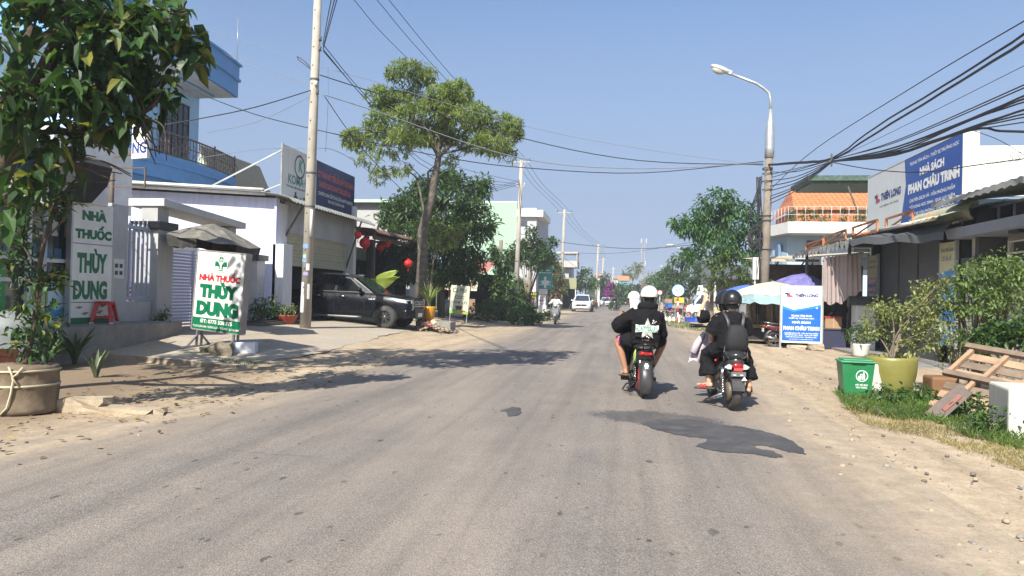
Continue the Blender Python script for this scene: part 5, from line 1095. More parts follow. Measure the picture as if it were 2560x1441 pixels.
m=MB();r_=random.Random(6)
for i in range(30):m.ell((r_.uniform(-1,1),r_.uniform(-.5,.3),.68+r_.uniform(0,.07)),(r_.uniform(.05,.1),r_.uniform(.05,.08),.05),r_.randrange(2),8,5)
m.build('produce',[mat('produce_olive',(.10,.12,.04),.8),mat('produce_brown',(.13,.09,.05),.8)],st)
for i,(px,w_,lab)in enumerate(((1876,.10,'pale driftwood trunk standing leftmost behind the stall'),(1888,.12,'twisted pale trunk beside the leftmost driftwood'),(1928,.17,'broad split trunk standing behind the stall table'),(1934,.13,'orange brown plank trunk in the middle behind the stall'),(1946,.15,'grey trunk standing between the plank and the blue sign'))):
 q=aty(px,750,26.8+.1*(i%2));t=MB();limb(t,[(0,0,0),(.04*(-1)**i,0,.6),(-.03,.02,1.2),(.03*(-1)**i,0,1.75)],w_,w_*.7,9,0,.025,np.random.RandomState(i));o=t.build('driftwood',mat('driftwood_%d'%(i%2),(.36,.28,.19)if i!=3 else(.4,.2,.09),.9,var=.3,scale=5)if i!=3 else mat('orange_plank',(.4,.19,.08),.85,var=.25));tag(o,lab,'driftwood','driftwood trunks behind the stall',(q.x,q.y,0))
bw=T('brick_shed','low dark brick shed with a thin sheet roof behind the parasols','shed',(aty(1922,700,28.8).x,28.8,0))
m=MB();m.b2(0,3.4,0,3,0,2.9);m.build('wall',mat('dark_brick',(.10,.062,.045),.9,var=.45,scale=6,bump=.4),bw)
m=MB();m.add([(-.5,-.9,3.0),(4,-.9,3.35),(4,3.2,3.6),(-.5,3.2,3.3)],[(0,1,2,3)]);m.b2(-.5,1.6,-.92,-.9,2.96,3.06);m.build('roof',mat('straw_sheet',(.42,.36,.26),.8,var=.2),bw)
m=MB();
for x in(.2,1.1,2.0):m.bar((x,-.85,3.0),(x,0,2.75),.04)
m.tube([(1.25,-.6,2.0),(1.45,-.7,3.1)],.02,6);m.build('roof_brace',DGREY,bw)
tb_=T('table','small navy draped table under the curtain','table',(aty(2080,800,24.6).x,24.6,0))
m=MB();m.b2(-.5,.35,-.3,.3,.0,.62);m.b2(-.54,.39,-.34,.34,.62,.66,1);m.build('drape',[mat('navy_cloth',(.02,.024,.06),.8),DGREY],tb_)
m=MB();m.b2(-.25,.25,-.2,.2,0,.33);m.b2(-.27,.27,-.22,.22,.33,.38,1);m.b2(-.02,.02,-.203,-.2,0,.33,2)
o=m.build('cardboard_box',[mat('cardboard',(.30,.19,.11),.85,var=.1),mat('red_lid',(.36,.04,.045),.5),mat('parcel_tape',(.36,.25,.15),.5)]);q=aty(2078,815,24.5);tag(o,'cardboard box with a red lid on the navy table','box',None,(q.x,24.45,.66))
hb=T('two_storey_house','pale blue house with white balcony slab and orange tiled roof','house',(aty(1950,600,38).x,38.0,-.7))
m=MB();m.b2(.35,9,0,7,0,5.6);m.prism([(-.05,1.5),(.36,0),(.36,7),(-.05,7)],0,5.6,'z');m.build('wall',mat('pale_blue_wall',(.36,.47,.58),.75,var=.06,dirt=.1),hb)
m=MB();m.prism([(-.5,2.2),(.15,-1.1),(9,-1.1),(9,7),(-.5,7)],5.55,6.1,'z');m.prism([(-.1,2.2),(.5,-.6),(3.2,-.6),(3.2,3)],5.52,5.55,'z');m.b2(3.3,9,-1.15,-.0,4.9,5.55);m.build('balcony_slab',mat('white_slab',(.66,.66,.63),.7,var=.05,dirt=.15),hb)
m=MB();m.b2(1.35,1.95,-.03,.05,3.4,5.2);m.b2(3.6,4.2,-.03,.05,3.6,5.2);m.build('window',glassmat('house_glass',(.05,.06,.07)),hb)
for x0,x1,z0 in((1.35,1.95,3.4),(3.6,4.2,3.6)):
 m=MB();m.b2(x0-.05,x0,-.05,.0,z0,5.25);m.b2(x1,x1+.05,-.05,.0,z0,5.25);m.b2(x0-.05,x1+.05,-.05,0,5.2,5.27)
 m.b2(x0,x1,-.045,-.03,z0+.75,z0+.8);m.build('window_frame',DGREY,hb)
m=MB();m.prism([(.0,0.4),(.14,0.4),(.14,1.2),(.0,1.2)],2.8,5.1,'z');m.build('door',mat('slate_blue_door',(.12,.2,.32),.5),hb)
m=MB();m.add([(1.6,4.2,7.35),(9.4,4.2,7.35),(9.2,7.4,8.95),(2.1,7.4,8.95)],[(0,1,2,3)]);m.add([(1.6,4.2,7.35),(2.1,7.4,8.95),(1.6,10.4,7.35)],[(0,1,2)]);m.b2(1.8,9,4.4,10,6.05,7.36)
tm,nt,p_,out=nt_new('orange_roof_tile');tcx=nt.nodes.new('ShaderNodeTexCoord').outputs['Object'];sx=nt.nodes.new('ShaderNodeSeparateXYZ');L(nt,tcx,sx.inputs[0])
wv=math_(nt,'SINE',math_(nt,'MULTIPLY',sx.outputs[0],2*PI/.28));wz=math_(nt,'SINE',math_(nt,'MULTIPLY',sx.outputs[2],2*PI/.17))
L(nt,mixrgb(nt,1.0,ramp(nt,noise(nt,tcx,4,6),[(.3,(.36,.11,.04)),(.7,(.54,.2,.075))]),ramp(nt,math_(nt,'ADD',math_(nt,'MULTIPLY',wv,.25),math_(nt,'ADD',math_(nt,'MULTIPLY',wz,.25),.5)),[(.1,.6),(.6,1.1)]),'MULTIPLY'),p_.inputs['Base Color']);p_.inputs['Roughness'].default_value=.7
m.build('roof',tm,hb)
m=MB()
pts=[(-.45,2.2),(.15,-1.05),(9,-1.05)]
for(a,b_)in zip(pts,pts[1:]):
 n=int(math.dist(a,b_)/.4)
 for i in range(n):u=i/n;x,y=lerp(a[0],b_[0],u),lerp(a[1],b_[1],u);m.cyl((x,y,6.1),(x,y,6.85),.009,None,5)
 for z in(6.45,6.85):m.tube([(a[0],a[1],z),(b_[0],b_[1],z)],.010,5)
m.build('railing',mat('white_bar',(.62,.62,.6)),hb)
m=MB();m.b2(1.0,9,-1.2,2.4,8.1,8.35);m.b2(1.2,8.8,-1.0,2.2,7.98,8.1);m.build('pergola_roof',mat('green_net',(.045,.085,.065),.8,var=.4,scale=6,dirt=.3,dirtcol=(.3,.33,.3)),hb)
m=MB()
for(a,b_)in(((3.6,-.9,6.1),(2.9,-.9,7.95)),((3.6,-.9,6.1),(4.3,-.9,7.95)),((4.9,-.9,6.1),(4.5,-.9,8.0)),((5.1,-.9,6.1),(5.9,-.9,8.0))):m.bar(a,b_,.07)
m.build('pergola_post',mat('brown_brace',(.10,.075,.06)),hb)
m=MB();m.bar((.0,-.4,2.9),(1.1,-.4,2.75),.04);m.bar((.0,-.4,3.5),(1.1,-.4,3.5),.04);m.bar((1.1,-.4,2.7),(1.1,-.4,3.5),.05)
for i in range(9):m.bar((.1+i*.11,-.4,2.85),(.1+i*.11,-.4,3.5),.015)
m.build('balcony_rail',mat('white_bar',(.62,.62,.6)),hb)
for i,(x,sz)in enumerate(((.35,.42),(.9,.3),(1.5,.36),(2.6,.25),(3.4,.3),(4.4,.33))):
 bush('balcony_plant',['tall grassy plant at the corner of the orange roofed balcony','low plant next to the corner plant on the balcony','round reddish plant on the orange roofed balcony','small dark plant below the pergola struts','plant between the two pergola struts','plant at the far end of the pergola balcony'][i],(aty(1950,600,38).x+x+.2,37.15,5.4),[((0,0,.32),(sz,.3,.32),34)],5,.22,.05,G_MID if i%2==0 else G_DARK,40+i,3,group='plants on the balcony of the pale blue house')
xx=aty(1916,600,44).x-7.6;m=MB();m.b2(7.6,9.6,44,50,0,5.4);o=m.build('rear_house',mat('pale_plaster',(.6,.6,.58)));tag(o,'pale narrow house with a small orange roof behind the lamp pole','house',None,(xx,0,0))
o2=MB();o2.prism([(7.4,5.4),(9.8,5.4),(8.6,6.0)],43.7,50.2,'y');o2.build('roof',tm,o)
pb_=gz(2147,997);bn_=T('rubbish_bin','green plastic rubbish bin with white litter emblem and lid','bin',(pb_.x,pb_.y+.2,0),R(-4));bn_.scale=(.9,.9,.92);GB=mat('bin_green',(.015,.17,.06),.4,var=.12,dirt=.25,dirtcol=(.06,.12,.06))
def tring(w0,d0,z):return[(-w0,-d0,z),(w0,-d0,z),(w0,d0,z),(-w0,d0,z)]
m=MB();m.loft([tring(.21,.19,.03),tring(.262,.235,.58),tring(.262,.235,.6)],0,False)
def bz(x,z):return(x,-(.19+(.045)*(z-.03)/.55)-.004,z)
n=28;ro,ri=.098,.085;ce=(.06,.385)
A_=[bz(ce[0]+math.cos(2*PI*i/n)*ro,ce[1]+math.sin(2*PI*i/n)*ro)for i in range(n)];B_=[bz(ce[0]+math.cos(2*PI*i/n)*ri,ce[1]+math.sin(2*PI*i/n)*ri)for i in range(n)]
m.add(A_+B_,[(i,(i+1)%n,n+(i+1)%n,n+i)for i in range(n)],1)
def pg(pts):m.add([bz(ce[0]+x,ce[1]+z)for x,z in pts],[tuple(range(len(pts)))],1)
pg([(-.055,-.06),(-.012,-.06),(-.006,.0),(-.06,.0)]);pg([(.014,.052),(.022,.062),(.034,.062),(.042,.052),(.034,.042),(.022,.042)]);pg([(.0,.03),(.04,.036),(.05,-.01),(.042,-.065),(.028,-.065),(.03,-.015),(.024,-.015),(.012,-.065),(-.0,-.065),(.012,.012),(-.01,.014),(-.025,.035),(-.035,.03),(-.018,.004)])
for s_,z,w_ in(('HÃY BỎ RÁC',.235,.2),('VÀO THÙNG',.19,.19)):
 v,f,asp=text_geo(s_,.025);m.add([bz(ce[0]+a*w_,z+b2_*.036)for a,b2_ in v],f,1)
m.build('body',[GB,WHITE()],bn_,.012)
m=MB();m.b2(-.285,.285,-.265,.26,.6,.635);m.b2(-.24,.24,-.22,.2,.635,.66);m.b2(-.12,.12,-.29,-.25,.605,.63);m.build('lid',mat('bin_lid_green',(.035,.23,.10),.45,var=.15,dirt=.2,dirtcol=(.15,.2,.15)),bn_,.015)
m=MB();m.tube([(-.2,.27,.59),(.2,.27,.59)],.018,8);m.build('hinge_bar',GB,bn_)
for x in(-.2,.2):m=MB();m.lathe([(0,-.025),(.085,-.025),(.085,.025),(0,.025)],18,(x,.2,.085),0,'x');m.build('wheel',BLACKP(),bn_)
m=MB();m.b2(-.1,.1,-.1,.1,0,.5);o=m.build('kerb_post',mat('speckled_white',(.5,.49,.46),.85,var=.3,scale=14,dirt=.6,dirtcol=(.12,.12,.11)),None,.02);q=aty(2192,960,12.5);tag(o,'chipped white stub post between the green bin and the olive pot','post',None,(q.x,12.6,0))
OL=mat('olive_glaze',(.20,.19,.05),.4,var=.15,scale=4,dirt=.3,dirtcol=(.15,.15,.06));pp=gz(2246,992)
def olpot(t):m=MB();m.lathe([(0,-.6),(.30,-.6),(.34,-.5),(.385,-.25),(.40,-.05),(.39,-.005),(.375,.0),(.34,0),(.33,-.08),(0,-.08)],40);m.build('pot',OL,t)
q=lambda px,py,Y:tuple(aty(px,py,Y)-Vector((pp.x,pp.y+.35,.62)))
YY=pp.y+.35
bl=[(q(px,py,YY+dy),(r_,r_,rz_),n)for(px,py,dy,r_,rz_,n)in((2210,770,0,.30,.18,58),(2190,830,.1,.24,.16,34),(2270,790,0,.36,.26,92),(2330,760,.1,.34,.28,88),(2300,850,-.1,.34,.24,80),(2350,830,0,.32,.28,66),(2250,860,.2,.26,.2,30),(2310,730,.2,.24,.2,50),(2355,705,0,.15,.08,20),(2170,800,0,.10,.08,12),(2375,770,.2,.2,.25,30))]
bush('potted_bush','sprawling yellow green shrub in a big olive pot',(pp.x,YY,.62),bl,6,.062,.036,leafmat('leaf_olive',[(.2,.24,.08),(.28,.3,.11),(.13,.18,.05),(.24,.27,.09),(.36,.36,.17)],.4),51,9,spread=.13,shell=.1,pot=olpot)
sb=Vector((aty(2450,900,12.6).x,12.8,0));q=lambda px,py,Y:tuple(aty(px,py,Y)-sb)
bl=[(q(px,py,12.6+dy),(r_,r_,rz_),n)for(px,py,dy,r_,rz_,n)in((2430,690,0,.34,.22,70),(2500,670,.1,.4,.22,84),(2555,680,0,.4,.26,80),(2470,740,.1,.42,.25,82),(2540,750,-.1,.4,.3,84),(2400,730,0,.26,.16,36),(2390,770,.1,.24,.16,30),(2610,700,0,.5,.35,80),(2440,780,0,.3,.16,40))]
bush('street_shrub','broad light green shrub tree with bare forked stems at the house wall',sb,bl,6,.08,.038,leafmat('leaf_fresh',[(.12,.19,.06),(.17,.25,.08),(.08,.14,.04),(.22,.29,.10),(.14,.21,.065)],.42),52,12,spread=.16,shell=.1)
sb2=Vector((aty(2520,900,12.0).x,12.0,0));q=lambda px,py,Y:tuple(aty(px,py,Y)-sb2)
bl=[(q(px,py,12+dy),(r_,r_,rz_),n)for(px,py,dy,r_,rz_,n)in((2500,840,0,.3,.18,56),(2550,830,.1,.36,.24,66),(2470,860,0,.2,.12,24),(2600,850,0,.35,.25,40),(2440,845,.2,.2,.14,20))]
bush('broadleaf_shrub','low broad leaved green shrub behind the wooden pallet',sb2,bl,5,.10,.07,G_MID,53,8,spread=.15)
bush('dry_shrub','thin dry grey shrub between the olive pot and the pallet',(aty(2390,880,12.9).x,12.9,0),[((0,0,.7),(.3,.3,.4),60),((.1,0,1.0),(.25,.2,.2),30)],5,.06,.03,G_PALE,54,9,spread=.14)
m=MB();m.b2(-.2,.2,-.2,.2,0,.36);o=m.build('clay_pot',mat('brown_clay',(.20,.10,.045),.7,var=.3),None,.04);q_=aty(2365,950,12.2);tag(o,'brown square clay pot half hidden behind the pallet','pot',None,(q_.x,12.4,0))
WOODP=mat('pallet_wood',(.34,.225,.14),.85,var=.35,scale=3,bump=.25,bscale=14,dirt=.45,dirtcol=(.15,.11,.08))
PA=gz(2322,1018,.04);PB=aty(2412,868,PA.y+.62);PD=aty(2575,897,PA.y-.0);pt_=T('pallet','old brown wooden rack of rails and slats leaning back in the weeds','pallet',PA)
pu=(PD-PB).normalized();pv=PB-PA;pn_=pu.cross(pv).normalized()*(-1 if pu.cross(pv).y>0 else 1)
def lp(u,v,o=0):return tuple(pu*u+pv*v+pn_*o)
def plk(name,u0,v0,u1,v1,wd,th,off,m_=WOODP):
 m=MB();m.bar(lp(u0,v0,off),lp(u1,v1,off),wd,th,up=pn_);m.build(name,m_,pt_,.006)
WP2=mat('pallet_wood_grey',(.19,.14,.10),.9,var=.4,scale=3,dirt=.5,dirtcol=(.1,.08,.06))
for v_ in(.1,.26,.40,.62,.76,.90):plk('board',-.02+v_*.06,v_,1.9,v_+.02*math.sin(v_*20),.13,.018,-.045,WOODP if int(v_*50)%2 else WP2)
plk('rail',.02,1.0,1.9,1.0,.09,.07,.03,WP2);plk('rail',-.06,.53,1.9,.52,.09,.07,.035,WP2);plk('rail',.0,.03,1.9,.03,.09,.06,.03)
for i in range(4):plk('slat',.12+i*.46,.97,-.02+i*.46,.56,.06,.06,.0);plk('slat',.36+i*.46,.49,.22+i*.46,.05,.06,.06,.0)
m=MB();m.box((0,0,0),(.6,.2,.025),0,Matrix.Rotation(R(-42),3,'Y')@Matrix.Rotation(R(55),3,'X'));m.box((.03,-.03,.02),(.3,.06,.012),1,Matrix.Rotation(R(-42),3,'Y')@Matrix.Rotation(R(55),3,'X'))
o=m.build('plank',[mat('red_brown_plank',(.06,.038,.03),.6,var=.4,scale=5,dirt=.4,dirtcol=(.22,.16,.12)),mat('red_paint_scrap',(.16,.045,.035),.6)],None,.004);q_=aty(2358,992,10.2);tag(o,'dark red stained plank leaning on the pallet corner','plank',None,(q_.x,10.05,.22),R(10))
m=MB();m.b2(0,1.3,0,.85,0,.56);o=m.build('concrete_block',[mat('pale_block',(.50,.49,.43),.9,var=.12,scale=3,bump=.25,dirt=.35,dirtcol=(.27,.26,.21))],None,.025);q_=gz(2497,1088);tag(o,'pale concrete block with small holes at the right frame edge','block',None,(q_.x,q_.y-.2,0),R(-12))
hm=MB()
for(x,z)in((.25,.40),(.42,.28),(.15,.2),(.75,.36),(.62,.18)):hm.disc(x,z,.022,-.004,0,8,sx=.6)
hm.build('hole',DARKIN,o)
def blades(name,n,fn,ln,wd,leaf,seed):
 rs=np.random.RandomState(seed);m=MB();P=np.array([fn(rs)for _ in range(n)]);D=rdir(n,rs)*.75;D[:,2]=np.abs(D[:,2])+.5
 leaf_cloud(m,P,D,np.array([[0,0,1.]])+rdir(n,rs)*.6,ln*rs.uniform(.4,1.3,n),wd*rs.uniform(.7,1.3,n),0,.35,.2);o=m.build(name,leaf);o['kind']='stuff';return o
def inpoly(pts):
 W_=[gz(*p)for p in pts]
 def f(rs):
  while True:
   x=rs.uniform(min(w.x for w in W_),max(w.x for w in W_));y=rs.uniform(min(w.y for w in W_),max(w.y for w in W_));c_=False
   for i in range(len(W_)):
    a,b_=W_[i],W_[i-1]
    if(a.y>y)!=(b_.y>y)and x<(b_.x-a.x)*(y-a.y)/(b_.y-a.y)+a.x:c_=not c_
   if c_ and(math.sin(x*5.1+y*2)*math.sin(y*4.3-x)>-.55 or rs.rand()<.25):return(x,y,.015)
 return f
G_GR=leafmat('grass_green',[(.06,.12,.02),(.09,.16,.03),(.13,.19,.04),(.05,.1,.02)],.35);G_DRY=leafmat('grass_dry',[(.34,.27,.12),(.28,.21,.09),(.4,.33,.16),(.22,.2,.07),(.18,.2,.06)],.3)
blades('grass',5600,inpoly([(2085,985),(2120,1030),(2250,1060),(2330,1060),(2420,1105),(2570,1140),(2570,1080),(2440,1050),(2330,1000),(2200,975)]),.165,.010,G_GR,61)
blades('dry_grass',4200,inpoly([(2100,1018),(2180,1075),(2320,1100),(2420,1140),(2580,1190),(2580,1130),(2400,1085),(2240,1040)]),.075,.007,G_DRY,62)
blades('grass',900,inpoly([(1648,812),(1690,822),(1770,834),(1780,822),(1720,808),(1660,800)]),.16,.03,G_GR,63)
blades('grass',700,lambda rs:(aty(640,900,14).x+rs.normal()*.35,13.0+rs.normal()*.14,.06),.10,.01,G_GR,64)
for i,(px,py,r_,lab)in enumerate(((2225,1000,.22,'bushy weed clump at the foot of the olive pot'),(2310,995,.16,'broad leaved weed right of the olive pot'),(2415,1035,.22,'low leafy weed growing under the pallet'),(2480,1075,.2,'weed tuft at the near corner of the concrete block'))):
 g_=gz(px,py+15);bush('weed',lab,(g_.x,g_.y,0),[((0,0,r_*.7),(r_*1.2,r_,r_*.8),int(320*r_))],5,.08,.04,G_MID,70+i,4,cat='weed',group='weeds along the dirt verge',spread=.12)
rs=np.random.RandomState(77);m=MB();cnt=0
while cnt<850:
 y=3.2+18*rs.rand()**1.7;x=pl(y,RR)+.1+abs(rs.normal())*2.0
 if x>8:continue
 s_=.006+.026*rs.rand()**4;V=rdir(8,rs)*s_*np.array([1.3,1.1,.7]);m.ell((x,y,s_*.35+.004),(s_*1.3,s_,s_*.7),rs.randint(3),6,4,Matrix.Rotation(rs.rand()*6,3,'Z'));cnt+=1
for _ in range(260):
 y=6+9*rs.rand();x=-4.7-3.2*rs.rand();s_=.006+.02*rs.rand()**4;m.ell((x,y,s_*.35+.01),(s_*1.4,s_,s_*.6),rs.randint(3),6,4,Matrix.Rotation(rs.rand()*6,3,'Z'))
o=m.build('pebbles',[mat('pebble_grey',(.22,.205,.185),.9),mat('pebble_tan',(.32,.26,.19),.9),mat('pebble_dark',(.13,.115,.10),.9)]);o['kind']='stuff'
rs=np.random.RandomState(78);n=420;y=5+11*rs.rand(n);x=-4.4-3.6*rs.rand(n)**.8;P=np.stack([x,y,np.full(n,.03)],1);D=rdir(n,rs);D[:,2]*=.15
m=MB();leaf_cloud(m,P,D,np.tile([[0,0,1.]],(n,1))+rdir(n,rs)*.3,.09*rs.uniform(.5,1.2,n),.05*rs.uniform(.6,1.1,n),0,-.05,.2);o=m.build('fallen_leaves',leafmat('leaf_litter',[(.16,.10,.05),(.10,.06,.03),(.22,.15,.07),(.3,.22,.08)],.1));o['kind']='stuff'
TYRE=mat('tyre_rubber',(.035,.034,.033),.85,var=.25,scale=6,dirt=.5,dirtcol=(.12,.10,.085));CHROME=mat('chrome',(.55,.56,.57),.18,1.0,var=.1)
ALLOY=mat('alloy',(.42,.43,.44),.3,.8,var=.1);HEADL=mat('headlamp_glass',(.62,.64,.66),.12,.3,var=.25,scale=9);REDL=mat('tail_lamp_red',(.26,.008,.01),.15,var=.2,coat=.5)
AMBER=mat('amber_lens',(.5,.17,.02),.2)
def wheel_car(parent,x,y,r,w,side,rimr=.62,spokes=6,rimm=None):
 m=MB();s=side
 m.lathe([(r*rimr,-w/2),(r*.9,-w/2),(r,-w*.36),(r,w*.36),(r*.9,w/2),(r*rimr,w/2)],32,(x,y,r),0,'y',cap=False)
 t=m.build('wheel',TYRE,parent)
 m=MB();m.lathe([(r*rimr,-w*.3),(r*rimr*.97,w*.42*1),(r*rimr*.88,w*.40),(r*rimr*.85,w*.1),(0,w*.1)]if s>0 else[(r*rimr,w*.3),(r*rimr*.97,-w*.42),(r*rimr*.88,-w*.40),(r*rimr*.85,-w*.1),(0,-w*.1)],32,(x,y,r),0,'y',cap=False)
 yo=y+s*w*.36
 for k in range(spokes):
  for d in(-.13,.13):
   a=k*2*PI/spokes+d;a2=k*2*PI/spokes+d*1.6
   m.bar((x+math.cos(a)*r*.1,yo,r+math.sin(a)*r*.1),(x+math.cos(a2)*r*rimr*.9,yo-s*.01,r+math.sin(a2)*r*rimr*.9),.03,.03,1,up=(0,1,0))
 m.lathe([(0,s*.02),(r*.14,s*.02),(r*.17,0)],16,(x,yo,r),1,'y',cap=False)
 m.build('rim',[BLACKP(),rimm or ALLOY],t);return t
def body_sections(st,n=9):
 """stations (x, z0, z1, half width, shoulder 0..1, roundness) -> rings for a loft"""
 rings=[]
 for(x,z0,z1,hw,tumble)in st:
  zs=z0+(z1-z0)*.62;r=[]
  half=[(0,z0),(hw*.75,z0),(hw*.95,z0+.05),(hw,z0+.16),(hw*1.01,lerp(z0,zs,.6)),(hw*.995,zs),(hw*(1-tumble*.45),z1-.05),(hw*(1-tumble)-.05,z1),(hw*.55,z1+.015),(0,z1+.025)]
  r=[(x,-a,b)for a,b in half]+[(x,a,b)for a,b in reversed(half[1:-1])];rings.append(r)
 return rings
def pickup():
 t=T('pickup_truck','shiny black double cab pickup parked nose out of the garage','pickup',(0,0,0));P=mat('black_car_paint',(.005,.006,.009),.25,0,var=.1,spec=.2,coat=.15)
 m=MB()
 st=[(.86,.50,.90,.62,.05),(.84,.40,.98,.78,.05),(.72,.36,1.04,.88,.06),(.5,.34,1.10,.92,.06),(.1,.34,1.15,.93,.05),(-.45,.34,1.19,.93,.04),(-.75,.36,1.20,.925,.03),(-1.9,.36,1.20,.925,.03),(-2.75,.36,1.21,.925,.03),(-3.0,.38,1.22,.92,.02),(-4.25,.42,1.22,.92,.02),(-4.3,.5,1.18,.88,.02)]
 m.loft(body_sections(st));m.build('body',P,t)
 m=MB();gp=[(-.42,1.17,.80),(-.72,1.2,.9),(-1.25,1.72,.72),(-1.45,1.79,.70),(-2.1,1.82,.70),(-2.62,1.79,.70),(-2.78,1.72,.72),(-2.98,1.2,.9)]
 base=[(-.42,.84),(-.9,.9),(-1.9,.91),(-3.0,.89)]
 ring=lambda off:None
 V=[];
 for s in(-1,1):
  V+=[(-.4,s*.83,1.17),(-1.28,s*.69,1.73),(-1.55,s*.67,1.80),(-2.1,s*.665,1.825),(-2.6,s*.665,1.80),(-2.82,s*.68,1.72),(-3.0,s*.87,1.19),(-1.9,s*.905,1.19)]
 F=[(0,7,6,5,4,3,2,1),(8,9,10,11,12,13,14,15),(0,1,9,8),(1,2,10,9),(2,3,11,10),(3,4,12,11),(4,5,13,12),(5,6,14,13)]
 m.add(V,F);m.build('cab',P,t,.035,3)
 G=glassmat('tinted_glass',(.004,.005,.006),.05,.2)
 def side(pts,s,off=.006):
  return[(x,s*(lerp(.905,.672,(z-1.19)/.63)+off),z)for x,z in pts]
 for s in(-1,1):
  for nm,pts in(('front_side_window',[(-.86,1.24),(-1.84,1.24),(-1.84,1.68),(-1.62,1.70),(-1.40,1.66)]),('rear_side_window',[(-1.96,1.24),(-2.84,1.26),(-2.72,1.60),(-2.62,1.68),(-1.96,1.69)])):
   m=MB();q=side(pts,s);m.add(q,[tuple(range(len(q)))]if s<0 else[tuple(reversed(range(len(q))))]);m.build(nm,G,t)
  m=MB();q=side([(-.86,1.215),(-2.9,1.22),(-2.9,1.24),(-.86,1.235)],s,.012);m.add(q,[(0,1,2,3)]);q=side([(-1.62,1.715),(-1.40,1.675),(-.84,1.25),(-.82,1.27),(-1.38,1.705),(-1.62,1.745)],s,.014);m.add(q,[tuple(range(6))]);m.build('window_trim',BLACKP(),t)
  for x0 in(-1.62,-2.55):
   m=MB();m.tube([(x0-.1,s*.945,1.06),(x0-.05,s*.965,1.065),(x0+.08,s*.965,1.065),(x0+.12,s*.945,1.06)],.018,8);m.build('door_handle',CHROME,t)
  m=MB()
  for x0 in(-.78,-1.9,-2.92):m.bar((x0,s*.941,.46),(x0,s*.938,1.18),.008,.008)
  m.build('door_seam',DARKIN,t)
  m=MB();m.ell((-.93,s*1.04,1.31),(.09,.11,.085),0,14,8);m.bar((-.93,s*.86,1.24),(-.93,s*.98,1.27),.05);m.build('mirror',P,t);
  m=MB();m.tube([(-.85,s*.93,.36),(-1.0,s*1.0,.36),(-2.6,s*1.0,.37),(-2.75,s*.93,.36)],.04,8);m.build('side_step',mat('step_metal',(.16,.16,.16),.4,.5),t)
  m=MB();n=20;o_=[];i_=[]
  for k in range(n+1):
   a=PI*k/n;o_.append((math.cos(a)*.52,s*.955,.39+math.sin(a)*.52));i_.append((math.cos(a)*.44,s*.965,.39+math.sin(a)*.44))
  m.loft([o_,i_],0,True,False,False);m.loft([[(a,b*.96,cc)for a,b,cc in o_],o_],0,True,False,False);m.build('wheel_arch',P,t)
  for xx in(0,-3.08):
   m=MB();m.add([(xx,s*.938,.36)]+[(xx+math.cos(PI*k/n-.1)*.45,s*.938,.39+math.sin(PI*k/n-.1)*.45)for k in range(n+2)],[(0,k+1,k+2)for k in range(n+1)]);m.build('arch_liner',DARKIN,t)
  m=MB();m.add([(.74,s*.875,.90),(.70,s*.895,1.02),(.25,s*.936,1.075),(.16,s*.94,1.05),(.42,s*.935,.94)],[(0,1,2,3,4)]);m.add([(.74,s*.88,.90),(.70,s*.9,1.02),(.88,s*.58,1.0),(.90,s*.58,.90)],[(0,1,2,3)]);m.build('headlight',HEADL,t)
 m=MB();m.add([(-.42,-.76,1.19),(-.42,.76,1.19),(-1.26,.63,1.725),(-1.26,-.63,1.725)],[(0,1,2,3)]);m.v=[(a+.012,b,cc+.012)for a,b,cc in m.v];m.build('windscreen',glassmat('screen_glass',(.015,.025,.02),.06,.4),t)
 m=MB();m.b2(.845,.9,-.56,.56,.70,1.02);g_=m.build('grille',BLACKP(),t,.02)
 m=MB()
 for z in(.78,.86,.94):m.b2(.9,.91,-.5,.5,z,z+.025)
 m.lathe([(.07,0),(.075,.012),(.055,.012)],20,(.905,0,.88),0,'x',cap=False);m.lathe([(.025,.0),(.032,.012),(.022,.012)],16,(.905,0,.88),0,'x',cap=False)
 for s in(-1,1):m.bar((.89,s*.58,.68),(.88,s*.60,1.04),.06,.03)
 m.build('grille_trim',CHROME,g_)
 m=MB();m.loft([[(.80,-.9,.40),(.80,-.9,.66),(.72,-.93,.66),(.6,-.94,.40)],[(.95,-.5,.38),(.95,-.5,.70),(.8,-.5,.70),(.7,-.5,.36)],[(.95,.5,.38),(.95,.5,.70),(.8,.5,.70),(.7,.5,.36)],[(.80,.9,.40),(.80,.9,.66),(.72,.93,.66),(.6,.94,.40)]],0,False);m.build('bumper',P,t,.03)
 m=MB();m.b2(.955,.965,-.22,.22,.42,.56);m.b2(.9,.95,-.4,.4,.36,.41,1);m.build('number_plate',[SIGNW,BLACKP()],t)
 m=MB();m.bar((-1.5,-.66,1.84),(-2.5,-.66,1.85),.04);m.bar((-1.5,.66,1.84),(-2.5,.66,1.85),.04);m.build('roof_rail',ALLOY,t)
 m=MB();v,f,asp=text_geo('4X4 AT',.02);m.add([(-.5+a*.26,-.945,1.0+b_*.05)for a,b_ in v],f);o_=m.build('door_badge',WHITE(),t)
 for s in(-1,1):
  wheel_car(t,0,s*.875,.39,.265,s,.60,6,mat('gunmetal',(.09,.09,.095),.35,.6));wheel_car(t,-3.08,s*.875,.39,.265,s,.60,6,mat('gunmetal',(.09,.09,.095)))
 return t
tk=pickup();q=aty(966,827,24.1);tk.location=(q.x,24.95,gh(q.x,24.5)+.0);tk.rotation_euler=(0,R(1.0),R(-3))
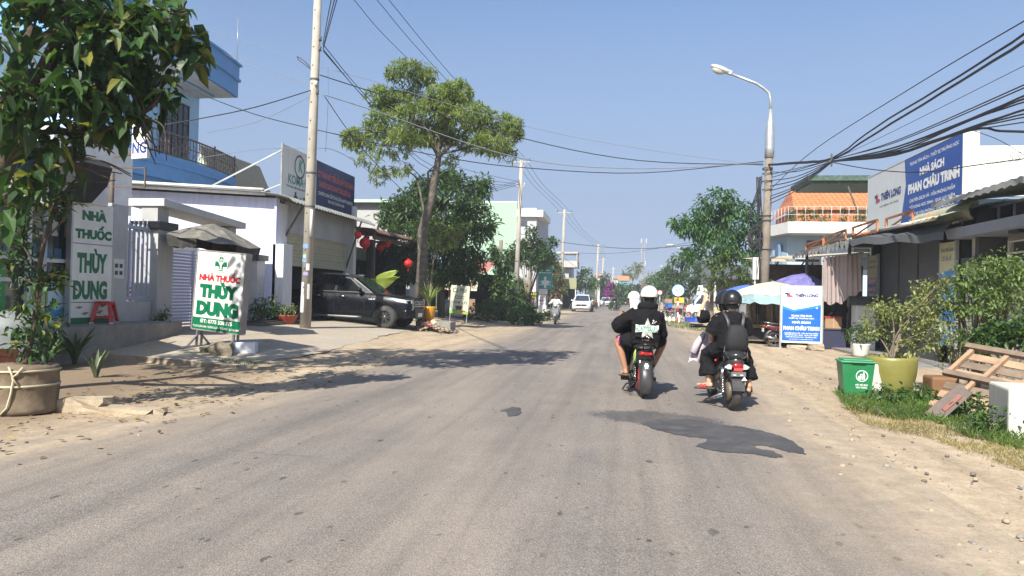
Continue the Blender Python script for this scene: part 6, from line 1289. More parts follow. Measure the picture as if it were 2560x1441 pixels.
def small_car(name,label,cat,loc,rz,paint,ln=4.3,wd=1.78,ht=1.62,wheels=.33,suv=True,group=None,plate=None):
 t=T(name,label,cat,loc,rz,group);h2=wd/2;bl=ht*.60;f=ln/2
 m=MB();st=[(f,.45,bl*.72,h2*.62,.06),(f-.04,.30,bl*.80,h2*.84,.06),(f-.25,.22,bl*.90,h2*.96,.08),(f-.9,.2,bl*.99,h2,.06),(f-1.2,.2,bl*1.03,h2,.05),(0,.2,bl*1.06,h2,.04),(-f+.5,.22,bl*1.08,h2*.98,.04),(-f+.05,.3,bl*1.04,h2*.88,.05),(-f,.5,bl*.95,h2*.7,.05)]
 m.loft(body_sections(st));m.build('body',paint,t)
 m=MB();V=[];zt=ht;b0=bl*1.02
 xs=[f-1.05,f-1.75,f-2.2,-f+1.1,-f+(.45 if suv else.9),-f+(.1 if suv else.35)]
 for s in(-1,1):V+=[(xs[0],s*h2*.84,b0),(xs[1],s*h2*.68,zt-.07),(xs[2],s*h2*.66,zt),(xs[3],s*h2*.65,zt),(xs[4],s*h2*.68,zt-.1),(xs[5],s*h2*.86,b0)]
 F=[(0,5,4,3,2,1),(6,7,8,9,10,11),(0,1,7,6),(1,2,8,7),(2,3,9,8),(3,4,10,9),(4,5,11,10)]
 m.add(V,F);m.build('cabin',paint,t,.05,3)
 G=glassmat('car_glass',(.02,.03,.045),.05,.7)
 m=MB();d=.012;m.add([(xs[0]+d,-h2*.77,b0+.03+d),(xs[0]+d,h2*.77,b0+.03+d),(xs[1]+.03+d,h2*.63,zt-.11+d),(xs[1]+.03+d,-h2*.63,zt-.11+d)],[(0,1,2,3)]);m.build('windscreen',G,t)
 for s in(-1,1):
  m=MB();sd=lambda x,z:(x,s*(lerp(h2*.85,h2*.66,(z-b0)/(zt-b0))+.014),z)
  q=[sd(xs[0]-.35,b0+.04),sd(xs[1]-.15,zt-.14),sd(xs[3]-.1,zt-.12),sd(xs[4]+.05,zt-.2),sd(xs[5]+.35,b0+.06)];m.add(q,[(0,1,2,3,4)]if s>0 else[(4,3,2,1,0)]);m.build('side_window',G,t)
  m=MB();m.add([(f-.12,s*h2*.88,bl*.78),(f-.45,s*h2*.985,bl*.86),(f-.45,s*h2*.985,bl*.76),(f-.02,s*h2*.60,bl*.70),(f-.0,s*h2*.6,bl*.76)],[(0,1,2),(0,2,3,4)]);m.v=[(a+.015,b*1.012,cc)for a,b,cc in m.v];m.build('headlight',HEADL,t)
  m=MB();m.ell((xs[0]-.3,s*(h2+.07),b0+.06),(.07,.1,.07),0,10,6);m.build('mirror',paint,t)
  m=MB();m.lathe([(0,0),(.07,0),(.07,-.02)],14,(f-.03,s*h2*.70,.48),0,'x',cap=False);m.build('fog_lamp',BLACKP(),t)
  for x in(f-.85,-f+.8):
   wheel_car(t,x,s*(h2-.045),wheels,.21,s,.64,5)
   m=MB();n=14;yy=s*(h2+.004);m.add([(x,yy,wheels)]+[(x+math.cos(PI*k/n)*(wheels+.06),yy,wheels+math.sin(PI*k/n)*(wheels+.06))for k in range(n+1)],[(0,k+1,k+2)for k in range(n)]);m.build('arch_liner',DARKIN,t)
 m=MB();m.prism([(-h2*.5,bl*.74),(h2*.5,bl*.74),(h2*.62,bl*.66),(h2*.42,bl*.54),(-h2*.42,bl*.54),(-h2*.62,bl*.66)],f-.06,f+.012,'x');g_=m.build('grille',mat('grille_black',(.01,.01,.011),.35),t)
 m=MB();m.lathe([(.075,0),(.08,.012),(.0,.02)],16,(f+.012,0,bl*.65),0,'x',cap=False);m.b2(f+.01,f+.02,-.24,.24,bl*.40,bl*.52,1);m.build('plate_and_badge',[CHROME,SIGNW],g_)
 m=MB();m.b2(f-.08,f+.005,-h2*.7,h2*.7,.28,.36);m.build('lower_intake',mat('grille_black',(.01,.01,.011)),t,.02);return t
WP=mat('white_car_paint',(.72,.73,.74),.15,0,var=.03,coat=.8)
q=gz(1452,781);small_car('suv','white suv with a wide black grille driving towards us','suv',(q.x+.05,q.y+2.2,.03),-PI/2-R(1),WP,4.3,1.85,1.68,.34)
q=gz(1514,767.5);small_car('sedan','white sedan parked at the road side far beyond the white suv','sedan',(q.x-.0,q.y+2,.03),-PI/2,WP,4.2,1.7,1.42,.3,False)
q=aty(1562,757,150);small_car('car','dark far car in the shade at the end of the street','car',(q.x,150,.03),-PI/2,mat('maroon_paint',(.12,.03,.03),.3,coat=.5),4.2,1.7,1.5,.3)
q=gz(1534,763);small_car('car','white car half hidden behind the green loaded motorbike','car',(q.x+.2,q.y+9,.03),-PI/2,WP,4.2,1.75,1.5,.3)
t=T('light_truck','white light truck with bare frame parked among the market crates','truck',(aty(1716,800,56).x,56.0,.0),R(172));
m=MB();V=[]
for y in(-.8,.8):V+=[(.0,y,.38),(.02,y,.95),(-.42,y*.98,1.12),(-.95,y*.9,1.78),(-1.15,y*.88,1.84),(-1.95,y*.88,1.84),(-1.98,y,.95),(-1.98,y,.38)]
m.add(V,[tuple(range(8)),tuple(reversed(range(8,16)))]+[(i,i+8,(i+1)%8+8,(i+1)%8)for i in range(8)]);m.build('cab',mat('van_white',(.62,.68,.70),.3,var=.06,dirt=.15),t,.05,3)
for s in(-1,1):
 m=MB();q=[(-.66,1.16),(-1.06,1.66),(-1.45,1.68),(-1.45,1.14)];m.add([(x,s*(lerp(.8,.71,(z-.95)/.89)+.012),z)for x,z in q],[(0,1,2,3)]);q=[(-1.52,.6),(-1.52,1.68),(-1.85,1.68),(-1.85,.6)];m.add([(x,s*(lerp(.8,.71,max(0,(z-.95)/.89))+.014),z)for x,z in q],[(0,1,2,3)]);m.build('side_window',glassmat('car_glass'),t)
 for x in(-.72,-3.3):wheel_car(t,x,s*.72,.29,.2,s,.6,5)
 m=MB();m.bar((-.6,s*.84,1.2),(-.5,s*.95,1.3),.03);m.b2(-.58,-.46,s*.9-.06,s*.9+.06,1.2,1.45);m.build('mirror',BLACKP(),t)
m=MB();m.add([(-.44,-.7,1.14),(-.44,.7,1.14),(-.94,.65,1.74),(-.94,-.65,1.74)],[(0,1,2,3)]);m.v=[(a+.015,b_,cc+.012)for a,b_,cc in m.v];m.build('windscreen',glassmat('car_glass'),t)
m=MB();m.b2(-2.05,-2.75,-.8,.8,.95,1.85);m.build('cargo_board',mat('cream_panel',(.55,.53,.48),.6),t,.02)
m=MB();m.b2(-2,-4.1,-.4,.4,.4,.52);m.b2(-2.0,-4.1,-.82,.82,.66,.74)
for x in(-2.9,-3.5,-4.1):m.bar((x,-.82,.74),(x,-.82,1.0),.04);m.bar((x,.82,.74),(x,.82,1.0),.04)
m.build('load_bed',mat('van_white',(.62,.68,.70)),t)
m=MB();m.b2(-.0,.06,-.75,.75,.34,.5);m.b2(-.02,.03,-.62,-.4,.62,.8);m.b2(-.02,.03,.4,.62,.62,.8);m.build('bumper',mat('van_white',(.62,.68,.70)),t,.02)
def mwheel(parent,y,r,w,rim='spoke',m_rim=None,name='wheel',r_in=.68):
 m=MB();m.lathe([(r*r_in,-w*.35),(r*.86,-w*.5),(r*.96,-w*.38),(r,-w*.14),(r,w*.14),(r*.96,w*.38),(r*.86,w*.5),(r*r_in,w*.35)],36,(0,y,r),0,'x',cap=False)
 t=m.build(name,TYRE,parent);m=MB();m.lathe([(r*r_in,-w*.3),(r*r_in*.9,-w*.3),(r*r_in*.88,0),(r*r_in*.9,w*.3),(r*r_in,w*.3)],36,(0,y,r),0,'x',cap=False)
 for k in range(5 if rim=='spoke' else 12):
  a=k*2*PI/(5 if rim=='spoke' else 12);wd_=.028 if rim=='spoke' else.008
  m.bar((0,y,r),(0,y+math.cos(a)*r*r_in*.9,r+math.sin(a)*r*r_in*.9),wd_,wd_*.8)
 m.lathe([(0,-w*.6),(r*.2,-w*.5),(r*.22,w*.5),(0,w*.6)],16,(0,y,r),0,'x');m.build('rim',m_rim or ALLOY,t);return t
def shock(parent,x,y0,z0,y1,z1,cover=None):
 a,b=Vector((x,y0,z0)),Vector((x,y1,z1));m=MB();m.tube([a,b],.012,8,1)
 m.tube([a.lerp(b,.55),b],.033,12,1)
 k=40;d=(b-a);u=d.orthogonal().normalized();w=d.normalized().cross(u);pts=[a+d*(.06+.5*i/k)+(u*math.cos(i*2*PI/7)+w*math.sin(i*2*PI/7))*.028 for i in range(k)];m.tube(pts,.0065,6,0);m.tube([a-d*.04,a+d*.06],.022,8,1)
 return m.build('shock_absorber',[CHROME,cover or BLACKP()],parent)
def fender(parent,y,r,w,a0,a1,m_,name='rear_fender',depth=.05,n=12):
 m=MB();rings=[]
 for i in range(n+1):
  a=lerp(a0,a1,i/n);cy_,cz_=math.cos(a),math.sin(a);k=min(1,(i+1)/2.2,(n-i+1)/2.2);ww=w*(.7+.3*k)
  rings.append([(-ww,y+cy_*(r-depth),r0z+cz_*(r-depth))if False else(-ww,y+cy_*(r-depth),cz_*(r-depth))for _ in(0,)]+[(-ww*.9,y+cy_*(r-.008),cz_*(r-.008)),(-ww*.45,y+cy_*(r+.014),cz_*(r+.014)),(0,y+cy_*(r+.02),cz_*(r+.02)),(ww*.45,y+cy_*(r+.014),cz_*(r+.014)),(ww*.9,y+cy_*(r-.008),cz_*(r-.008)),(ww,y+cy_*(r-depth),cz_*(r-depth))])
 m.loft(rings,0,True,False,False);m.loft([[(a*.97,b,cc-.004)for a,b,cc in q]for q in rings],0,True,False,False);return m
def ebike(label,loc,rz,roll=0):
 t=T('electric_scooter',label,'scooter',loc,rz);t.rotation_euler=(0,roll,rz);r=.235;BK=mat('scooter_black',(.012,.012,.014),.25,var=.2,coat=.4,dirt=.2,dirtcol=(.05,.045,.04))
 mwheel(t,0,r,.085,'spoke',BK,'rear_wheel');mwheel(t,1.18,r,.09,'spoke',BK,'front_wheel')
 m=fender(t,0,r+.055,.10,R(62),R(212),None);m.v=[(a,b,cc+r+.02)for a,b,cc in m.v];fo=m.build('rear_fender',mat('grey_black_plastic',(.035,.035,.037),.4,var=.3,dirt=.4,dirtcol=(.11,.10,.09)),t)
 m=MB();
 def onf(u,a):rr_=r+.079-abs(u)*.03;return(u*.1,math.cos(a)*rr_,r+.02+math.sin(a)*rr_)
 for(u0,u1,a0,a1,k)in((-.35,.3,108,112,0),):m.add([onf(u0,R(a0)),onf(u1,R(a0)),onf(u1,R(a1)),onf(u0,R(a1))],[(0,1,2,3)],k)
 m.build('fender_sticker',mat('sticker_yellow',(.6,.45,.02),.5),fo);m=MB()
 v,f,asp=text_geo('4R',.03,.2);m.add([onf(a*.9,R(132)-b_*.36)for a,b_ in v],f,0)
 m.build('fender_sticker',WHITE(),fo)
 m=MB();m.loft([[(s*wv,y,z)for s,z in((-1,z0),(-1.05,(z0+z1)/2),(-.75,z1),(.75,z1),(1.05,(z0+z1)/2),(1,z0))]for(y,wv,z0,z1)in((-.14,.10,.60,.70),(-.06,.13,.52,.715),(.2,.14,.42,.71),(.55,.13,.34,.70),(.66,.11,.26,.5))]);m.build('body',BK,t)
 m=MB();m.loft([[(s*wv,y,z)for s,z in((-1,z0),(-.95,z1-.02),(-.6,z1),(.6,z1),(.95,z1-.02),(1,z0))]for(y,wv,z0,z1)in((-.12,.10,.715,.75),(.0,.14,.71,.775),(.3,.145,.70,.765),(.62,.11,.70,.75))]);m.build('seat',mat('seat_vinyl',(.016,.016,.017),.5,var=.2),t)
 m=MB();m.tube([(-.15,.12,.74),(-.15,-.1,.765),(-.11,-.22,.785),(-.05,-.26,.795),(.05,-.26,.795),(.11,-.22,.785),(.15,-.1,.765),(.15,.12,.74)],.0135,8);m.tube([(-.06,-.25,.79),(-.05,-.14,.73)],.01,6);m.tube([(.06,-.25,.79),(.05,-.14,.73)],.01,6);m.build('grab_rail',mat('rail_black',(.02,.02,.02),.3,.5),t)
 m=MB();m.loft([[(s*wv,y,z)for s,z in((-1,z0),(-.9,z1),(.9,z1),(1,z0))]for(y,wv,z0,z1)in((-.165,.085,.635,.672),(-.14,.105,.63,.685),(-.1,.11,.63,.685))],0,False);tl_=m.build('tail_light',REDL,t,.006)
 m=MB();m.ell((-.055,-.166,.66),(.024,.012,.016),0,10,6);m.ell((-.06,-.168,.672),(.009,.012,.009),1,8,5);m.ell((.06,-.166,.655),(.016,.01,.013),0,10,6);m.build('lamp_lens',[mat('lens_scarlet',(.7,.02,.02),.1),AMBER],tl_)
 RB=mat('red_bracket',(.3,.02,.025),.35)
 for s in(-1,1):
  shock(t,s*.125,-.02,.27,.08,.60)
  m=MB();m.bar((s*.1,0,r),(s*.1,.5,.30),.03,.045);m.build('swing_arm',BK,t)
  m=MB();m.bar((s*.07,-.05,.62),(s*.085,-.12,.46),.018);m.build('fender_stay',BK,t)
  m=MB();m.bar((s*.14,.52,.22),(s*.27,.52,.22),.03,.06);m.build('foot_peg',BLACKP(),t)
 m=MB();m.bar((-.085,-.07,.26),(-.085,-.05,.43),.016,.02);m.bar((-.085,-.05,.43),(-.05,-.03,.45),.02);m.bar((-.1,.0,.14),(-.09,-.06,.24),.02);m.build('red_stay',RB,t)
 m=MB();m.tube([(-.06,.1,r),(-.17,.25,.18),(-.2,.42,.14),(-.23,.56,.04)],.014,6);m.tube([(-.2,.3,.1),(-.19,.06,.15),(-.14,-.02,.2)],.014,6);m.build('side_stand',BK,t)
 m=MB();m.lathe([(0,-.03),(.12,-.03),(.13,0),(.12,.03),(0,.03)],20,(-.05,0,r),0,'x');m.build('hub_motor',mat('dusty_metal',(.16,.13,.10),.6,.4,var=.3),t)
 m=MB();m.b2(-.13,.13,.5,.95,.22,.28);m.loft([[(s*wv,y,z)for s,z in((-1,z0),(-.8,z1),(.8,z1),(1,z0))]for(y,wv,z0,z1)in((.92,.14,.28,.30),(1.0,.14,.3,.5),(1.06,.13,.5,.86),(1.1,.1,.86,.98))],0,False);m.build('leg_shield',BK,t)
 m=MB();m.tube([(0,1.18,r),(0,1.06,.75),(0,1.0,1.0)],.03,8);m.tube([(-.34,.93,1.02),(-.2,.98,1.03),(0,1.0,1.0),(.2,.98,1.03),(.34,.93,1.02)],.013,8);m.tube([(-.36,.92,1.02),(-.24,.96,1.03)],.02,8);m.tube([(.24,.96,1.03),(.36,.92,1.02)],.02,8);m.build('handlebar',BLACKP(),t)
 m=MB();m.tube([(-.14,-.02,.70),(-.165,-.05,.64),(-.16,-.06,.56),(-.175,-.04,.49)],.006,6);m.tube([(-.14,-.03,.70),(-.15,-.08,.60),(-.148,-.07,.52)],.005,6);m.build('tie_strap',mat('lime_strap',(.35,.55,.12),.6),t)
 return t
def moto(label,loc,rz,paint,group=None,dirt=True,plate='',seat_m=None,tail=True,scale=1.0,steer=0):
 """underbone motorbike"""
 t=T('motorbike',label,'motorbike',loc,rz,group);t.scale=(scale,)*3;r=.275
 mwheel(t,0,r,.085,'spoke',ALLOY,'rear_wheel',.74);mwheel(t,1.23,r,.08,'spoke',ALLOY,'front_wheel',.74)
 m=fender(t,0,r+.05,.075,R(70),R(195),None);m.v=[(a,b,cc+r)for a,b,cc in m.v];m.build('rear_fender',BLACKP(),t);m=fender(t,1.23,r+.035,.065,R(30),R(150),None);m.v=[(a,b,cc+r)for a,b,cc in m.v];m.build('front_fender',paint,t)
 m=MB();m.loft([[(s*wv,y,z)for s,z in((-1,z0),(-1.08,(z0+z1)/2),(-.7,z1),(.7,z1),(1.08,(z0+z1)/2),(1,z0))]for(y,wv,z0,z1)in((-.33,.03,.70,.74),(-.2,.085,.60,.76),(.1,.11,.48,.74),(.5,.115,.36,.70),(.7,.09,.40,.56),(.95,.08,.42,.58))]);m.build('body',paint,t)
 m=MB();m.loft([[(s*wv,y,z)for s,z in((-1,z0),(-.9,z1-.02),(-.5,z1),(.5,z1),(.9,z1-.02),(1,z0))]for(y,wv,z0,z1)in((-.28,.07,.75,.79),(-.1,.12,.735,.80),(.3,.135,.72,.775),(.62,.09,.70,.76))]);m.build('seat',seat_m or mat('seat_vinyl',(.016,.016,.017)),t)
 m=MB();m.tube([(-.1,.0,.77),(-.1,-.25,.80),(0,-.33,.81),(.1,-.25,.80),(.1,.0,.77)],.013,8);m.build('grab_rail',ALLOY,t)
 m=MB();m.ell((0,-.325,.685),(.085,.03,.04),0,14,8);m.build('tail_light',REDL,t);m=MB();m.b2(-.095,.095,-.37,-.36,.50,.62);m.build('number_plate',SIGNW,t)
 for s in(-1,1):
  shock(t,s*.125,.02,.28,.02,.62,BLACKP());m=MB();m.ell((s*.13,-.29,.66),(.04,.03,.025),0,10,6);m.build('indicator',AMBER,t)
  m=MB();m.bar((s*.07,0,r),(s*.07,.5,.34),.028,.04);m.build('swing_arm',BLACKP(),t)
  m=MB();m.tube([(s*.07,1.23,r),(s*.07,1.1,.62)],.022,8);m.build('fork',ALLOY,t)
  m=MB();m.tube([(s*.2,.98,1.04),(s*.26,1.0,1.2)],.007,6);m.ell((s*.28,1.0,1.23),(.055,.02,.035),0,12,6);m.build('mirror',BLACKP(),t)
 m=MB();m.b2(-.1,.1,.42,.75,.2,.38);m.lathe([(0,-.13),(.09,-.13),(.1,0),(.09,.13),(0,.13)],14,(0,.55,.28),0,'x');m.build('engine',mat('engine_grey',(.2,.2,.2),.5,.6,var=.3),t)
 m=MB();m.tube([(.1,.6,.22),(.13,.3,.2),(.14,.0,.27),(.14,-.32,.36)],[.02,.022,.045,.05],12);m.build('exhaust',mat('exhaust_metal',(.2,.2,.2),.3,.8),t)
 m=MB();m.loft([[(s*wv,y,z)for s,z in((-1,z0),(-.8,z1),(.8,z1),(1,z0))]for(y,wv,z0,z1)in((.93,.16,.40,.46),(1.02,.18,.50,.62),(1.06,.17,.66,.84),(1.08,.13,.84,.98))],0,False);m.build('leg_shield',paint,t)
 m=MB();m.ell((0,1.10,.98),(.11,.08,.085),0,14,8);hb_=m.build('headset',paint,t);m=MB();m.ell((0,1.16,.97),(.075,.035,.055),0,14,8);m.build('headlight',HEADL,hb_)
 m=MB();m.tube([(-.34,.90,1.02),(-.2,.98,1.04),(0,1.04,1.0),(.2,.98,1.04),(.34,.90,1.02)],.013,8);m.tube([(-.36,.89,1.02),(-.23,.96,1.04)],.02,8);m.tube([(.23,.96,1.04),(.36,.89,1.02)],.02,8);m.build('handlebar',BLACKP(),t)
 m=MB();m.bar((-.27,.52,.24),(.27,.52,.24),.03);m.build('foot_peg',BLACKP(),t);m=MB();m.tube([(-.1,.42,.22),(-.2,.32,.0)],.012,6);m.build('side_stand',BLACKP(),t)
 return t
EB=gz(1607,1001);ebA=ebike('black electric scooter carrying the hooded pair',(EB.x,EB.y+.02,.036),R(7),R(1.5))
MRED=mat('moto_red_black',(.09,.012,.016),.3,var=.4,coat=.4);MGREY=mat('moto_grey',(.22,.23,.24),.35,coat=.4);MSCAR=mat('moto_scarlet',(.42,.015,.02),.3,coat=.5);MDARK=mat('moto_dark',(.03,.032,.036),.3,coat=.4)
q=gz(1942,874);moto('dark red motorbike parked behind the standing blue bookshop sign',(q.x+.1,q.y+.9,0),R(-84),MRED)
def bikeB(label,loc,rz):
 t=T('motorbike',label,'motorbike',loc,rz);r=.24;BK=mat('moto_dark',(.03,.032,.036))
 mwheel(t,0,r,.115,'spoke',mat('dusty_metal',(.16,.13,.10)),'rear_wheel',.62);mwheel(t,1.2,r,.09,'spoke',ALLOY,'front_wheel',.7)
 m=MB();n=10;rings=[]
 for i in range(n+1):
  a=R(lerp(85,172,i/n));rr_=r+.06;w_=.085;rings.append([(-w_,math.cos(a)*(rr_-.05),r+math.sin(a)*(rr_-.05)),(-w_*.95,math.cos(a)*rr_,r+math.sin(a)*rr_),(w_*.95,math.cos(a)*rr_,r+math.sin(a)*rr_),(w_,math.cos(a)*(rr_-.05),r+math.sin(a)*(rr_-.05))])
 m.loft(rings,0,False,False,False);fo=m.build('rear_fender',mat('grey_black_plastic',(.035,.035,.037)),t)
 m=MB();m.add([(-.05,-.27,.42),(.02,-.27,.42),(-.015,-.27,.47)],[(0,1,2)]);m.v=[(a+.08,b-.03,cc-.0)for a,b,cc in m.v];m.build('fender_sticker',WHITE(),fo)
 m=MB();m.loft([[(s*wv,y,z)for s,z in((-1,z0),(-1.1,(z0+z1)/2),(-.6,z1),(.6,z1),(1.1,(z0+z1)/2),(1,z0))]for(y,wv,z0,z1)in((-.22,.055,.62,.70),(-.12,.10,.58,.73),(.1,.11,.46,.72),(.5,.11,.34,.68),(.66,.1,.28,.5))]);m.build('body',BK,t)
 m=MB();m.ell((0,-.06,.735),(.155,.2,.075),0,22,10);m.b2(-.13,.13,-.05,.65,.68,.735);m.build('seat',mat('seat_gloss',(.02,.02,.021),.22,var=.2,coat=.6),t,.0)
 m=MB();m.ell((0,-.215,.60),(.075,.035,.042),0,16,8);tl_=m.build('tail_light',REDL,t);m=MB();m.b2(-.055,.055,-.25,-.235,.535,.575);m.build('reflector',mat('reflector_coral',(.65,.06,.06),.2),tl_)
 m=MB();m.b2(-.095,.095,-.262,-.252,.465,.525);m.b2(-.07,-.03,-.264,-.262,.48,.49,1);m.b2(.02,.06,-.264,-.262,.48,.49,1);m.build('number_plate',[mat('plate_grey',(.12,.12,.12),.6),SIGNW],t)
 for s in(-1,1):
  m=MB();m.loft([[(s*a,-.2+k*.02,z)for a,z in((.07,.60),(.1,.62),(.16,.585),(.13,.555),(.075,.55))]for k in(0,1,2)],0,False);m.build('indicator',mat('clear_lens',(.5,.52,.52),.15,.2),t)
 for s in(-1,1):
  shock(t,s*.13,.0,.23,.06,.56,CHROME if s<0 else BLACKP());m=MB();m.bar((s*.095,0,r),(s*.095,.5,.3),.03,.045);m.build('swing_arm',BK,t)
  m=MB();m.bar((s*.13,.42,.23),(s*.30,.40,.235),.03,.05);m.build('foot_peg',BLACKP(),t)
  m=MB();m.tube([(s*.07,1.2,r),(s*.07,1.08,.6)],.02,8);m.build('fork',ALLOY,t)
 m=MB();m.b2(-.1,.1,.42,.75,.2,.36);m.build('engine',mat('engine_grey',(.2,.2,.2)),t)
 m=MB();m.tube([(.1,.5,.2),(.135,.1,.19),(.135,-.02,.2)],[.02,.05,.05],12);m.build('exhaust',mat('exhaust_metal',(.2,.2,.2)),t)
 m=MB();m.tube([(-.09,.12,.2),(-.2,.2,.14),(-.22,.35,.09)],.014,6);m.tube([(-.14,.02,.17),(-.17,.3,.1),(-.25,.42,.06)],.012,6);m.build('side_stand',STEEL(),t)
 m=MB();m.lathe([(0,-.03),(.12,-.03),(.125,0),(.12,.03),(0,.03)],20,(-.055,0,r),0,'x');m.build('hub_cover',mat('dusty_metal',(.16,.13,.10)),t)
 m=MB();m.loft([[(s*wv,y,z)for s,z in((-1,z0),(-.8,z1),(.8,z1),(1,z0))]for(y,wv,z0,z1)in((.90,.14,.3,.42),(1.0,.16,.48,.6),(1.04,.15,.66,.84),(1.06,.12,.84,.96))],0,False);m.build('leg_shield',mat('moto_pink',(.5,.03,.06),.3,coat=.4),t)
 m=MB();m.tube([(0,1.08,.6),(0,1.0,1.0)],.025,8);m.tube([(-.36,.80,1.07),(-.2,.93,1.07),(0,1.0,1.02),(.2,.93,1.07),(.36,.80,1.07)],.013,8);m.tube([(-.41,.765,1.07),(-.25,.89,1.07)],.021,8);m.tube([(.25,.89,1.07),(.41,.765,1.07)],.021,8);m.tube([(-.2,.97,1.09),(-.36,.88,1.095),(-.42,.84,1.095)],.008,6);m.build('handlebar',BLACKP(),t);return t
MBp=gz(1832,1031);mbB=bikeB('black motorbike carrying the two women in black',(MBp.x,MBp.y+.02,.036),R(6))
m=MB();rings=[]
for i in range(9):
 v_=i/8;row=[]
 for j in range(13):
  u=j/12;row.append((-.16-.12*v_+(u-.5)*lerp(.06,.30,sst(0,.8,v_)),.82+.05*math.sin(u*9+v_*2)*v_,lerp(1.03,.53+.05*math.sin(u*7),v_)))
 rings.append(row)
m.loft(rings,0,True,False,False);m.tube([(-.22,.8,.98),(-.32,.78,.82),(-.38,.76,.68)],[.03,.05,.06],10)
o=m.build('jacket',mat('lilac_cloth',(.46,.40,.46),.85,var=.15,scale=5));tag(o,'pale lilac sun jacket hanging from the handlebar of the women\'s motorbike','jacket',None,mbB.location.copy(),mbB.rotation_euler.z)
o.location=mbB.location
q=gz(1384,813);mOn=moto('grey motorbike of the oncoming rider in the white shirt',(q.x,q.y+1.2,.03),R(183),MGREY)
q=gz(1536,778);mG=moto('far motorbike loaded with green bundles coming down the road',(q.x,q.y+1,.03),PI,MDARK)
rsx=np.random.RandomState(3);m=MB();foliage(m,[((-.35,.1,.55),(.32,.5,.4),60),((.35,.1,.55),(.32,.5,.4),60)],5,.2,.08,rsx,.2);o=m.build('green_bundle',G_MID);tag(o,'bundles of green vegetables slung over the far motorbike','vegetables',None,(q.x,q.y+.6,.05))
q=gz(1491,773);moto('red motorbike parked by the kerb beside the far white sedan',(q.x,q.y,.03),R(160),MSCAR)
q=gz(1672,797);moto('bright red scooter loaded with a blue crate at the market',(q.x+.2,q.y+.6,0),R(-100),MSCAR)
m=MB();m.b2(-.28,.28,-.22,.22,0,.02)
for(x0,x1,y0,y1)in((-.28,.28,-.22,-.2),(-.28,.28,.2,.22),(-.28,-.26,-.22,.22),(.26,.28,-.22,.22)):m.b2(x0,x1,y0,y1,0,.36)
m.b2(-.29,.29,-.23,.23,.33,.36)
BLC=mat('crate_blue',(.02,.12,.42),.5,var=.15);cr=m.build('crate',BLC);tag(cr,'blue crate strapped on the seat of the red scooter','crate',None,(q.x-.05,q.y+.55,.80),.1)
m=MB();m.b2(-.26,.26,-.2,.2,0,.3);m.b2(-.02,.02,-.203,.203,0,.302,1);o=m.build('cardboard_box',[mat('cardboard',(.30,.19,.11)),mat('parcel_tape',(.36,.25,.15))]);tag(o,'cardboard box on top of the blue crate of the scooter','box',None,(q.x-.05,q.y+.55,1.165),.15)
q=gz(1716,800);moto('dark motorbike standing between the red scooter and the white truck',(q.x-.3,q.y+2,0),R(100),MDARK)
SKIN=mat('skin_tan',(.36,.19,.115),.55,var=.1,scale=8);SKIN2=mat('skin_light',(.46,.27,.18),.55,var=.08,scale=8);HAIR=mat('black_hair',(.012,.010,.010),.5,var=.4,scale=20)
BLKC=mat('black_cotton',(.009,.009,.011),.95,var=.35,scale=6,bump=.5,bscale=22,spec=.15);BLKC2=mat('black_cloth_soft',(.0105,.0105,.013),.95,var=.35,scale=4,bump=.5,bscale=18,spec=.15)
def V3(*a):return Vector(a)
def head_mb(m,ctr,yaw=0.0,pitch=0.0,roll=0.0,s=1.0,mi=0):
 """skull, jaw, nose, ears, eyes and lips; face looks along +y before turning"""
 M=Matrix.Rotation(yaw,3,'Z')@Matrix.Rotation(pitch,3,'X')@Matrix.Rotation(roll,3,'Y');C0=Vector(ctr)
 P=lambda x,y,z:C0+M@(Vector((x,y,z))*s)
 m.ell(C0+M@V3(0,-.012,.03)*s,(.075*s,.094*s,.09*s),mi,18,12,M);m.ell(C0+M@V3(0,.018,-.035)*s,(.062*s,.07*s,.075*s),mi,16,10,M);m.ell(P(0,.055,-.085),(.034*s,.03*s,.026*s),mi,12,8,M)
 m.tube([P(0,.088,.02),P(0,.106,-.02),P(0,.098,-.032)],[.009*s,.015*s,.012*s],8,mi);m.ell(P(0,.086,-.058),(.024*s,.010*s,.009*s),mi,10,6,M)
 for q in(-1,1):
  m.ell(P(q*.078,-.008,-.005),(.011*s,.02*s,.032*s),mi,10,8,M);m.ell(P(q*.03,.078,.008),(.015*s,.012*s,.010*s),mi,10,6,M);m.tube([P(q*.012,.09,.027),P(q*.03,.092,.032),P(q*.05,.08,.026)],.007*s,6,mi)
 return M,P
def face_parts(t,P,s,skin):
 m=MB()
 for q in(-1,1):m.ell(P(q*.03,.0865,.008),(.009*s,.005*s,.006*s),0,10,6)
 m.build('eyes',mat('eye_dark',(.02,.015,.012),.2),t)
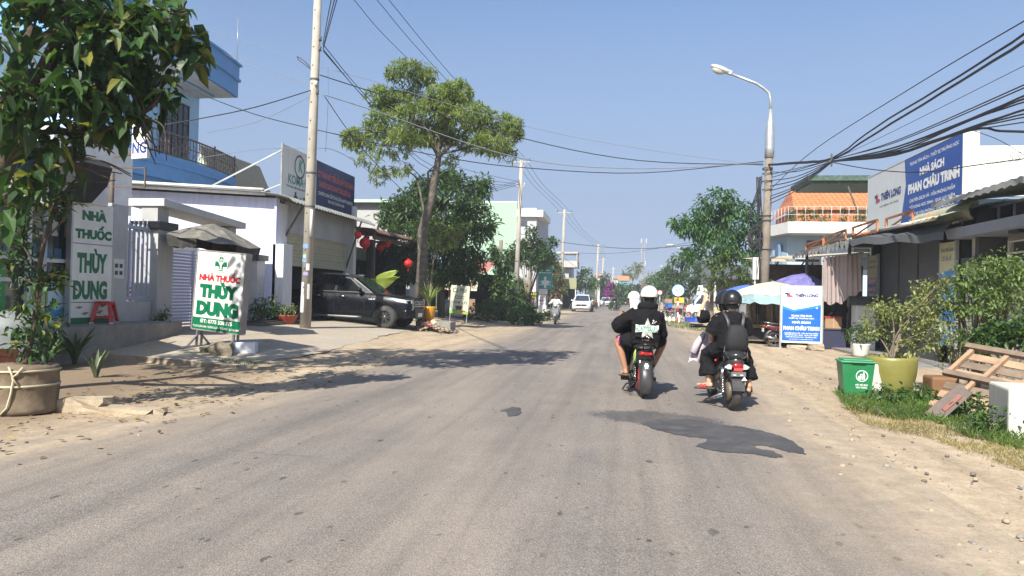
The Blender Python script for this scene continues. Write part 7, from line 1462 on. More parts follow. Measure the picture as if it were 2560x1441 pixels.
def hand_mb(m,wrist,d,nrm,curl=.6,s=1.0,side=1,spread=.12,mi=0):
 """palm with five separate fingers; d along the hand, nrm out of the back of the hand"""
 d=Vector(d).normalized();n=Vector(nrm);n=(n-d*n.dot(d)).normalized();x=d.cross(n)*side
 w=Vector(wrist);m.tube([w-d*.01,w+d*.03*s,w+d*.06*s,w+d*.085*s],[.024*s,.034*s,.038*s,.034*s],10,mi,ry=[.02*s,.017*s,.015*s,.012*s],lat=x)
 for k,(off,ln,r_)in enumerate(((-.03,.066,.0078),(-.01,.076,.0083),(.0105,.072,.008),(.0295,.055,.0072))):
  b=w+d*.082*s+x*off*s;a=0.0;pts=[b-d*.02];rr_=[r_*1.1*s];p=b;dd=(d+x*off*spread*12).normalized()
  for j,seg in enumerate((.45,.32,.23)):
   pts.append(p);rr_.append(r_*(1-j*.1)*s);a+=curl*(.75+.25*j);ax=dd*math.cos(a)-n*math.sin(a);p=p+ax*ln*seg*s
  pts.append(p);rr_.append(r_*.6*s);m.tube(pts,rr_,8,mi)
 b=w+d*.025*s-x*.028*s;m.tube([b,b-x*.022*s+d*.02*s-n*.006,b-x*.03*s+d*.042*s-n*(.012+curl*.012),b-x*.022*s+d*.062*s-n*(.016+curl*.03)],[.013*s,.011*s,.0095*s,.007*s],8,mi)
def limb_mb(m,pts,rr_,mi=0,n=12):
 P=[Vector(p)for p in pts];out=[];ro=[]
 for i in range(len(P)-1):
  for k in range(4):u=k/4;out.append(P[i].lerp(P[i+1],u));ro.append(lerp(rr_[i],rr_[i+1],u)*(1+.10*math.sin(PI*u)))
 out.append(P[-1]);ro.append(rr_[-1]);m.tube(out,ro,n,mi)
def foot_mb(m,ankle,d,up=(0,0,1),s=1.0,mi=0):
 d=Vector(d).normalized();u=Vector(up).normalized();x=d.cross(u).normalized();a=Vector(ankle);b=a-u*.055*s
 m.tube([b-d*.055*s,b-d*.02*s,b+d*.05*s,b+d*.12*s,b+d*.17*s],[.022*s,.032*s,.038*s,.044*s,.036*s],12,mi,ry=[.024*s,.036*s,.03*s,.02*s,.014*s],lat=x)
 m.tube([a+u*.02,a-u*.05*s],[.036*s,.034*s],10,mi)
 for k in range(5):q=b+d*.165*s+x*(-.03+k*.015)*s-u*.008;m.ell(q+d*(.012-.004*abs(k-1))*s,(.009*s,)*3,mi,8,6)
def torso_mb(m,pelvis,chest,neck,hw=.17,sw=.20,dp=.11,mi=0,lat=(1,0,0),belly=1.0):
 p,c_,n_=Vector(pelvis),Vector(chest),Vector(neck);L_=(n_-c_).length
 pts=[p-V3(0,0,.09),p,p.lerp(c_,.35),p.lerp(c_,.7),c_,c_.lerp(n_,.35),c_.lerp(n_,.68),c_.lerp(n_,.9),n_+(n_-c_).normalized()*.05]
 m.tube(pts,[hw*.75,hw,hw*.92*belly,hw*.95,sw*.9,sw*.95,sw*.72,.075,.055],20,mi,ry=[dp*.8,dp*1.15,dp*1.02,dp,dp*1.08,dp,dp*.8,.065,.055],lat=lat)
def sandal(t,ankle,d,up,s,m_sole,m_strap,name='sandal'):
 d=Vector(d).normalized();u=Vector(up).normalized();x=d.cross(u).normalized();b=Vector(ankle)-u*.098*s;m=MB()
 m.tube([b-d*.085*s,b-d*.06*s,b+d*.03*s,b+d*.12*s,b+d*.195*s],[.025*s,.04*s,.042*s,.052*s,.036*s],14,0,ry=.014*s,lat=x)
 for o_,w_ in((.09,.02),(.04,.018)):m.tube([b+d*o_*s-x*.05*s,b+d*o_*s-x*.04*s+u*.045*s,b+d*(o_-.01)*s+u*.072*s,b+d*o_*s+x*.04*s+u*.045*s,b+d*o_*s+x*.05*s],w_*s,8,1,ry=.006,lat=d)
 return m.build(name,[m_sole,m_strap],t)
def helmet(t,ctr,M,s,m_shell,trim=True,visor=False,mt=None,sticker=None,name='helmet',deep=.0):
 C0=Vector(ctr);m=MB();n,k=28,12;vs=[];zc=-.36-deep
 for i in range(k+1):
  t_=lerp(0,math.acos(zc),i/k)
  for j in range(n):
   a=2*PI*j/n;front=max(0,math.sin(a));cut=1-.22*front*(i/k)**2
   tt=t_*cut;vs.append(C0+M@(V3(.122*math.sin(tt)*math.cos(a),.145*math.sin(tt)*math.sin(a)-.01,.128*math.cos(tt)+.035)*s))
 m.add(vs,[(i*n+j,(i+1)*n+j,(i+1)*n+(j+1)%n,i*n+(j+1)%n)for i in range(k)for j in range(n)],0,True)
 rim=vs[-n:];m.tube(rim+[rim[0]],.009*s,6,1,caps=False);h=m.build(name,[m_shell,BLACKP()],t)
 m=MB();P=lambda x,y,z:C0+M@(V3(x,y,z)*s)
 for q in(-1,1):m.ell(P(q*.118,.02,.005),(.014*s,.018*s,.018*s),0,12,8,M);m.tube([P(q*.105,.0,-.02),P(q*.085,.035,-.09),P(0,.05,-.125)],.007*s,6,0)
 m.build('chin_strap',BLACKP(),h)
 if sticker:
  m=MB();a=[P(x,-.147+abs(x)*.25,z)for x,z in((-.03,-.005),(.03,-.005),(.035,.012),(.03,.028),(-.03,.028),(-.035,.012))];m.add(a,[tuple(range(6))],0);m.build('helmet_sticker',sticker,h)
 return h
def project_print(me_obj,items,origin_fn,mats):
 """lay flat lettering onto the back of a garment by casting along +y"""
 me=me_obj.data;bvh=BVHTree.FromPolygons([v.co.copy()for v in me.vertices],[tuple(p.vertices)for p in me.polygons]);bm=bmesh.new();bm.from_mesh(me);base=len(me.materials)
 for m_ in mats:me.materials.append(m_)
 for(vs,fs,mi)in items:
  nv=[]
  for(x,z)in vs:
   hit=bvh.ray_cast(V3(x,-2,z),V3(0,1,0));y=hit[0].y-.004-.001*mi if hit[0]else None
   nv.append((x,y,z))
  ys=[q[1]for q in nv if q[1]is not None]
  if not ys:continue
  ym=sum(ys)/len(ys);bv=[bm.verts.new((x,y if y is not None else ym,z))for x,y,z in nv]
  for f in fs:
   try:ff=bm.faces.new([bv[i]for i in f]);ff.material_index=base+mi
   except ValueError:pass
 bm.to_mesh(me);bm.free()
def subdiv_poly(pts,n=1):
 """polygon fan with fine triangles so the print bends with the cloth"""
 bm=bmesh.new();vs=[bm.verts.new((a,b,0))for a,b in pts];f=bm.faces.new(vs);bmesh.ops.triangulate(bm,faces=[f])
 for _ in range(n):bmesh.ops.subdivide_edges(bm,edges=[e for e in bm.edges if e.calc_length()>.03],cuts=1);bmesh.ops.triangulate(bm,faces=bm.faces[:])
 bm.verts.index_update();r=([(v.co.x,v.co.y)for v in bm.verts],[tuple(v.index for v in f.verts)for f in bm.faces]);bm.free();return r
PW=mat('print_grey',(.34,.35,.33),.8,var=.45,scale=25);PW2=mat('print_white',(.68,.68,.66),.7);PG=mat('print_green',(.10,.26,.21),.7);PK=mat('print_pink',(.5,.2,.2),.7)
def on(root,obj):
 obj.location=root.location;obj.rotation_euler=root.rotation_euler;return obj
p1=on(ebA,T('person','passenger in black hoodie with a star print, black shorts and white helmet','person'))
Zs=.79;pel=V3(.01,.10,Zs+.08);che=V3(.02,.10,Zs+.34);nek=V3(.03,.14,Zs+.53)
shL,shR=V3(-.17,.13,Zs+.46),V3(.21,.13,Zs+.45);elL,wrL=V3(-.40,.26,Zs+.24),V3(-.26,.50,Zs+.16);elR,wrR=V3(.27,.20,Zs+.14),V3(.25,.38,Zs-.01)
hipL,hipR=V3(-.10,.14,Zs+.03),V3(.11,.14,Zs+.03);knL,knR=V3(-.36,.42,Zs+.03),V3(.345,.42,Zs+.05);anL,anR=V3(-.22,.40,.375),V3(.17,.42,.37)
hc=V3(.055,.19,Zs+.67);m=MB();torso_mb(m,pel,che,nek);M1,P1=head_mb(m,hc,R(-8),R(-4))
for sh,el,wr in((shL,elL,wrL),(shR,elR,wrR)):limb_mb(m,[sh,el,wr],[.052,.04,.027])
hand_mb(m,wrL,(.3,.9,-.2),(0,.3,1),.5,1,-1);hand_mb(m,wrR,(-.1,.9,-.4),(0,.3,1),.5,1,1)
for hp,kn,an in((hipL,knL,anL),(hipR,knR,anR)):
 limb_mb(m,[hp,kn],[.088,.058]);ca=kn.lerp(an,.35)+V3(0,-.02,0);limb_mb(m,[kn,ca,an],[.056,.056,.034])
foot_mb(m,anL,(-.25,.95,-.1),(0,.1,1));foot_mb(m,anR,(.2,.95,-.1),(0,.1,1))
remesh(m,'body',[SKIN],.0085,3,p1)
m=MB();q=[pel+V3(0,-.01,-.10),pel+V3(0,-.01,-.02),pel.lerp(che,.4)+V3(0,-.02,0),che+V3(0,-.015,0),che.lerp(nek,.45),che.lerp(nek,.8),nek+V3(0,-.0,.0)]
m.tube(q,[.20,.225,.215,.225,.235,.17,.085],24,0,ry=[.145,.165,.155,.15,.14,.115,.085],lat=(1,0,0))
limb_mb(m,[shL+V3(.03,0,0),elL,wrL],[.088,.095,.062]);limb_mb(m,[shR+V3(-.03,0,0),elR,wrR],[.086,.084,.06])
m.ell(nek+V3(-.01,-.055,.015),(.135,.085,.075),0,18,10,Matrix.Rotation(R(-25),3,'X'));m.tube([nek+V3(-.12,.03,.0),nek+V3(-.11,-.06,.04),nek+V3(0,-.10,.055),nek+V3(.11,-.06,.04),nek+V3(.12,.03,.0)],.04,10)
for(a,b,r_)in((V3(-.2,-.02,Zs+.02),V3(.2,-.02,Zs+.0),.03),(V3(-.17,-.06,Zs+.12),V3(.1,-.075,Zs+.08),.022),(V3(-.2,.02,Zs+.3),V3(-.05,-.055,Zs+.17),.02),(V3(.22,.0,Zs+.33),V3(.12,-.06,Zs+.16),.02),(V3(-.34,.2,Zs+.36),V3(-.37,.16,Zs+.22),.03)):m.tube([a,(a+b)/2+V3(0,-.02,-.01),b],[.01,r_,.01],8)
hd=remesh(m,'hoodie',[BLKC],.010,4,p1,folds=.03)
items=[];cx,cz=.01,Zs+.22;st_=[]
for k in range(10):
 a=PI/2+k*PI/5;r_=.165 if k%2==0 else.075;st_.append((cx+math.cos(a)*r_*.9,cz+math.sin(a)*r_))
v,f=subdiv_poly(st_,3);items.append((v,f,0))
def arch(s,w,h,x0,z0,mi,bow=.0,bold=.03):
 v,f,asp=text_geo(s,bold);items.append(([(x0+a*w,z0+b*h*(1+bow*(abs(a)*2)**1.5))for a,b in v],f,mi))
v,f=subdiv_poly([(cx-.165,cz-.055),(cx-.165,cz+.062),(cx-.05,cz+.04),(cx+.05,cz+.04),(cx+.165,cz+.062),(cx+.165,cz-.055),(cx+.05,cz-.035),(cx-.05,cz-.035)],3);items.append((v,f,1))
arch('KEAZYBRAZY',.315,.066,cx,cz+.003,2,.5,.05)
for(dx,dz,r_)in((.085,.125,.019),(.105,.10,.016),(.075,.09,.016),(.125,.115,.014),(-.005,-.105,.018),(.02,-.122,.015)):
 items.append(([(cx+dx+math.cos(PI/4*k)*(r_ if k%2==0 else r_*.35),cz+dz+math.sin(PI/4*k)*(r_ if k%2==0 else r_*.35))for k in range(8)],[tuple(range(8))],3))
arch('MAKESENSE',.1,.016,cx-.02,cz-.16,4)
project_print(hd,items,None,[PW,mat('print_band',(.52,.54,.50),.8,var=.3,scale=20),PG,PW2,PK])
m=MB();m.tube([pel+V3(0,0,.04),pel+V3(0,.03,-.06)],[.19,.18],20,0,ry=[.15,.14],lat=(1,0,0))
for hp,kn in((hipL,knL),(hipR,knR)):limb_mb(m,[hp,hp.lerp(kn,.72)],[.11,.10])
remesh(m,'shorts',[BLKC2],.011,3,p1,folds=.02)
m=MB()
for hp,kn in((hipL,knL),(hipR,knR)):d=(kn-hp).normalized();a=hp.lerp(kn,.70);m.tube([a,a+d*.035],[.098,.095],18,0,caps=False)
m.build('shorts_lining',mat('pink_lining',(.55,.12,.28),.7),p1)
helmet(p1,hc+V3(0,-.005,.02),M1,1.06,mat('white_helmet',(.70,.70,.69),.28,var=.04,coat=.4))
m=MB();m.ell(hc+V3(0,-.04,-.035),(.078,.068,.07),0,16,10);m.build('hair',HAIR,p1)
BRS=mat('brown_sole',(.12,.075,.045),.8);sandal(p1,anL,(-.25,.95,-.1),(0,.1,1),1,BRS,mat('tan_strap',(.3,.2,.12),.7));sandal(p1,anR,(.2,.95,-.1),(0,.1,1),1,BRS,mat('tan_strap',(.3,.2,.12)))
def seated(root,label,d,top,pants,cap=None,cap_m=None,skin=SKIN,hairl=False,helm=None,name='person',vox=.0095,sleeve=True,feet=True,shoe=None,hat=None):
 """d: dictionary of joints in the vehicle's space"""
 t=on(root,T('person',label,'person'))if root else T('person',label,'person');m=MB();torso_mb(m,d['pel'],d['che'],d['nek'],d.get('hw',.16),d.get('sw',.185));M_,P_=head_mb(m,d['hc'],d.get('yaw',0),d.get('pit',0),s=d.get('hs',1))
 for k,sd in(('L',-1),('R',1)):
  limb_mb(m,[d['sh'+k],d['el'+k],d['wr'+k]],[.048,.038,.026]);hd_=d.get('hd'+k,(d['wr'+k]-d['el'+k]).normalized());hand_mb(m,d['wr'+k],hd_,d.get('hn'+k,(0,.2,1)),d.get('curl'+k,.75),.95,sd)
  limb_mb(m,[d['hip'+k],d['kn'+k]],[.085,.056]);kn,an=d['kn'+k],d['an'+k];limb_mb(m,[kn,kn.lerp(an,.35)+V3(0,-.015,0),an],[.055,.054,.034])
  if feet:foot_mb(m,an,d.get('ft'+k,(0,1,-.05)),d.get('fu'+k,(0,.05,1)))
 remesh(m,'body',[skin],vox,3,t)
 m=MB();pel,che,nek=d['pel'],d['che'],d['nek'];fz=d.get('fit',1.0)
 m.tube([pel+V3(0,0,-.05),pel+V3(0,0,.02),pel.lerp(che,.5),che,che.lerp(nek,.5),che.lerp(nek,.82),nek+V3(0,0,-.0)],[x*fz for x in(.185,.19,.185,.20,.21,.15,.075)],22,0,ry=[x*fz for x in(.135,.14,.13,.135,.125,.1,.07)],lat=(1,0,0))
 for k in 'LR':
  sh,el,wr=d['sh'+k],d['el'+k],d['wr'+k]
  if sleeve=='short':limb_mb(m,[sh+(che-sh)*.12,sh.lerp(el,.95)],[.08,.10])
  else:limb_mb(m,[sh+(che-sh)*.12,el,el.lerp(wr,.9)],[.07,.062,.048])
 tp=remesh(m,d.get('topname','shirt'),[top],.0105,4,t,folds=.028)
 if pants:
  m=MB();m.tube([pel+V3(0,0,.05),pel+V3(0,.03,-.07)],[.178,.17],20,0,ry=[.145,.135],lat=(1,0,0))
  for k in 'LR':
   hp,kn,an=d['hip'+k],d['kn'+k],d['an'+k];e_=d.get('plen',.92);fl=d.get('flare',.06)
   limb_mb(m,[hp,kn,kn.lerp(an,e_*.5),kn.lerp(an,e_)],[.105,.085,lerp(.08,fl,.4),fl])
  remesh(m,'trousers',[pants],.0115,4,t,folds=.034)
 return t,M_,P_,tp
d=dict(pel=V3(-.02,.48,Zs+.06),che=V3(-.05,.50,Zs+.32),nek=V3(-.08,.56,Zs+.5),hc=V3(-.115,.60,Zs+.625),yaw=R(28),shL=V3(-.27,.56,Zs+.43),shR=V3(.08,.55,Zs+.43),elL=V3(-.36,.66,Zs+.2),wrL=V3(-.30,.88,Zs+.23),elR=V3(.2,.66,Zs+.2),wrR=V3(.29,.88,Zs+.23),hipL=V3(-.09,.52,Zs+.02),hipR=V3(.09,.52,Zs+.02),knL=V3(-.17,.86,Zs-.1),knR=V3(.17,.86,Zs-.1),anL=V3(-.12,.78,.36),anR=V3(.12,.78,.36))
pd,M2,P2,_=seated(ebA,'driver leaning out in a white cap ahead of the hooded passenger',d,BLKC,BLKC2)
m=MB();m.ell(d['hc']+V3(0,-.01,.03),(.082,.10,.09),0,16,10,M2);m.build('hair',HAIR,pd)
m=MB();k=14;rings=[]
for i in range(7):
 t_=lerp(.05,1.65,i/6);rings.append([P2(.092*math.sin(t_)*math.cos(2*PI*j/k),.112*math.sin(t_)*math.sin(2*PI*j/k)-.005,.105*math.cos(t_)+.045)for j in range(k)])
m.loft([[tuple(q)for q in r_]for r_ in rings],0,True,False);dr=[P2(x,y,z)for x,y,z in((-.1,-.03,.03),(.1,-.03,.03),(.11,-.07,-.14),(.0,-.14,-.17),(-.11,-.07,-.14))]
rows=[[tuple(P2(-.105+.21*j/8,-.035-.07*math.sin(PI*j/8)-.05*v_,.05-.24*v_))for j in range(9)]for v_ in(0,.33,.66,1)];m.loft(rows,0,True,False,False)
m.build('cap',mat('white_cap_cloth',(.66,.65,.66),.85,var=.06),pd)
Zb=.80
d=dict(pel=V3(.0,.13,Zb+.05),che=V3(.005,.15,Zb+.33),nek=V3(.01,.19,Zb+.50),hc=V3(.015,.22,Zb+.615),yaw=R(-3),shL=V3(-.16,.19,Zb+.43),shR=V3(.18,.19,Zb+.43),elL=V3(-.25,.24,Zb+.18),wrL=V3(-.16,.44,Zb+.05),elR=V3(.25,.26,Zb+.18),wrR=V3(.16,.44,Zb+.06),hipL=V3(-.10,.16,Zb+.02),hipR=V3(.10,.16,Zb+.02),knL=V3(-.275,.42,Zb-.10),knR=V3(.265,.40,Zb-.10),anL=V3(-.245,.34,.335),anR=V3(.285,.26,.285),ftL=(-.75,.65,-.05),ftR=(.25,.9,.35),fuR=(0,-.35,1),plen=.80,flare=.125,fit=1.03)
pb2,M3,P3,tp3=seated(mbB,'woman passenger in black with wide trousers and a black helmet',d,BLKC,BLKC2,skin=SKIN2,sleeve='short')
helmet(pb2,d['hc']+V3(0,-.005,.015),M3,1.09,mat('black_helmet',(.012,.012,.013),.33,var=.1,coat=.3),sticker=mat('sticker_green',(.06,.5,.1),.4))
m=MB();m.ell(P3(0,-.045,-.04),(.088,.06,.08),0,18,10)
rs9=random.Random(4)
for i in range(34):
 a=rs9.uniform(-1,1);x0=a*.07;m.tube([P3(x0,-.07+abs(a)*.03,-.03),P3(x0+.02,-.10,-.09),P3(.04+x0*.5+rs9.uniform(-.02,.02),-.105,-.15),P3(.055+rs9.uniform(-.03,.03),-.09,-.19-rs9.uniform(0,.04))],[.009,.009,.007,.002],5)
m.build('hair',HAIR,pb2)
SOLE=mat('grey_sole',(.07,.06,.055),.8,var=.3);sandal(pb2,d['anL'],(-.75,.65,-.05),(0,.05,1),1.05,SOLE,mat('red_strap',(.5,.03,.03),.5));sandal(pb2,d['anR'],(.25,.9,.35),(0,-.35,1),1.05,SOLE,mat('brown_strap',(.2,.08,.05),.6))
bp=on(mbB,T('backpack','black fabric backpack worn by the woman passenger','backpack'));BPM=mat('backpack_black',(.009,.009,.011),.75,var=.3,scale=5,bump=.3,bscale=30)
m=MB();rings=[]
for(z,wv,dep)in((Zb-.02,.10,.05),(Zb+.0,.135,.075),(Zb+.08,.15,.095),(Zb+.18,.143,.095),(Zb+.28,.118,.08),(Zb+.325,.085,.055),(Zb+.335,.03,.03)):
 n=20;rings.append([(.015+wv*(abs(math.cos(a))**.7)*(1 if math.cos(a)>0 else-1)+.008*math.sin(z*60),-.065+dep*(abs(math.sin(a))**.7)*(1 if math.sin(a)>0 else-1),z)for a in[2*PI*j/n for j in range(n)]])
m.loft(rings);m.build('bag',BPM,bp)
for s in(-1,1):
 m=MB();m.tube([(.015+s*.085,-.03,Zb+.27),(.015+s*.10,-.02,Zb+.38),(.02+s*.125,.06,Zb+.46),(.02+s*.13,.18,Zb+.50)],.021,8,ry=.006,lat=(1,0,0));m.build('strap',mat('strap_webbing',(.05,.05,.055),.5),bp)
 m=MB();m.tube([(.015+s*.14,-.03,Zb+.05),(.015+s*.16,-.05,Zb-.1),(.015+s*.15,-.06,Zb-.16)],.008,6);m.build('loose_strap',mat('strap_webbing',(.05,.05,.055)),bp)
m=MB();m.tube([(.015-.125,-.125,Zb+.12),(.015-.11,-.135,Zb+.22),(.015,-.135,Zb+.29),(.015+.11,-.135,Zb+.22),(.015+.125,-.125,Zb+.12)],.004,5);m.build('zip',mat('strap_webbing',(.05,.05,.055)),bp)
d=dict(pel=V3(.03,.50,Zb+.04),che=V3(.03,.52,Zb+.32),nek=V3(.025,.56,Zb+.49),hc=V3(.02,.60,Zb+.605),yaw=R(-12),shL=V3(-.25,.55,Zb+.42),shR=V3(.10,.55,Zb+.42),elL=V3(-.36,.52,Zb+.42),wrL=V3(-.27,.60,Zb+.62),hdL=(.25,.1,.95),hnL=(-.6,-.7,.1),curlL=.55,elR=V3(.22,.64,Zb+.2),wrR=V3(.30,.80,Zb+.26),hipL=V3(-.10,.52,Zb),hipR=V3(.10,.52,Zb),knL=V3(-.15,.86,Zb-.18),knR=V3(.15,.86,Zb-.18),anL=V3(-.12,.74,.33),anR=V3(.12,.74,.33))
pf,M4,P4,_=seated(mbB,'woman driver in black raising one arm to her black helmet',d,BLKC,BLKC2,skin=SKIN2,sleeve='short')
helmet(pf,d['hc']+V3(0,-.005,.015),M4,1.12,mat('black_helmet',(.012,.012,.013)))
m=MB();m.ell(P4(0,-.045,-.04),(.088,.06,.09),0,16,10);m.build('hair',HAIR,pf)
d=dict(pel=V3(0,.30,.87),che=V3(0,.32,1.15),nek=V3(0,.38,1.33),hc=V3(0,.42,1.45),shL=V3(-.18,.38,1.26),shR=V3(.18,.38,1.26),elL=V3(-.30,.55,1.06),wrL=V3(-.32,.84,1.07),elR=V3(.30,.55,1.06),wrR=V3(.32,.84,1.07),hipL=V3(-.1,.34,.82),hipR=V3(.1,.34,.82),knL=V3(-.2,.72,.72),knR=V3(.2,.72,.72),anL=V3(-.2,.56,.34),anR=V3(.2,.56,.34))
po,M5,P5,_=seated(mOn,'oncoming rider in a white shirt and dark helmet on the grey motorbike',d,mat('white_shirt',(.58,.59,.58),.8,var=.1),mat('grey_trousers',(.12,.12,.12),.85),vox=.012)
helmet(po,d['hc']+V3(0,0,.015),M5,1.08,mat('maroon_helmet',(.05,.015,.015),.3));face_parts(po,P5,1,SKIN)
m=MB();m.add([tuple(P5(x,y,z))for x,y,z in((-.06,.098,-.02),(.06,.098,-.02),(.05,.09,-.1),(0,.105,-.11),(-.05,.09,-.1))],[(0,1,2,3,4)]);m.build('face_mask',mat('mask_dark',(.12,.05,.05),.8),po)
d2={k:(v.copy()if isinstance(v,Vector)else v)for k,v in d.items()}
pg_,M6,P6,_=seated(mG,'far rider in dark clothes on the green loaded motorbike',d2,BLKC,BLKC2,vox=.016);helmet(pg_,d['hc']+V3(0,0,.015),M6,1.08,mat('black_helmet',(.012,.012,.013)))
q=gz(1589,792);mN=moto('distant motorbike of the rider in navy ahead of the scooter',(q.x,q.y,.03),R(3),MDARK)
d3=dict(d);pn,M7,P7,_=seated(mN,'rider in a navy jacket far ahead of the white cap',d3,mat('navy_jacket',(.02,.03,.10),.8),BLKC2,vox=.014);helmet(pn,d['hc']+V3(0,0,.015),M7,1.08,mat('grey_helmet',(.3,.3,.32),.4))
q=gz(2105,871);d=dict(pel=V3(0,0,.95),che=V3(0,.03,1.23),nek=V3(0,.08,1.43),hc=V3(0,.11,1.56),pit=R(-15),shL=V3(-.18,.05,1.36),shR=V3(.18,.05,1.36),elL=V3(-.24,.1,1.1),wrL=V3(-.2,.3,1.02),elR=V3(.24,.1,1.1),wrR=V3(.2,.3,1.02),hipL=V3(-.09,0,.9),hipR=V3(.09,0,.9),knL=V3(-.1,.02,.5),knR=V3(.1,.02,.5),anL=V3(-.1,0,.1),anR=V3(.11,0,.1),plen=.1,flare=.1)
ps,M8,P8,_=seated(None,'man in dark shirt and shorts standing under the cloth curtain',d,mat('charcoal_shirt',(.03,.032,.036),.85),mat('dark_shorts',(.02,.02,.022),.85),vox=.011,sleeve='short')
ps.location=(q.x,q.y+.2,.06);ps.rotation_euler=(0,0,R(20));m=MB();m.ell(P8(0,-.02,.03),(.084,.10,.095),0,16,10);m.build('hair',HAIR,ps)
for k in 'LR':sandal(ps,d['an'+k],(0,1,-.05),(0,.05,1),1,BRS,mat('tan_strap',(.3,.2,.12)))
CONC=mat('pole_concrete',(.36,.33,.28),.9,var=.18,scale=2.5,bump=.2,dirt=.35,dirtcol=(.22,.2,.17),streak=True);CONC2=mat('pole_concrete_dark',(.19,.16,.13),.9,var=.3,scale=3,bump=.3,dirt=.4,dirtcol=(.1,.08,.06),streak=True)
PORC=mat('porcelain',(.45,.44,.42),.25);CAB=mat('cable_black',(.018,.02,.026),.6)
def pole(label,base,h,r0,r1,m_=CONC,lean=(0,0),arm=None,name='utility_pole',group='concrete utility poles along the left side',n=16):
 t=T(name,label,'pole',base,0,group);m=MB();m.tube([(0,0,-.2),(lean[0]*.5,lean[1]*.5,h*.5),(lean[0],lean[1],h)],[r0,(r0+r1)/2,r1],n)
 m.build('shaft',m_,t)
 if arm:
  for z,hw,k in arm:
   m=MB();m.b2(lean[0]*z/h-hw,lean[0]*z/h+hw,-.05,.05,z-.05,z+.05);m.bar((lean[0]*z/h-hw*.6,0,z),(lean[0]*z/h,0,z-.5),.04);m.bar((lean[0]*z/h+hw*.6,0,z),(lean[0]*z/h,0,z-.5),.04);a=m.build('crossarm',mat('arm_grey',(.3,.3,.31),.6),t)
   for i in range(k):m=MB();x=lean[0]*z/h+(i/(k-1)-.5)*2*hw*.95;m.lathe([(0,.05),(.05,.06),(.035,.1),(.06,.14),(.035,.18),(.05,.24),(0,.28)],10,(x,0,z));m.build('insulator',DGREY if hw>.5 else PORC,a)
 return t
b=aty(763,815,20.3);b.z=.4;p1_=pole('tall concrete utility pole with stickers in front of the pickup',b,12.4,.165,.10,lean=(.18,0),group=None)
def onpole(z,a,r=.0):f=z/12.4;rr_=lerp(.165,.10,f)+.004+r;return Vector((.18*f+math.sin(a)*rr_,-math.cos(a)*rr_,z))
def sticker(z,h,a0,a1,m_,nm='sticker'):
 m=MB();k=6;r_=[[tuple(onpole(z+dz,lerp(a0,a1,j/k)))for j in range(k+1)]for dz in(0,h)];m.loft(r_,0,True,False,False);m.build(nm,m_,p1_)
SB=mat('sticker_blue',(.18,.3,.55),.6,var=.5,scale=30);SW=mat('sticker_pale',(.55,.56,.55),.7,var=.35,scale=24);SG=mat('sticker_mint',(.3,.5,.38),.6,var=.5,scale=30)
for(z,h,a0,a1,m_)in((2.36,.12,-.9,.4,SB),(2.06,.11,-.7,.1,SG),(1.94,.1,-.9,.2,SB),(1.55,.1,-.4,.6,mat('sticker_violet',(.3,.28,.55),.6,var=.5,scale=30)),(.95,.4,-.8,-.1,SW),(.85,.45,.5,1.0,SW),(1.7,.2,.2,.8,SW),(.45,.5,-.9,.0,SW)):sticker(z,h,a0,a1,m_)
m=MB();
for z in[x*.55+1.2 for x in range(18)]:q=onpole(z,-.15);m.box(q,(.03,.012,.035))
m.build('bolt_hole',DARKIN,p1_)['kind']='stuff'
for z in(3.6,4.6,7.4):m=MB();q=onpole(z,0);f=z/12.4;m.lathe([(lerp(.165,.10,f)+.006,-.03),(lerp(.165,.10,f)+.012,0),(lerp(.165,.10,f)+.006,.03)],18,(.18*f,0,z),cap=False);m.build('band',DGREY,p1_)
m=MB();m.tube([onpole(2.7,.75,.03),onpole(3.5,.75,.03)],.045,10);m.build('conduit',mat('conduit_white',(.6,.6,.6),.5),p1_)
for i,(z,a)in enumerate(((7.25,.7),(7.0,1.0),(8.3,1.2),(8.6,1.2))):m=MB();q=onpole(z,a,.04);m.lathe([(0,-.07),(.05,-.06),(.035,0),(.05,.06),(0,.07)],10,q);m.build('insulator',PORC if i==0 else DGREY,p1_)
m=MB();m.tube([onpole(7.7,-1.2),onpole(7.8,-1.4,.12),onpole(8.0,-1.5,.4),onpole(8.08,-1.4,.42),onpole(7.95,-1.3,.2),onpole(7.75,-1.2,.0)],.012,6);m.build('wire_loop',CAB,p1_)
for(px,py,Y,h,lab)in((1288,779,51,11.1,'concrete pole with crossarm between the two leafy trees'),(1401,772,79,11.0,'concrete pole behind the ivy clad tree'),(1489,770,108,9.4,'pole beside the far red motorbike'),(1503,766,137,8.9,'slim pole just past the far sedan'),(1529,764,170,8.6,'faint most distant pole before the far trees')):
 q=aty(px,py,Y);q.z=gh(q.x,Y)*.6;pole(lab,q,h,.2,.12,lean=(.22,0),arm=((h-.35,.8,3),)if Y>51 else((h-.15,.62,3),(h-1.9,.3,2)))
q=aty(1249,770,48);wp=pole('dark weathered pole wrapped in cables beside the shack',(q.x,48,.2),5.0,.17,.13,CONC2,name='cable_pole',group=None);m=MB();r_=random.Random(1)
for i in range(9):a=r_.uniform(-2.2,.2);m.tube([(math.sin(a+.3*math.sin(z))*.2-.06*(1+math.sin(z*2+i)),-.2,z)for z in[x*.5 for x in range(1,10)]],.016,5)
m.build('cable_bundle',CAB,wp)
for z,h in((1.5,.3),(2.5,.5),(3.2,.55)):m=MB();m.b2(.14,.32,-.1,.1,z,z+h);m.build('meter_box',SIGNW,wp)
lb=aty(1905,868,27);lb.z=0;lt_=pole('brown concrete pole topped by a curved street lamp',lb,6.7,.17,.13,CONC2,lean=(.13,0),name='street_lamp',group=None)
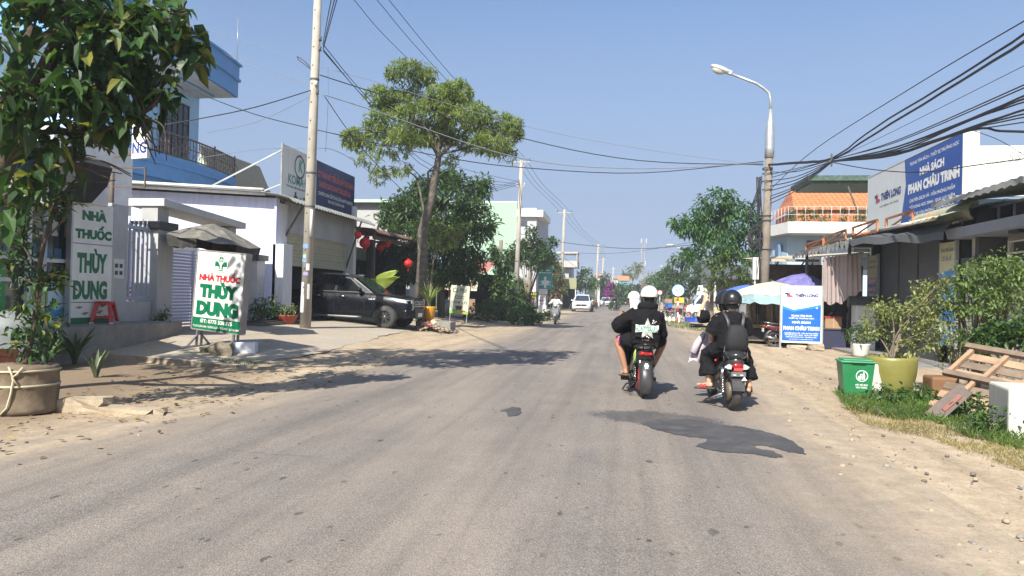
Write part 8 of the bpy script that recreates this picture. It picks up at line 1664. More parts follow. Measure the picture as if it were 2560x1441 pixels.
m=MB();m.tube([(.13,0,6.65),(.135,0,7.0),(.14,0,7.6),(.15,0,8.4)],[.165,.165,.155,.06],14);m.tube([(.15,0,8.2),(.14,0,8.75),(.08,0,9.0),(-.08,0,9.15),(-.36,0,9.35),(-1.32,0,9.75)],.05,10);m.build('lamp_arm',mat('galvanised',(.42,.44,.45)),lt_)
m=MB();M=Matrix.Rotation(R(23),3,'Y');m.ell((-1.62,0,9.90),(.40,.17,.11),0,18,10,M);m.box((-1.38,0,9.80),(.3,.17,.13),0,M);hd_=m.build('lamp_head',mat('lamp_grey',(.46,.48,.49),.45,dirt=.15),lt_);m=MB();m.ell((-1.70,0,9.87),(.25,.13,.15),0,16,10,M);m.build('lamp_glass',mat('lamp_lens',(.45,.43,.38),.12),hd_)
r_=random.Random(3);m=MB()
for i in range(10):
 a=r_.uniform(2.6,4.2);R_=r_.uniform(.18,.26);m.tube([(math.cos(a)*R_*(1+.2*math.sin(z*3+i))-.0,math.sin(a)*.2-.05,z)for z in[1.0+.45*k for k in range(12)]],r_.uniform(.012,.024),5)
for i in range(8):z=r_.uniform(3,6.5);m.lathe([(.17,-.012),(.195,0),(.17,.012)],14,(.08,0,z),cap=False)
m.build('cable_bundle',CAB,lt_)
for i in range(26):pass
m=MB()
for i in range(22):rr_=r_.uniform(.22,.34);o_=r_.uniform(-.06,.06);m.tube([(-.33+math.cos(2*PI*k/18)*rr_*.62+o_,-.1+.1*math.sin(k*.9+i),3.75+math.sin(2*PI*k/18)*rr_*1.3+r_.uniform(-.01,.01))for k in range(19)],.014,5)
o=m.build('cable_coil',CAB,lt_)
m=MB();m.b2(-.38,-.18,-.12,.1,2.25,3.05);m.tube([(-.3,-.05,2.3),(-.3,-.1,2.0),(-.2,-.1,1.6),(-.18,-.1,.2)],.02,6);m.build('meter_box',mat('box_cream',(.55,.55,.52),.5,dirt=.15),lt_)
def wire(pts,r,label,group,shade=CAB,wob=0):
 P=[aty(*p)for p in pts];m=MB();limb(m,[tuple(p)for p in P],r,r,6,0,wob,np.random.RandomState(len(pts)));o=m.build('overhead_wire',shade);tag(o,label,'wire',group);return o
GW=mat('wire_grey',(.17,.18,.2),.6)
g1_='wires of the left pole line'
for a in([(800,-100,20),(885,0,24),(1015,143,31),(1292,402,51)],[(840,-110,20),(942,0,24),(1070,150,31),(1304,400,51)],[(868,-120,20),(972,0,24),(1125,185,32),(1318,402,51)]):wire(a,.012,'high power wire running above the umbrella crown to the crossarm pole',g1_)
for a in([(868,-160,10),(828,0,14.5),(807,112,20.3)],[(880,-160,10),(836,0,14.5),(808,118,20.3)],[(890,-160,10),(842,0,14.5),(808,124,20.3)]):wire(a,.011,'steep wire dropping from above onto the sticker covered pole',g1_)
for a in([(808,112,20.3),(932,258,27),(1090,400,36),(1298,455,51)],[(808,124,20.3),(932,268,27),(1090,420,36),(1298,462,51)],[(808,128,20.3),(935,272,27),(1085,430,36),(1298,468,51)]):wire(a,.013,'low wire passing through the umbrella crown to the crossarm pole',g1_)
g2_='wires crossing the street'
wire([(800,188,20.3),(950,236,22),(1310,347,24),(1600,402,25.5),(1908,412,27)],.017,'black wire sagging across the street just under the umbrella crown',g2_);wire([(500,235,24),(640,287,22),(845,337,21.5),(1109,393,22.5),(1302,419,24),(1600,433,25.5),(1908,404,27)],.015,'lowest brownish wire crossing the street to the lamp pole',g2_)
wire([(806,236,20.3),(950,282,21.5),(1300,396,24),(1600,422,25.5),(1908,408,27)],.015,'middle brown wire crossing the street to the lamp pole',g2_,GW);wire([(440,50,22),(520,75,22),(780,160,21.5),(940,205,22),(1310,315,24),(1600,372,25.5),(1908,415,27)],.007,'thin pale wire crossing highest over the street',g2_,GW)
g3_='service wires on the left'
wire([(784,224,20.3),(640,268,18.5),(500,297,17.5),(395,315,17)],.014,'black service wire from the sticker pole to the blue house window',g3_);wire([(780,240,20.3),(640,306,22),(520,332,24)],.008,'thin service wire rising to the sticker pole beside the blue house',g3_,GW)
for dy in(0,9):wire([(775,222-dy,20.3),(640,172-dy,23),(560,135-dy,25)],.006,'faint paired wire above the blue roof slab',g3_,GW)
wire([(812,242,20.3),(880,340,23),(950,420,26),(1040,510,30)],.012,'wire slanting down from the sticker pole into the dense tree',g3_);wire([(500,395,24),(650,374,23),(770,372,20.3),(850,382,22),(945,445,30)],.008,'level thin wire passing over the lubricant board',g3_,GW);wire([(820,160,20.3),(820,260,20.6),(814,380,21)],.006,'thin wire hanging straight down beside the sticker pole',g3_,GW)
wire([(160,502,13.2),(230,560,14),(340,610,16.4),(400,628,17.4)],.008,'pale cord stretched from the near tree to the lilac railing',None,mat('straw_cord',(.46,.41,.28)))
for i in range(3):wire([(1300,450+i*5,51),(1262,462+i*5,47),(1200,476+i*5,42)],.014,'short wire from the crossarm pole into the dense tree',g3_)
for i,dx in enumerate((-14,0,14)):wire([(1304+dx,402,51),(1345+dx*.9,462,61),(1405+dx*.9,521,79),(1450+dx*.7,578,92),(1494+dx*.6,616,108),(1509+dx*.4,655,137)],.014,'power wire stepping down the row of far poles',g1_)
g4_='wires across the far street'
wire([(1300,585,58),(1385,603,58),(1500,617,58),(1610,622,57),(1760,610,55)],.022,'upper black wire across the far street',g4_);wire([(1400,632,79),(1520,634,75),(1620,625,70),(1760,600,60)],.016,'lower thin wire across the far street',g4_);wire([(1405,640,79),(1440,668,85),(1490,700,108)],.016,'wire slanting down past the white balcony house',g4_);wire([(1500,690,110),(1620,678,105),(1720,655,95)],.016,'faint wire before the far trees',g4_,GW)
g5_='bundled wires of the lamp pole';TH='thick black wire of the bundle climbing over the bookshop roof'
for(pts,r)in(([(1918,412,27),(2000,405,24.5),(2082,394,22.2),(2190,318,19),(2400,190,14.5),(2600,62,11)],.022),([(1918,414,27),(2000,408,24.5),(2082,398,22.2),(2195,330,19),(2400,205,14.5),(2600,82,11)],.026)):wire(pts,r,'heavy twisted black cable rising steeply from the spreader over the street',g5_,wob=.012)
wire([(1930,470,27),(2040,372,24),(2300,207,17),(2600,30,11.5)],.012,'single thin wire highest above the bookshop sign',g5_);wire([(2082,400,22.2),(2200,345,19.5),(2600,145,12.5)],.006,'hair thin wire between the heavy cable and the bundle',g5_)
for y0,y1 in((436,205),(444,213)):wire([(1930,y0,27),(2080,400,22.2),(2240,352+(y0-436)*.5,18.8),(2600,y1-10,12)],.012,'paired wire just above the cable bundle',g5_)
for i,(ym,y1,r)in enumerate(((368,222,.02),(374,232,.02),(380,243,.016),(384,262,.022),(388,276,.016),(378,286,.014))):wire([(2078,404,22.2),(2240,ym,18.9),(2430,296+(i>2)*16+i*2,16.2),(2600,y1,13.6)],r,TH,g5_,wob=.01)
wire([(2085,404,22.2),(2240,384,19),(2430,325,16.3),(2500,328,15.6),(2600,331,14.8)],.026,'thick black cable running level past the sign corner',g5_);wire([(2430,325,16.3),(2500,315,15.5),(2600,300,14.4)],.012,'thin wire leaving the sign corner',g5_)
wire([(2078,406,22.2),(2180,424,20.5),(2300,431,18.5),(2450,412,16),(2600,392,14)],.013,'slack wire sagging across the front of the bookshop sign',g5_);wire([(2436,328,16.3),(2500,352,16.5),(2580,400,16.8)],.008,'loose wire hanging over the white parapet',g5_)
for i,(y0,r)in enumerate(((452,.014),(466,.016),(478,.014),(492,.014),(500,.018),(511,.014),(430,.012))):wire([(1922,y0,27),(1990,lerp(y0,410,.42)+8,24.9),(2076,405+i%3*2,22.2)],r,'wire fanning from the lamp pole to the cable spreader',g5_)
for i in range(3):wire([(1905,440+i*8,27),(1885,500+i*10,27.5),(1868,545+i*12,29)],.016,'slack wire dropping from the lamp pole into the street tree',g5_)
m=MB();q=aty(2079,400,22.2);m.bar(q+V3(0,0,.18),q+V3(0,0,-.2),.04,.04);m.bar(q+V3(-.12,0,-.08),q+V3(.1,0,.1),.03);o=m.build('cable_spreader',DGREY);tag(o,'dark spreader clamp tying the wires beside the green pergola','clamp')
def bld(name,label,cat,x0,x1,y0,y1,h,col,extra=None,z0=0.0):
 t=T(name,label,cat,((x0+x1)/2,y0,z0));w=(x1-x0)/2;m=MB();m.b2(-w,w,0,y1-y0,-.3,h);m.build('wall',col,t)
 if extra:extra(t,w,y1-y0,h)
 return t
a0=aty(1180,505,72);a1=aty(1293,505,72);MINT=mat('mint_wall',(.29,.42,.32),.8,var=.05,dirt=.12,dirtcol=(.19,.31,.22),streak=True)
def gx(t,w,d,h):
 m=MB();m.b2(w-.1,w+2.1,-.02,d,0,h-2.5);m.b2(w-.05,w+2.0,.1,d,h-2.5,h-.6);m.build('front_wall',mat('white_wash_far',(.38,.39,.42),.8,dirt=.2,dirtcol=(.4,.41,.42)),t)
 m=MB();m.b2(w+.0,w+2.7,-.35,d*.6,h-1.5,h-.85);m.b2(w+.0,w+2.3,-.2,d*.5,h-4.2,h-3.9);m.build('balcony_slab',mat('white_slab',(.72,.72,.69)),t)
 m=MB();m.b2(w+.35,w+1.05,.05,.12,h-3.8,h-1.9);m.build('window',glassmat('house_glass'),t);m=MB();m.b2(-w,w,-.04,0,h-.08,h+.05);m.build('coping',WHITE(),t)
bld('mint_house','tall plain mint green house wall with a white balcony front','house',a0.x-2.5,a1.x,72,84,a0.z,MINT,gx)
m=T('shack','low shack with rusty red roof sheets and a wooden hatch behind the coffee sign','shack',(aty(1150,780,44).x,44,.2));sk=m
m=MB();m.b2(-1.6,2.0,2.6,5,0,2.6);m.b2(-1.65,-1.55,.6,2.6,0,2.6);m.build('wall',mat('painted_shade',(.014,.013,.013),.9,var=.4),sk)  # wall coloured near black to stand in for the shade under the roof
m=MB();m.add([(-2.2,-.8,2.35),(1.3,-.8,2.2),(1.5,1.3,3.2),(-2.2,1.3,3.3)],[(0,1,2,3)]);m.add([(.4,.2,2.9),(1.6,.1,2.6),(1.9,1.3,3.3),(.4,1.3,3.6)],[(0,1,2,3)],1);m.add([(-.4,1.3,3.3),(2.3,1.1,3.1),(2.3,4,3.5),(-.4,4,3.8)],[(0,1,2,3)],2);m.add([(-2.2,-.82,1.55),(1.2,-.82,1.5),(1.3,-.8,2.2),(-2.2,-.8,2.35)],[(0,1,2,3)],3)
m.build('roof',[mat('pale_patched_sheet',(.45,.40,.36),.8,var=.3,scale=3,dirt=.6,dirtcol=(.3,.1,.06)),mat('red_sheet',(.36,.13,.11),.7,var=.2),mat('grey_rust_sheet',(.13,.10,.085),.8,var=.5,scale=4,dirt=.7,dirtcol=(.22,.07,.04)),corrug('striped_sheet',(.5,.45,.36),.28,2,.7,0,.5,(.36,.14,.06))],sk)
m=MB();m.b2(-.6,1.0,-.3,-.2,0,1.0);m.b2(-.7,-.6,-.35,-.15,0,1.5);m.build('hatch',[mat('worn_hatch',(.25,.17,.12),.85,var=.4,scale=5),mat('painted_shade',(.014,.013,.013))],sk)
m=MB();m.lathe([(0,0),(.3,.0),(.36,.15),(.36,.75),(.3,.85),(.1,.9),(0,.9)],24);q=aty(1112,780,37);o=m.build('steel_urn',mat('brushed_tin',(.26,.27,.28),.35,.7,var=.2));tag(o,'large grey metal urn beside the coffee sign','urn',None,(q.x,37,.3));q_=q
m=MB();m.b2(-1.6,1.2,-.5,.5,0,.3);o=m.build('low_wall',mat('grey_low_wall',(.12,.12,.12),.9,var=.3));tag(o,'low grey wall carrying the metal urn behind the tall tree','wall',None,(q.x,37,.02))
pA=gz(1126,796,.16);q0=aty(1120,796,37);cs=T('coffee_sign','tilted cream coffee sign painted with a cup on thin legs','sign',(aty(1145,795,30).x,30,gh(-7.4,30)+.1),R(-6));cs.rotation_euler=(0,R(3.5),R(-6));w,z0,z1=.42,.38,1.58;SCR=mat('sign_coffee',(.42,.45,.36),.6,var=.1)
m=MB();m.b2(-w,w,-.02,.02,z0,z1);m.text('Cà Phê',-.02,z1-.2,.62,.2,-.024,1,.005,.3);m.text('CÓC',.0,z1-.48,.42,.17,-.024,1,.02);m.text('CHỢ LÒ',.0,z1-.72,.7,.17,-.024,1,.02);m.rect(-w,w,z0,z0+.12,-.023,2);m.poly([(-.12,z0+.17),(.1,z0+.17),(.16,z0+.34),(-.18,z0+.34)],-.025,1);m.rect(-.3,-.05,z0+.12,z0+.17,-.026,3);m.rect(.05,.3,z0+.1,z0+.15,-.026,4)
m.build('board',[SCR,mat('ink_brown',(.03,.025,.03),.6),mat('sign_grass',(.2,.36,.06),.6),mat('sign_leaf',(.08,.25,.04),.6),RED_T],cs)
for s in(-1,1):m=MB();m.bar((s*w*.9,0,-.05),(s*w*.9,0,z1),.03);m.build('leg',mat('galvanised',(.42,.44,.45)),cs)
r_=random.Random(8);rb=[(1062,806),(1070,803),(1078,806),(1083,800),(1056,802),(1048,807),(1090,808),(1074,812)]
for i,(px,py)in enumerate(rb):
 q=aty(px,py+6,25.3+.05*i);m=MB();s_=r_.uniform(.10,.17);m.prism([(-s_,-s_*.4),(s_*.7,-s_),(s_,s_*.5),(-.2*s_,s_)],-.02,.02,'z');o=m.build('tile_shard',mat('tile_coral',(.45,.13,.09),.7,var=.2)if i%3 else mat('tile_cream',(.5,.38,.28),.7,var=.2));o.location=(q.x,q.y,max(.2,min(.45,q.z)));o.rotation_euler=(r_.uniform(-.9,.9),r_.uniform(-.9,.9),r_.uniform(0,6));tag(o,'broken red or cream tile shard in the heap by the yellow pot','tile','broken tile shards by the yellow pot')
m=MB();rs=np.random.RandomState(4)
for _ in range(160):x,y=rs.normal()*.45,rs.normal()*.35;s_=rs.uniform(.02,.07);m.ell((x,y,.26*math.exp(-(x*x+y*y)*3)+s_*.2),(s_*1.2,s_,s_*.7),rs.randint(2),6,4)
o=m.build('rubble',[mat('rubble_grey',(.14,.12,.1),.95),mat('rubble_tan',(.3,.22,.15),.95)]);o['kind']='stuff';q=aty(1072,812,25.5);o.location=(q.x,q.y,.12);m=MB();m.b2(-.55,.75,-.35,.5,-.1,.34);o=m.build('concrete_step',mat('step_concrete',(.22,.21,.195)),None,.02);tag(o,'low rough concrete step carrying the yellow glazed pot','step',None,(q.x,26.1,.12))
def board(name,label,px0,py0,px1,py1,Y,mats,fn,post=True,cat='sign',rz=0):
 a,b_=aty(px0,py0,Y),aty(px1,py1,Y);t=T(name,label,cat,((a.x+b_.x)/2,Y,b_.z),rz);w,h=(b_.x-a.x),(a.z-b_.z);m=MB();m.b2(-w/2,w/2,-.03,.03,0,h);fn(m,w,h);m.build('board',mats,t)
 if post:
  for s in(-.4,.4)if post!=1.5 else(0,):m=MB();m.bar((s*w,.04,-b_.z),(s*w,.04,h*.5),.06);m.build('post',STEEL(),t)
 return t
TEAL=mat('sign_teal_board',(.05,.30,.30),.45,var=.08)
def tl(m,w,h):
 m.text('+',0,h*.3,w*.5,h*.5,-.034,1,.05);m.rect(-w*.3,w*.3,h*.8,h*.84,-.034,1);m.rect(-w*.4,w*.4,h*.7,h*.73,-.034,1)
 for x in(-.34,-.2,.2,.34):m.disc(w*x,h*.32,w*.08,-.036,1,14,w*.05)
 m.rect(-w*.45,w*.4,h*.18,h*.21,-.036,1)
board('roadside_billboard','teal roadside billboard with a white cross beside the ivy clad tree',1347,666,1380,724,57,[TEAL,WHITE()],tl)
board('paper_sign','small cream notice just below the teal billboard',1349,723,1367,735,56,[SIGNW,mat('ink_rust',(.3,.08,.04),.6)],lambda m,w,h:(m.text('GIẶT ỦI',0,h*.7,w*.7,h*.25,-.034,1),m.rect(-w*.35,w*.35,h*.3,h*.38,-.034,1)),post=False)
board('tailor_sign','tall white board lettered in pink and violet under the cream notice',1347,738,1364,772,56,[SIGNW,mat('ink_violet',(.2,.06,.2),.6),mat('ink_pink',(.6,.1,.2),.6)],lambda m,w,h:(m.text('TUYẾT',0,h*.84,w*.8,h*.16,-.034,1,.03),m.text('MAY',0,h*.6,w*.8,h*.2,-.034,1,.03),m.text('SỬA ĐỒ',0,h*.38,w*.8,h*.12,-.034,2,.03),m.text('NỮ',0,h*.16,w*.4,h*.12,-.034,2,.03)))
board('menu_board','dark green framed board of drinks left of the tailor board',1326,730,1344,772,56.5,[mat('board_green',(.015,.07,.05),.5),mat('board_yellow',(.5,.42,.05),.5),SIGNW,mat('board_pink',(.5,.2,.25),.5)],lambda m,w,h:(m.rect(-w*.4,w*.4,h*.62,h*.72,-.034,1),m.rect(-w*.4,-w*.08,h*.15,h*.6,-.034,3),m.rect(w*.02,w*.4,h*.15,h*.6,-.034,2),m.rect(-w*.4,w*.4,h*.8,h*.97,-.034,1)))
m=MB();m.b2(-.3,.3,-.2,.2,0,.55);q=aty(1356,788,56);o=m.build('white_box',SIGNW);tag(o,'white box standing below the pink lettered board','box',None,(q.x,56,.2))
m=MB();m.tube([(0,0,0),(0,0,2.4)],.07,7);q=aty(1275,780,50);o=m.build('wooden_stake',WOODD);tag(o,'wooden stake between the dark pole and the concrete pole','stake',None,(q.x,50,.2))
m=MB();r_=[]
for i in range(6):v_=i/5;r_.append([(-.05-.3*v_+u*(.1+.55*v_),.04*math.sin(u*12),1.3-1.1*v_)for u in[j/8 for j in range(9)]])
m.loft(r_,0,True,False,False);o=m.build('white_cloth',mat('limp_cloth',(.5,.47,.46),.9,var=.15));tag(o,'pale cloth hung on the wooden stake','cloth',None,(q.x,49.9,.2))
def far_tree(name,label,px,py,Y,crown,leaf,seed,per=5,ln=.3,wd=.13,tr=None,spread=.4,r0=.14,group=None,shell=.3,bark=None,style='spray'):
 b_=aty(px,py,Y);b_.z=0;Q=lambda x,y,d=0:tuple(aty(x,y,Y+d)-b_);f=Y/1800
 bl=[(Q(x,y,d*f*.6),(r_*f,r_*f,rz_*f),max(6,int(n)))for(x,y,d,r_,rz_,n)in crown];top=max(crown,key=lambda k:-k[1]);lim=[([(0,0,bl[i][0][2]*.3),tuple(Vector(bl[i][0])*.5+Vector((0,0,bl[i][0][2]*.22))),bl[i][0]],r0*.45,.02)for i in range(0,len(bl),2)]
 return tree(name,label,b_,tr or[(0,0,-.1),(.05,0,bl[0][0][2]*.4),Q(crown[0][0],crown[0][1]+crown[0][4]*.5)],lim,bl,per,ln,wd,leaf,bark or BARKD,group,seed,r0,style,spread,shell,.3)
far_tree('ivy_tree','leafy tree with many bare upright stems and an ivy clad foot',1322,792,55,[(1330,620,0,36,22,260),(1295,632,0,28,22,180),(1365,642,0,26,18,150),(1330,583,0,14,12,40),(1385,605,0,10,8,20),(1340,658,-8,38,14,180),(1280,662,0,16,14,60),(1308,745,-6,14,26,190),(1316,780,-6,20,14,150),(1300,715,0,12,16,80)],G_DARK,101,ln=.32,wd=.14)
t=MB();rr=np.random.RandomState(5);b_=aty(1318,740,54.6)
for i in range(7):limb(t,[(0,0,-.2),(-.3+i*.12,rr.uniform(-.1,.1),1.3),(-.55+i*.22,0,2.6)],.05,.03,6,0,.02,rr)
o=t.build('bare_stem',mat('pale_stem',(.2,.165,.12),.9,var=.3));o.parent=bpy.data.objects['ivy_tree'];o.location=b_-bpy.data.objects['ivy_tree'].location
far_tree('dark_tree','dark tree behind the weathered cable pole',1262,785,45.5,[(1262,700,0,28,30,170),(1255,650,0,24,22,90),(1275,745,0,24,24,130),(1238,625,0,14,12,26),(1240,720,0,20,26,100)],G_DARK,102,ln=.3,wd=.14)
far_tree('orange_tree','bushy tree with orange blossom beside the white balcony house',1398,780,74,[(1392,690,0,22,30,110),(1380,660,0,18,18,60),(1405,715,0,14,20,60),(1385,740,0,16,18,50)],leafmat('leaf_orange',[(.03,.08,.02),(.05,.11,.02),(.04,.09,.02),(.07,.13,.03),(.42,.16,.04)],.3),103,ln=.36,wd=.16)
far_tree('roadside_tree','rounded green tree behind the white suv',1462,775,92,[(1462,700,0,28,22,130),(1440,715,0,18,16,60),(1485,710,0,18,16,60),(1462,680,0,16,12,40)],G_MID,104,ln=.4,wd=.18)
far_tree('low_hedge_tree','clipped low green bush next to the far red motorbike',1478,772,88,[(1478,760,0,10,9,50)],G_MID,105,ln=.25,wd=.12,r0=.05)
far_tree('bougainvillea','purple flowering bougainvillea over an orange pot',1525,762,118,[(1524,728,0,12,16,110),(1528,716,0,7,8,30),(1518,738,0,9,7,30)],leafmat('leaf_purple',[(.22,.02,.2),(.3,.03,.26),(.16,.015,.14),(.26,.03,.2)],.3),106,ln=.4,wd=.25,r0=.08)
m=MB();m.b2(-.75,.75,-.6,.6,0,.95);m.b2(-.7,.7,-.5,.5,.95,1.5,1);o=m.build('orange_planter',[mat('pot_orange',(.42,.2,.1),.7),DGREY]);q=aty(1527,766,117);tag(o,'orange and grey planter under the purple bougainvillea','planter',None,(q.x,117,0))
for i,(px,py,r_,n)in enumerate(((1205,795,20,70),(1240,790,24,100),(1275,792,20,80),(1305,798,18,70),(1328,800,12,40),(1190,780,12,30),(1365,790,12,40))):
 q=gz(px,py+10,.1);bush('verge_shrub',['sprawling green shrub nearest the coffee sign on the verge','tall green shrub at the foot of the weathered pole','round shrub at the foot of the crossarm pole','low shrub right of the crossarm pole','leafy clump at the foot of the ivy clad tree','small shrub by the shack hatch','yellowish shrub beside the white box'][i],(q.x,q.y,.1),[((0,0,r_*.022),(r_*.045,.7,r_*.026),n*2)],5,.2,.1,G_MID if i%2 else G_FAR,110+i,4,group='shrubs along the left verge')
def wx(t,w,d,h):
 m=MB();m.b2(w*.2,w+1.1,-.8,3,5.1,5.9);m.b2(w*.2,w+.95,-.7,3,3.0,3.2);m.build('balcony',mat('concrete_pale_far',(.42,.40,.38),.8,var=.15),t)
 m=MB()
 for i in range(9):m.b2(w+.98,w+1.06,-.7+i*.35,-.62+i*.35,5.9,6.8)
 m.b2(w*.2,w+1.1,-.8,3,6.8,7.0);m.build('railing',mat('rail_cream',(.5,.47,.42),.7),t)
a0=aty(1385,640,90);a1=aty(1423,640,90);bld('balcony_house','narrow pale house with a raised balcony beyond the second pole','house',a0.x-2,a1.x,90,100,a1.z-1.2,mat('white_wash_far',(.38,.39,.42)),wx)
a1=aty(1437,712,86);m=MB();m.b2(-4,0,0,4,0,2.6);t=T('roadside_shop','small roadside shop with an olive awning behind the suv','shop',(a1.x,86,0));m.build('wall',DARKIN,t);m=MB();m.add([(-3.5,-1.6,2.5),(.3,-1.6,2.35),(.2,.2,3.7),(-3.5,.2,3.8)],[(0,1,2,3)]);m.build('awning',mat('olive_awning',(.2,.2,.11),.7,var=.2),t);m=MB();m.bar((.2,-1.5,0),(.2,-1.5,2.4),.08);m.bar((-.6,-1.5,0),(.6,-1.5,2.2),.06);m.build('post',WHITE(),t)
for(x0,x1,py,Y,colr,lab,nm)in((1490,1500,690,125,(.5,.5,.5),'tiny pale house with a red roof edge between two far poles','far_house'),(1530,1548,697,190,(.45,.55,.5),'faint mint house beyond the bougainvillea','far_house'),(1600,1617,715,175,(.5,.48,.45),'faint white house among the far trees','far_house'),(1452,1470,745,100,(.4,.5,.52),'pale shopfront shaded by the rounded roadside tree','far_shop')):
 a,b_=aty(x0,py,Y),aty(x1,py,Y);bld(nm,lab,'house',a.x,b_.x,Y,Y+8,a.z,mat('far_wall_%d'%Y,colr,.8),lambda t,w,d,h:(lambda m:(m.b2(-w-.3,w+.3,-.5,d,h,h+.35),m.build('roof',mat('far_roof',(.36,.2,.14),.8),t)))(MB()))
a,b_=aty(1546,690,150),aty(1572,690,150);bld('orange_band_building','distant blue glass building with an orange top band','building',a.x,b_.x,150,160,a.z-1,mat('far_glass_blue',(.12,.28,.38),.3),lambda t,w,d,h:(lambda m:(m.b2(-w-.1,w+.1,-.2,d,h,h+1.0),m.build('band',mat('far_orange',(.45,.2,.11),.7),t)))(MB()))
q=aty(1604,740,230);tw=T('telecom_tower','thin lattice telecom mast rising over the far trees','mast',(q.x,230,0));m=MB();H_=aty(1606,598,230).z;
for s in((-1,-1),(1,-1),(1,1),(-1,1)):m.bar((s[0]*.62,s[1]*.62,0),(s[0]*.38+.25,s[1]*.38,H_),.2)
for i in range(26):z=i*H_/26;k=lerp(.62,.38,z/H_);o_=.25*z/H_;m.bar((-k+o_,-k,z),(k+o_,-k,z+H_/26),.14);m.bar((k+o_,-k,z),(-k+o_,-k,z+H_/26),.14)
m.build('lattice',mat('mast_grey',(.2,.22,.25),.6),tw);m=MB()
for(x,z)in((-.7,.97),(.9,.97),(-.6,.82),(.7,.62),(-.5,.6)):m.b2(x+.1,x+.36,-.5,-.2,H_*z-.7,H_*z+.7)
m.build('antenna',mat('antenna_white',(.4,.42,.46),.6),tw)['kind']='stuff'
far_tree('flat_crown_tree','layered flat crowned tree behind the round speed sign',1722,775,72,[(1722,700,0,34,22,130),(1700,655,0,24,12,60),(1745,660,0,30,16,80),(1690,690,0,26,14,70),(1755,710,0,24,20,70),(1720,635,0,16,8,30),(1700,735,0,24,12,50)],G_FAR,121,ln=.45,wd=.2)
far_tree('broad_tree','broad green tree left of the red ringed sign',1660,772,95,[(1650,705,0,28,20,120),(1680,715,0,26,20,100),(1640,730,0,22,18,80),(1665,685,0,18,12,50),(1672,668,0,8,12,24),(1690,740,0,18,14,50)],G_MID,122,ln=.5,wd=.22)
for i,(px,Y,cr,lf,lab)in enumerate(((1580,170,[(1582,682,0,18,16,46),(1596,668,0,10,10,22),(1560,690,0,12,12,26)],G_PALE,'tall pale wispy tree beside the telecom mast'),(1628,190,[(1628,696,0,18,12,46),(1645,690,0,10,10,24),(1612,705,0,12,10,26)],G_PALE,'pale wispy tree right of the telecom mast'),(1560,140,[(1560,735,0,26,20,150),(1545,720,0,18,12,60),(1585,730,0,22,18,110)],G_FAR,'dark tree closing the street left of the mast'),(1612,150,[(1612,740,0,24,16,130),(1595,750,0,18,12,60),(1632,752,0,18,12,70)],G_FAR,'dark tree closing the street below the mast'),(1505,130,[(1508,715,0,14,12,50),(1500,735,0,12,14,50),(1512,695,0,7,8,20)],G_FAR,'dark palm like tree between the two far poles'),(1548,118,[(1548,742,0,12,12,50),(1560,728,0,14,10,50)],G_FAR,'green tree right of the purple bougainvillea'))):
 far_tree('distant_tree',lab,px,768,Y,cr,lf,130+i,ln=.7,wd=.35,spread=.8,group='trees closing the far end of the street')
rs=np.random.RandomState(9);m=MB();bl=[]
for i in range(90):
 s=-1 if i%2 else 1;x=s*rs.uniform(22,150);y=rs.uniform(110,260)if abs(x)>40 else rs.uniform(150,260);bl.append(((x,y,rs.uniform(2,5)),(rs.uniform(4,8),rs.uniform(3,6),rs.uniform(3,5)),60))
for i in range(24):bl.append(((rs.uniform(-12,22),rs.uniform(280,330),rs.uniform(2,5)),(5,4,4),60))
foliage(m,bl,4,1.1,.6,rs,1.2,0,.3,'spray',.3);o=m.build('woods',G_FAR);o['kind']='stuff'
tb_=aty(1778,826,36);tb_.z=0;Q=lambda px,py,d=0:tuple(aty(px,py,36+d)-tb_)
bl=[(Q(px,py,d),(r_,r_,rz_),n)for(px,py,d,r_,rz_,n)in((1800,500,0,.9,.6,110),(1760,560,0,1.1,.8,170),(1840,550,.2,1.1,.9,190),(1720,570,0,.7,.5,80),(1730,630,0,.5,.35,40),(1870,610,0,.8,.9,130),(1800,610,-.5,1.2,.8,190),(1700,555,0,.45,.3,30),(1890,560,.3,.5,.5,50),(1780,540,.4,1.0,.7,110))]
tree('street_tree','bushy fresh green tree beside the lamp pole',tb_,[(0,0,-.1),Q(1779,760),Q(1782,690),Q(1790,620)],[([Q(1782,690),Q(1760,630),Q(1740,570)],.07,.02),([Q(1784,680),Q(1830,620),Q(1850,560)],.07,.02),([Q(1788,640),Q(1800,560),Q(1805,500)],.06,.02)],bl,6,.24,.09,leafmat('leaf_street',[(.025,.085,.02),(.04,.12,.028),(.06,.15,.03),(.03,.1,.022),(.08,.17,.04)],.35),BARK,seed=141,r0=.13,spread=.35,shell=.3,droop=.6)
bl=[(Q(px,py,d),(r_,r_,rz_),n)for(px,py,d,r_,rz_,n)in((1810,650,-1.2,.75,.5,90),(1850,665,-1,.75,.5,90),(1780,680,-1,.6,.45,60),(1830,700,-.8,.8,.4,90),(1870,700,-.6,.5,.4,50),(1770,715,-.6,.5,.3,30))]
tree('young_tree','lower yellow green tree in front of the street tree',tb_+V3(.9,-1.0,0),[(0,0,-.1),(0,0,1.6),(-.1,0,2.6)],[],[(tuple(Vector(c_)-V3(.9,-1,0)),r_,n)for c_,r_,n in bl],6,.2,.06,leafmat('leaf_lemon',[(.07,.13,.025),(.1,.17,.035),(.15,.2,.045),(.05,.1,.02),(.08,.12,.03)],.35),BARK,seed=142,r0=.08,spread=.3,shell=.2,style='whorl')
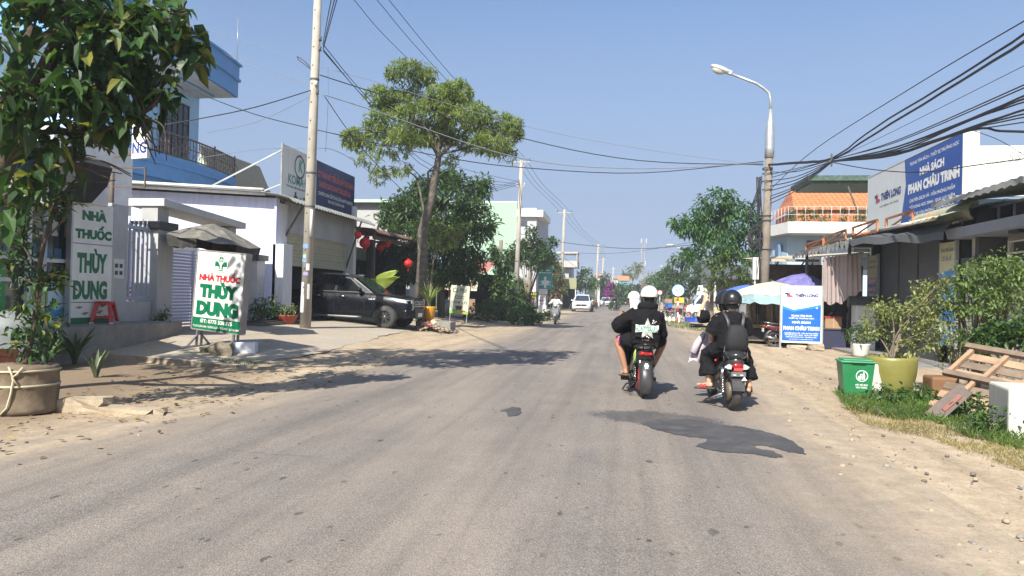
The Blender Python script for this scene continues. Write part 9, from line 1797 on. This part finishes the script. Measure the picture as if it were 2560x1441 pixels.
def rsign(label,px,py,r_px,Y,mats,fn,post):
 q=aty(px,py,Y);r_=r_px*Y/1800;t=T('road_sign',label,'road sign',(q.x,Y,0));m=MB();m.lathe([(0,-.02),(r_,-.02),(r_,.02),(0,.02)],32,(0,0,q.z),0,'y');fn(m,q.z,r_);m.build('disc',mats,t);m=MB()
 if post:
  n=6
  for i in range(n):m.cyl((0,.05,q.z*i/n),(0,.05,q.z*(i+1)/n),.045,None,10,i%2)
 else:m.cyl((0,.05,0),(0,.05,q.z),.04)
 m.build('post',[RED_T,WHITE()]if post else[STEEL()],t)
rsign('round pale blue 40 sign on a red and white banded post',1695.5,727,15.5,45,[mat('sign_blue_rim',(.04,.16,.45),.4),mat('sign_frost',(.48,.60,.72),.4),mat('sign_steel',(.3,.36,.42),.4)],lambda m,z,r_:(m.disc(0,z,r_*.9,-.024,1,32),m.text('40',0,z,r_*1.25,r_*.8,-.028,2,.03)),True)
rsign('small white sign with a red ring behind the white helmet',1650,732,6.5,70,[RED_T,WHITE(),DGREY],lambda m,z,r_:(m.disc(0,z,r_*.68,-.024,1,24),m.rect(-r_*.2,r_*.2,z-r_*.25,z+r_*.25,-.028,2)),False)
board('yellow_banner','yellow banner hung behind the round 40 sign',1686,744,1710,758,52,[mat('banner_yellow',(.6,.40,.05),.6),mat('banner_orange',(.55,.15,.03),.6)],lambda m,w,h:m.rect(-w*.4,-w*.1,h*.3,h*.8,-.034,1),True,'banner')
m=MB();m.b2(-.1,.1,-.1,.1,0,.52);m.b2(-.102,.102,-.102,.102,.52,.66,1);m.add([(-.1,-.1,.66),(.1,-.1,.66),(.1,.1,.66),(-.1,.1,.66),(0,0,.72)],[(0,1,4),(1,2,4),(2,3,4),(3,0,4)],1);q=gz(1698,807);o=m.build('marker_post',[WHITE(),RED_T]);tag(o,'short white kilometre post with a red top on the grass','post',None,(q.x,q.y,0))
m=MB();
q=gz(1684,805);can=None
for i in range(3):
 m=MB();m.lathe([(0,0),(.09,0),(.1,.03),(.1,.2),(.05,.27),(.04,.3),(0,.3)],16);m.b2(-.012,.012,-.07,.07,.24,.33);o=m.build('jerrycan',mat('jerrycan_white',(.58,.58,.48),.5,var=.1));tag(o,['cream jerrycan nearest the kilometre post','cream jerrycan in the middle of the three','cream jerrycan furthest from the kilometre post'][i],'jerrycan','cream jerrycans on the grass',(q.x-i*.25,q.y+i*.1,0));o.scale=(1.2,1.2,1.05)
def crate(label,px,py,w,d,h,m_,dz=0,rz=0):
 q=gz(px,py);m=MB();m.b2(-w,w,-d,d,0,.03)
 for(x0,x1,y0,y1)in((-w,w,-d,-d+.03),(-w,w,d-.03,d),(-w,-w+.03,-d,d),(w-.03,w,-d,d)):m.b2(x0,x1,y0,y1,0,h)
 m.b2(-w-.02,w+.02,-d-.02,-d,h-.06,h);m.b2(-w-.02,-w,-d,d,h-.06,h);m.b2(w,w+.02,-d,d,h-.06,h);o=m.build('crate',m_);return tag(o,label,'crate','plastic crates at the market',(q.x,q.y,dz),rz)
crate('long royal blue crate on the grass before the white truck',1725,805,.3,.22,.3,mat('crate_royal',(.02,.05,.42),.5),0,.1);crate('square blue tub right of the long royal blue crate',1745,806,.22,.22,.36,BLC,0,-.1);crate('yellow crate beside the tree trunk at the market',1759,799,.17,.15,.2,mat('crate_yellow',(.55,.33,.03),.5));crate('orange crate on the stack before the truck wheel',1741,790,.25,.2,.2,mat('crate_orange',(.55,.18,.03),.5),.35);crate('small orange crate at the truck front',1716,785,.22,.2,.25,mat('crate_orange',(.55,.18,.03)),.75);crate('green tub on the blue tub',1746,800,.14,.14,.14,mat('crate_green',(.02,.22,.06),.5),.36)
board('notice_board','pale notice board leaning by the tree trunk with yellow and dark letters',1777,769,1800,797,43,[mat('board_tan',(.48,.44,.36),.7),mat('ink_mustard',(.5,.35,.1),.6),mat('ink_dark',(.03,.03,.04),.6)],lambda m,w,h:(m.text('SALE',0,h*.78,w*.8,h*.28,-.034,1,.03),m.text('MÓI',-.05,h*.45,w*.7,h*.2,-.034,2,.03),m.text('BÚN',-.05,h*.18,w*.7,h*.18,-.034,2,.03)))
board('white_board','low plain white board standing on the grass before the women',1769,808,1791,826,37,[SIGNW,DGREY],lambda m,w,h:m.rect(-w*.02,w*.02,h*.5,h*.7,-.034,1))
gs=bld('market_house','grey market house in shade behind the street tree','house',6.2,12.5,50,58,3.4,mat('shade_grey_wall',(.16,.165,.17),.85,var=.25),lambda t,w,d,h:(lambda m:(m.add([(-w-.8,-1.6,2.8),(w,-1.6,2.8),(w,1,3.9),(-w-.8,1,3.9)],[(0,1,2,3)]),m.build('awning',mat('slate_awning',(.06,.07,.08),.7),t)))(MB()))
for i,(px,py,Y,lab,colr)in enumerate(((1751,714,47,'white striped shirt hanging from the market awning',(.62,.6,.64)),(1762,720,47.5,'cream trousers hanging beside the striped shirt',(.5,.48,.42)),(1783,706,46,'long pale dress hanging behind the tree trunk',(.58,.58,.58)))):
 q=aty(px,py,Y);m=MB();r_=[]
 for k in range(6):v_=k/5;r_.append([(lerp(-.14,-.24,v_)+(lerp(.28,.48,v_))*j/10,.03*math.sin(j*2.4),(-.6 if i<2 else-1.2)*v_)for j in range(11)])
 m.loft(r_,0,True,False,False);o=m.build('garment',mat('garment_%d'%i,colr,.85,var=.12,scale=9));tag(o,lab,'garment','garments hung at the market',q)
for(px,py,H,lab)in((1675,614,110,'far street lamp with its head above the flat crowned tree'),(1655,667,190,'more distant street lamp over the broad tree')):
 q=aty(px,py,H);t=T('street_lamp',lab,'street lamp',(q.x+2.2,H,0),0,'far street lamps');m=MB();m.tube([(0,0,0),(0,0,q.z-1.2),(-.3,0,q.z-.6),(-1.9,0,q.z)],[.12,.09,.07,.06],8);m.build('lamp_post',STEEL(),t);m=MB();m.ell((-2.2,0,q.z+.05),(.6,.25,.17),0,12,8);m.build('lamp_head',mat('lamp_grey',(.46,.48,.49)),t)
hm_=bpy.data.materials.new('humid_air');hm_.use_nodes=True;nt=hm_.node_tree;nt.nodes.clear()
ov=nt.nodes.new('ShaderNodeOutputMaterial');pv=nt.nodes.new('ShaderNodeVolumePrincipled');pv.inputs['Density'].default_value=HAZE;pv.inputs['Color'].default_value=(.86,.92,1,1);pv.inputs['Anisotropy'].default_value=.1
L(nt,pv.outputs[0],ov.inputs['Volume']);hm_.cycles.homogeneous_volume=True
m=MB();m.b2(-640,640,-60,960,-1.2,17);o=m.build('haze',hm_);o['kind']='stuff'
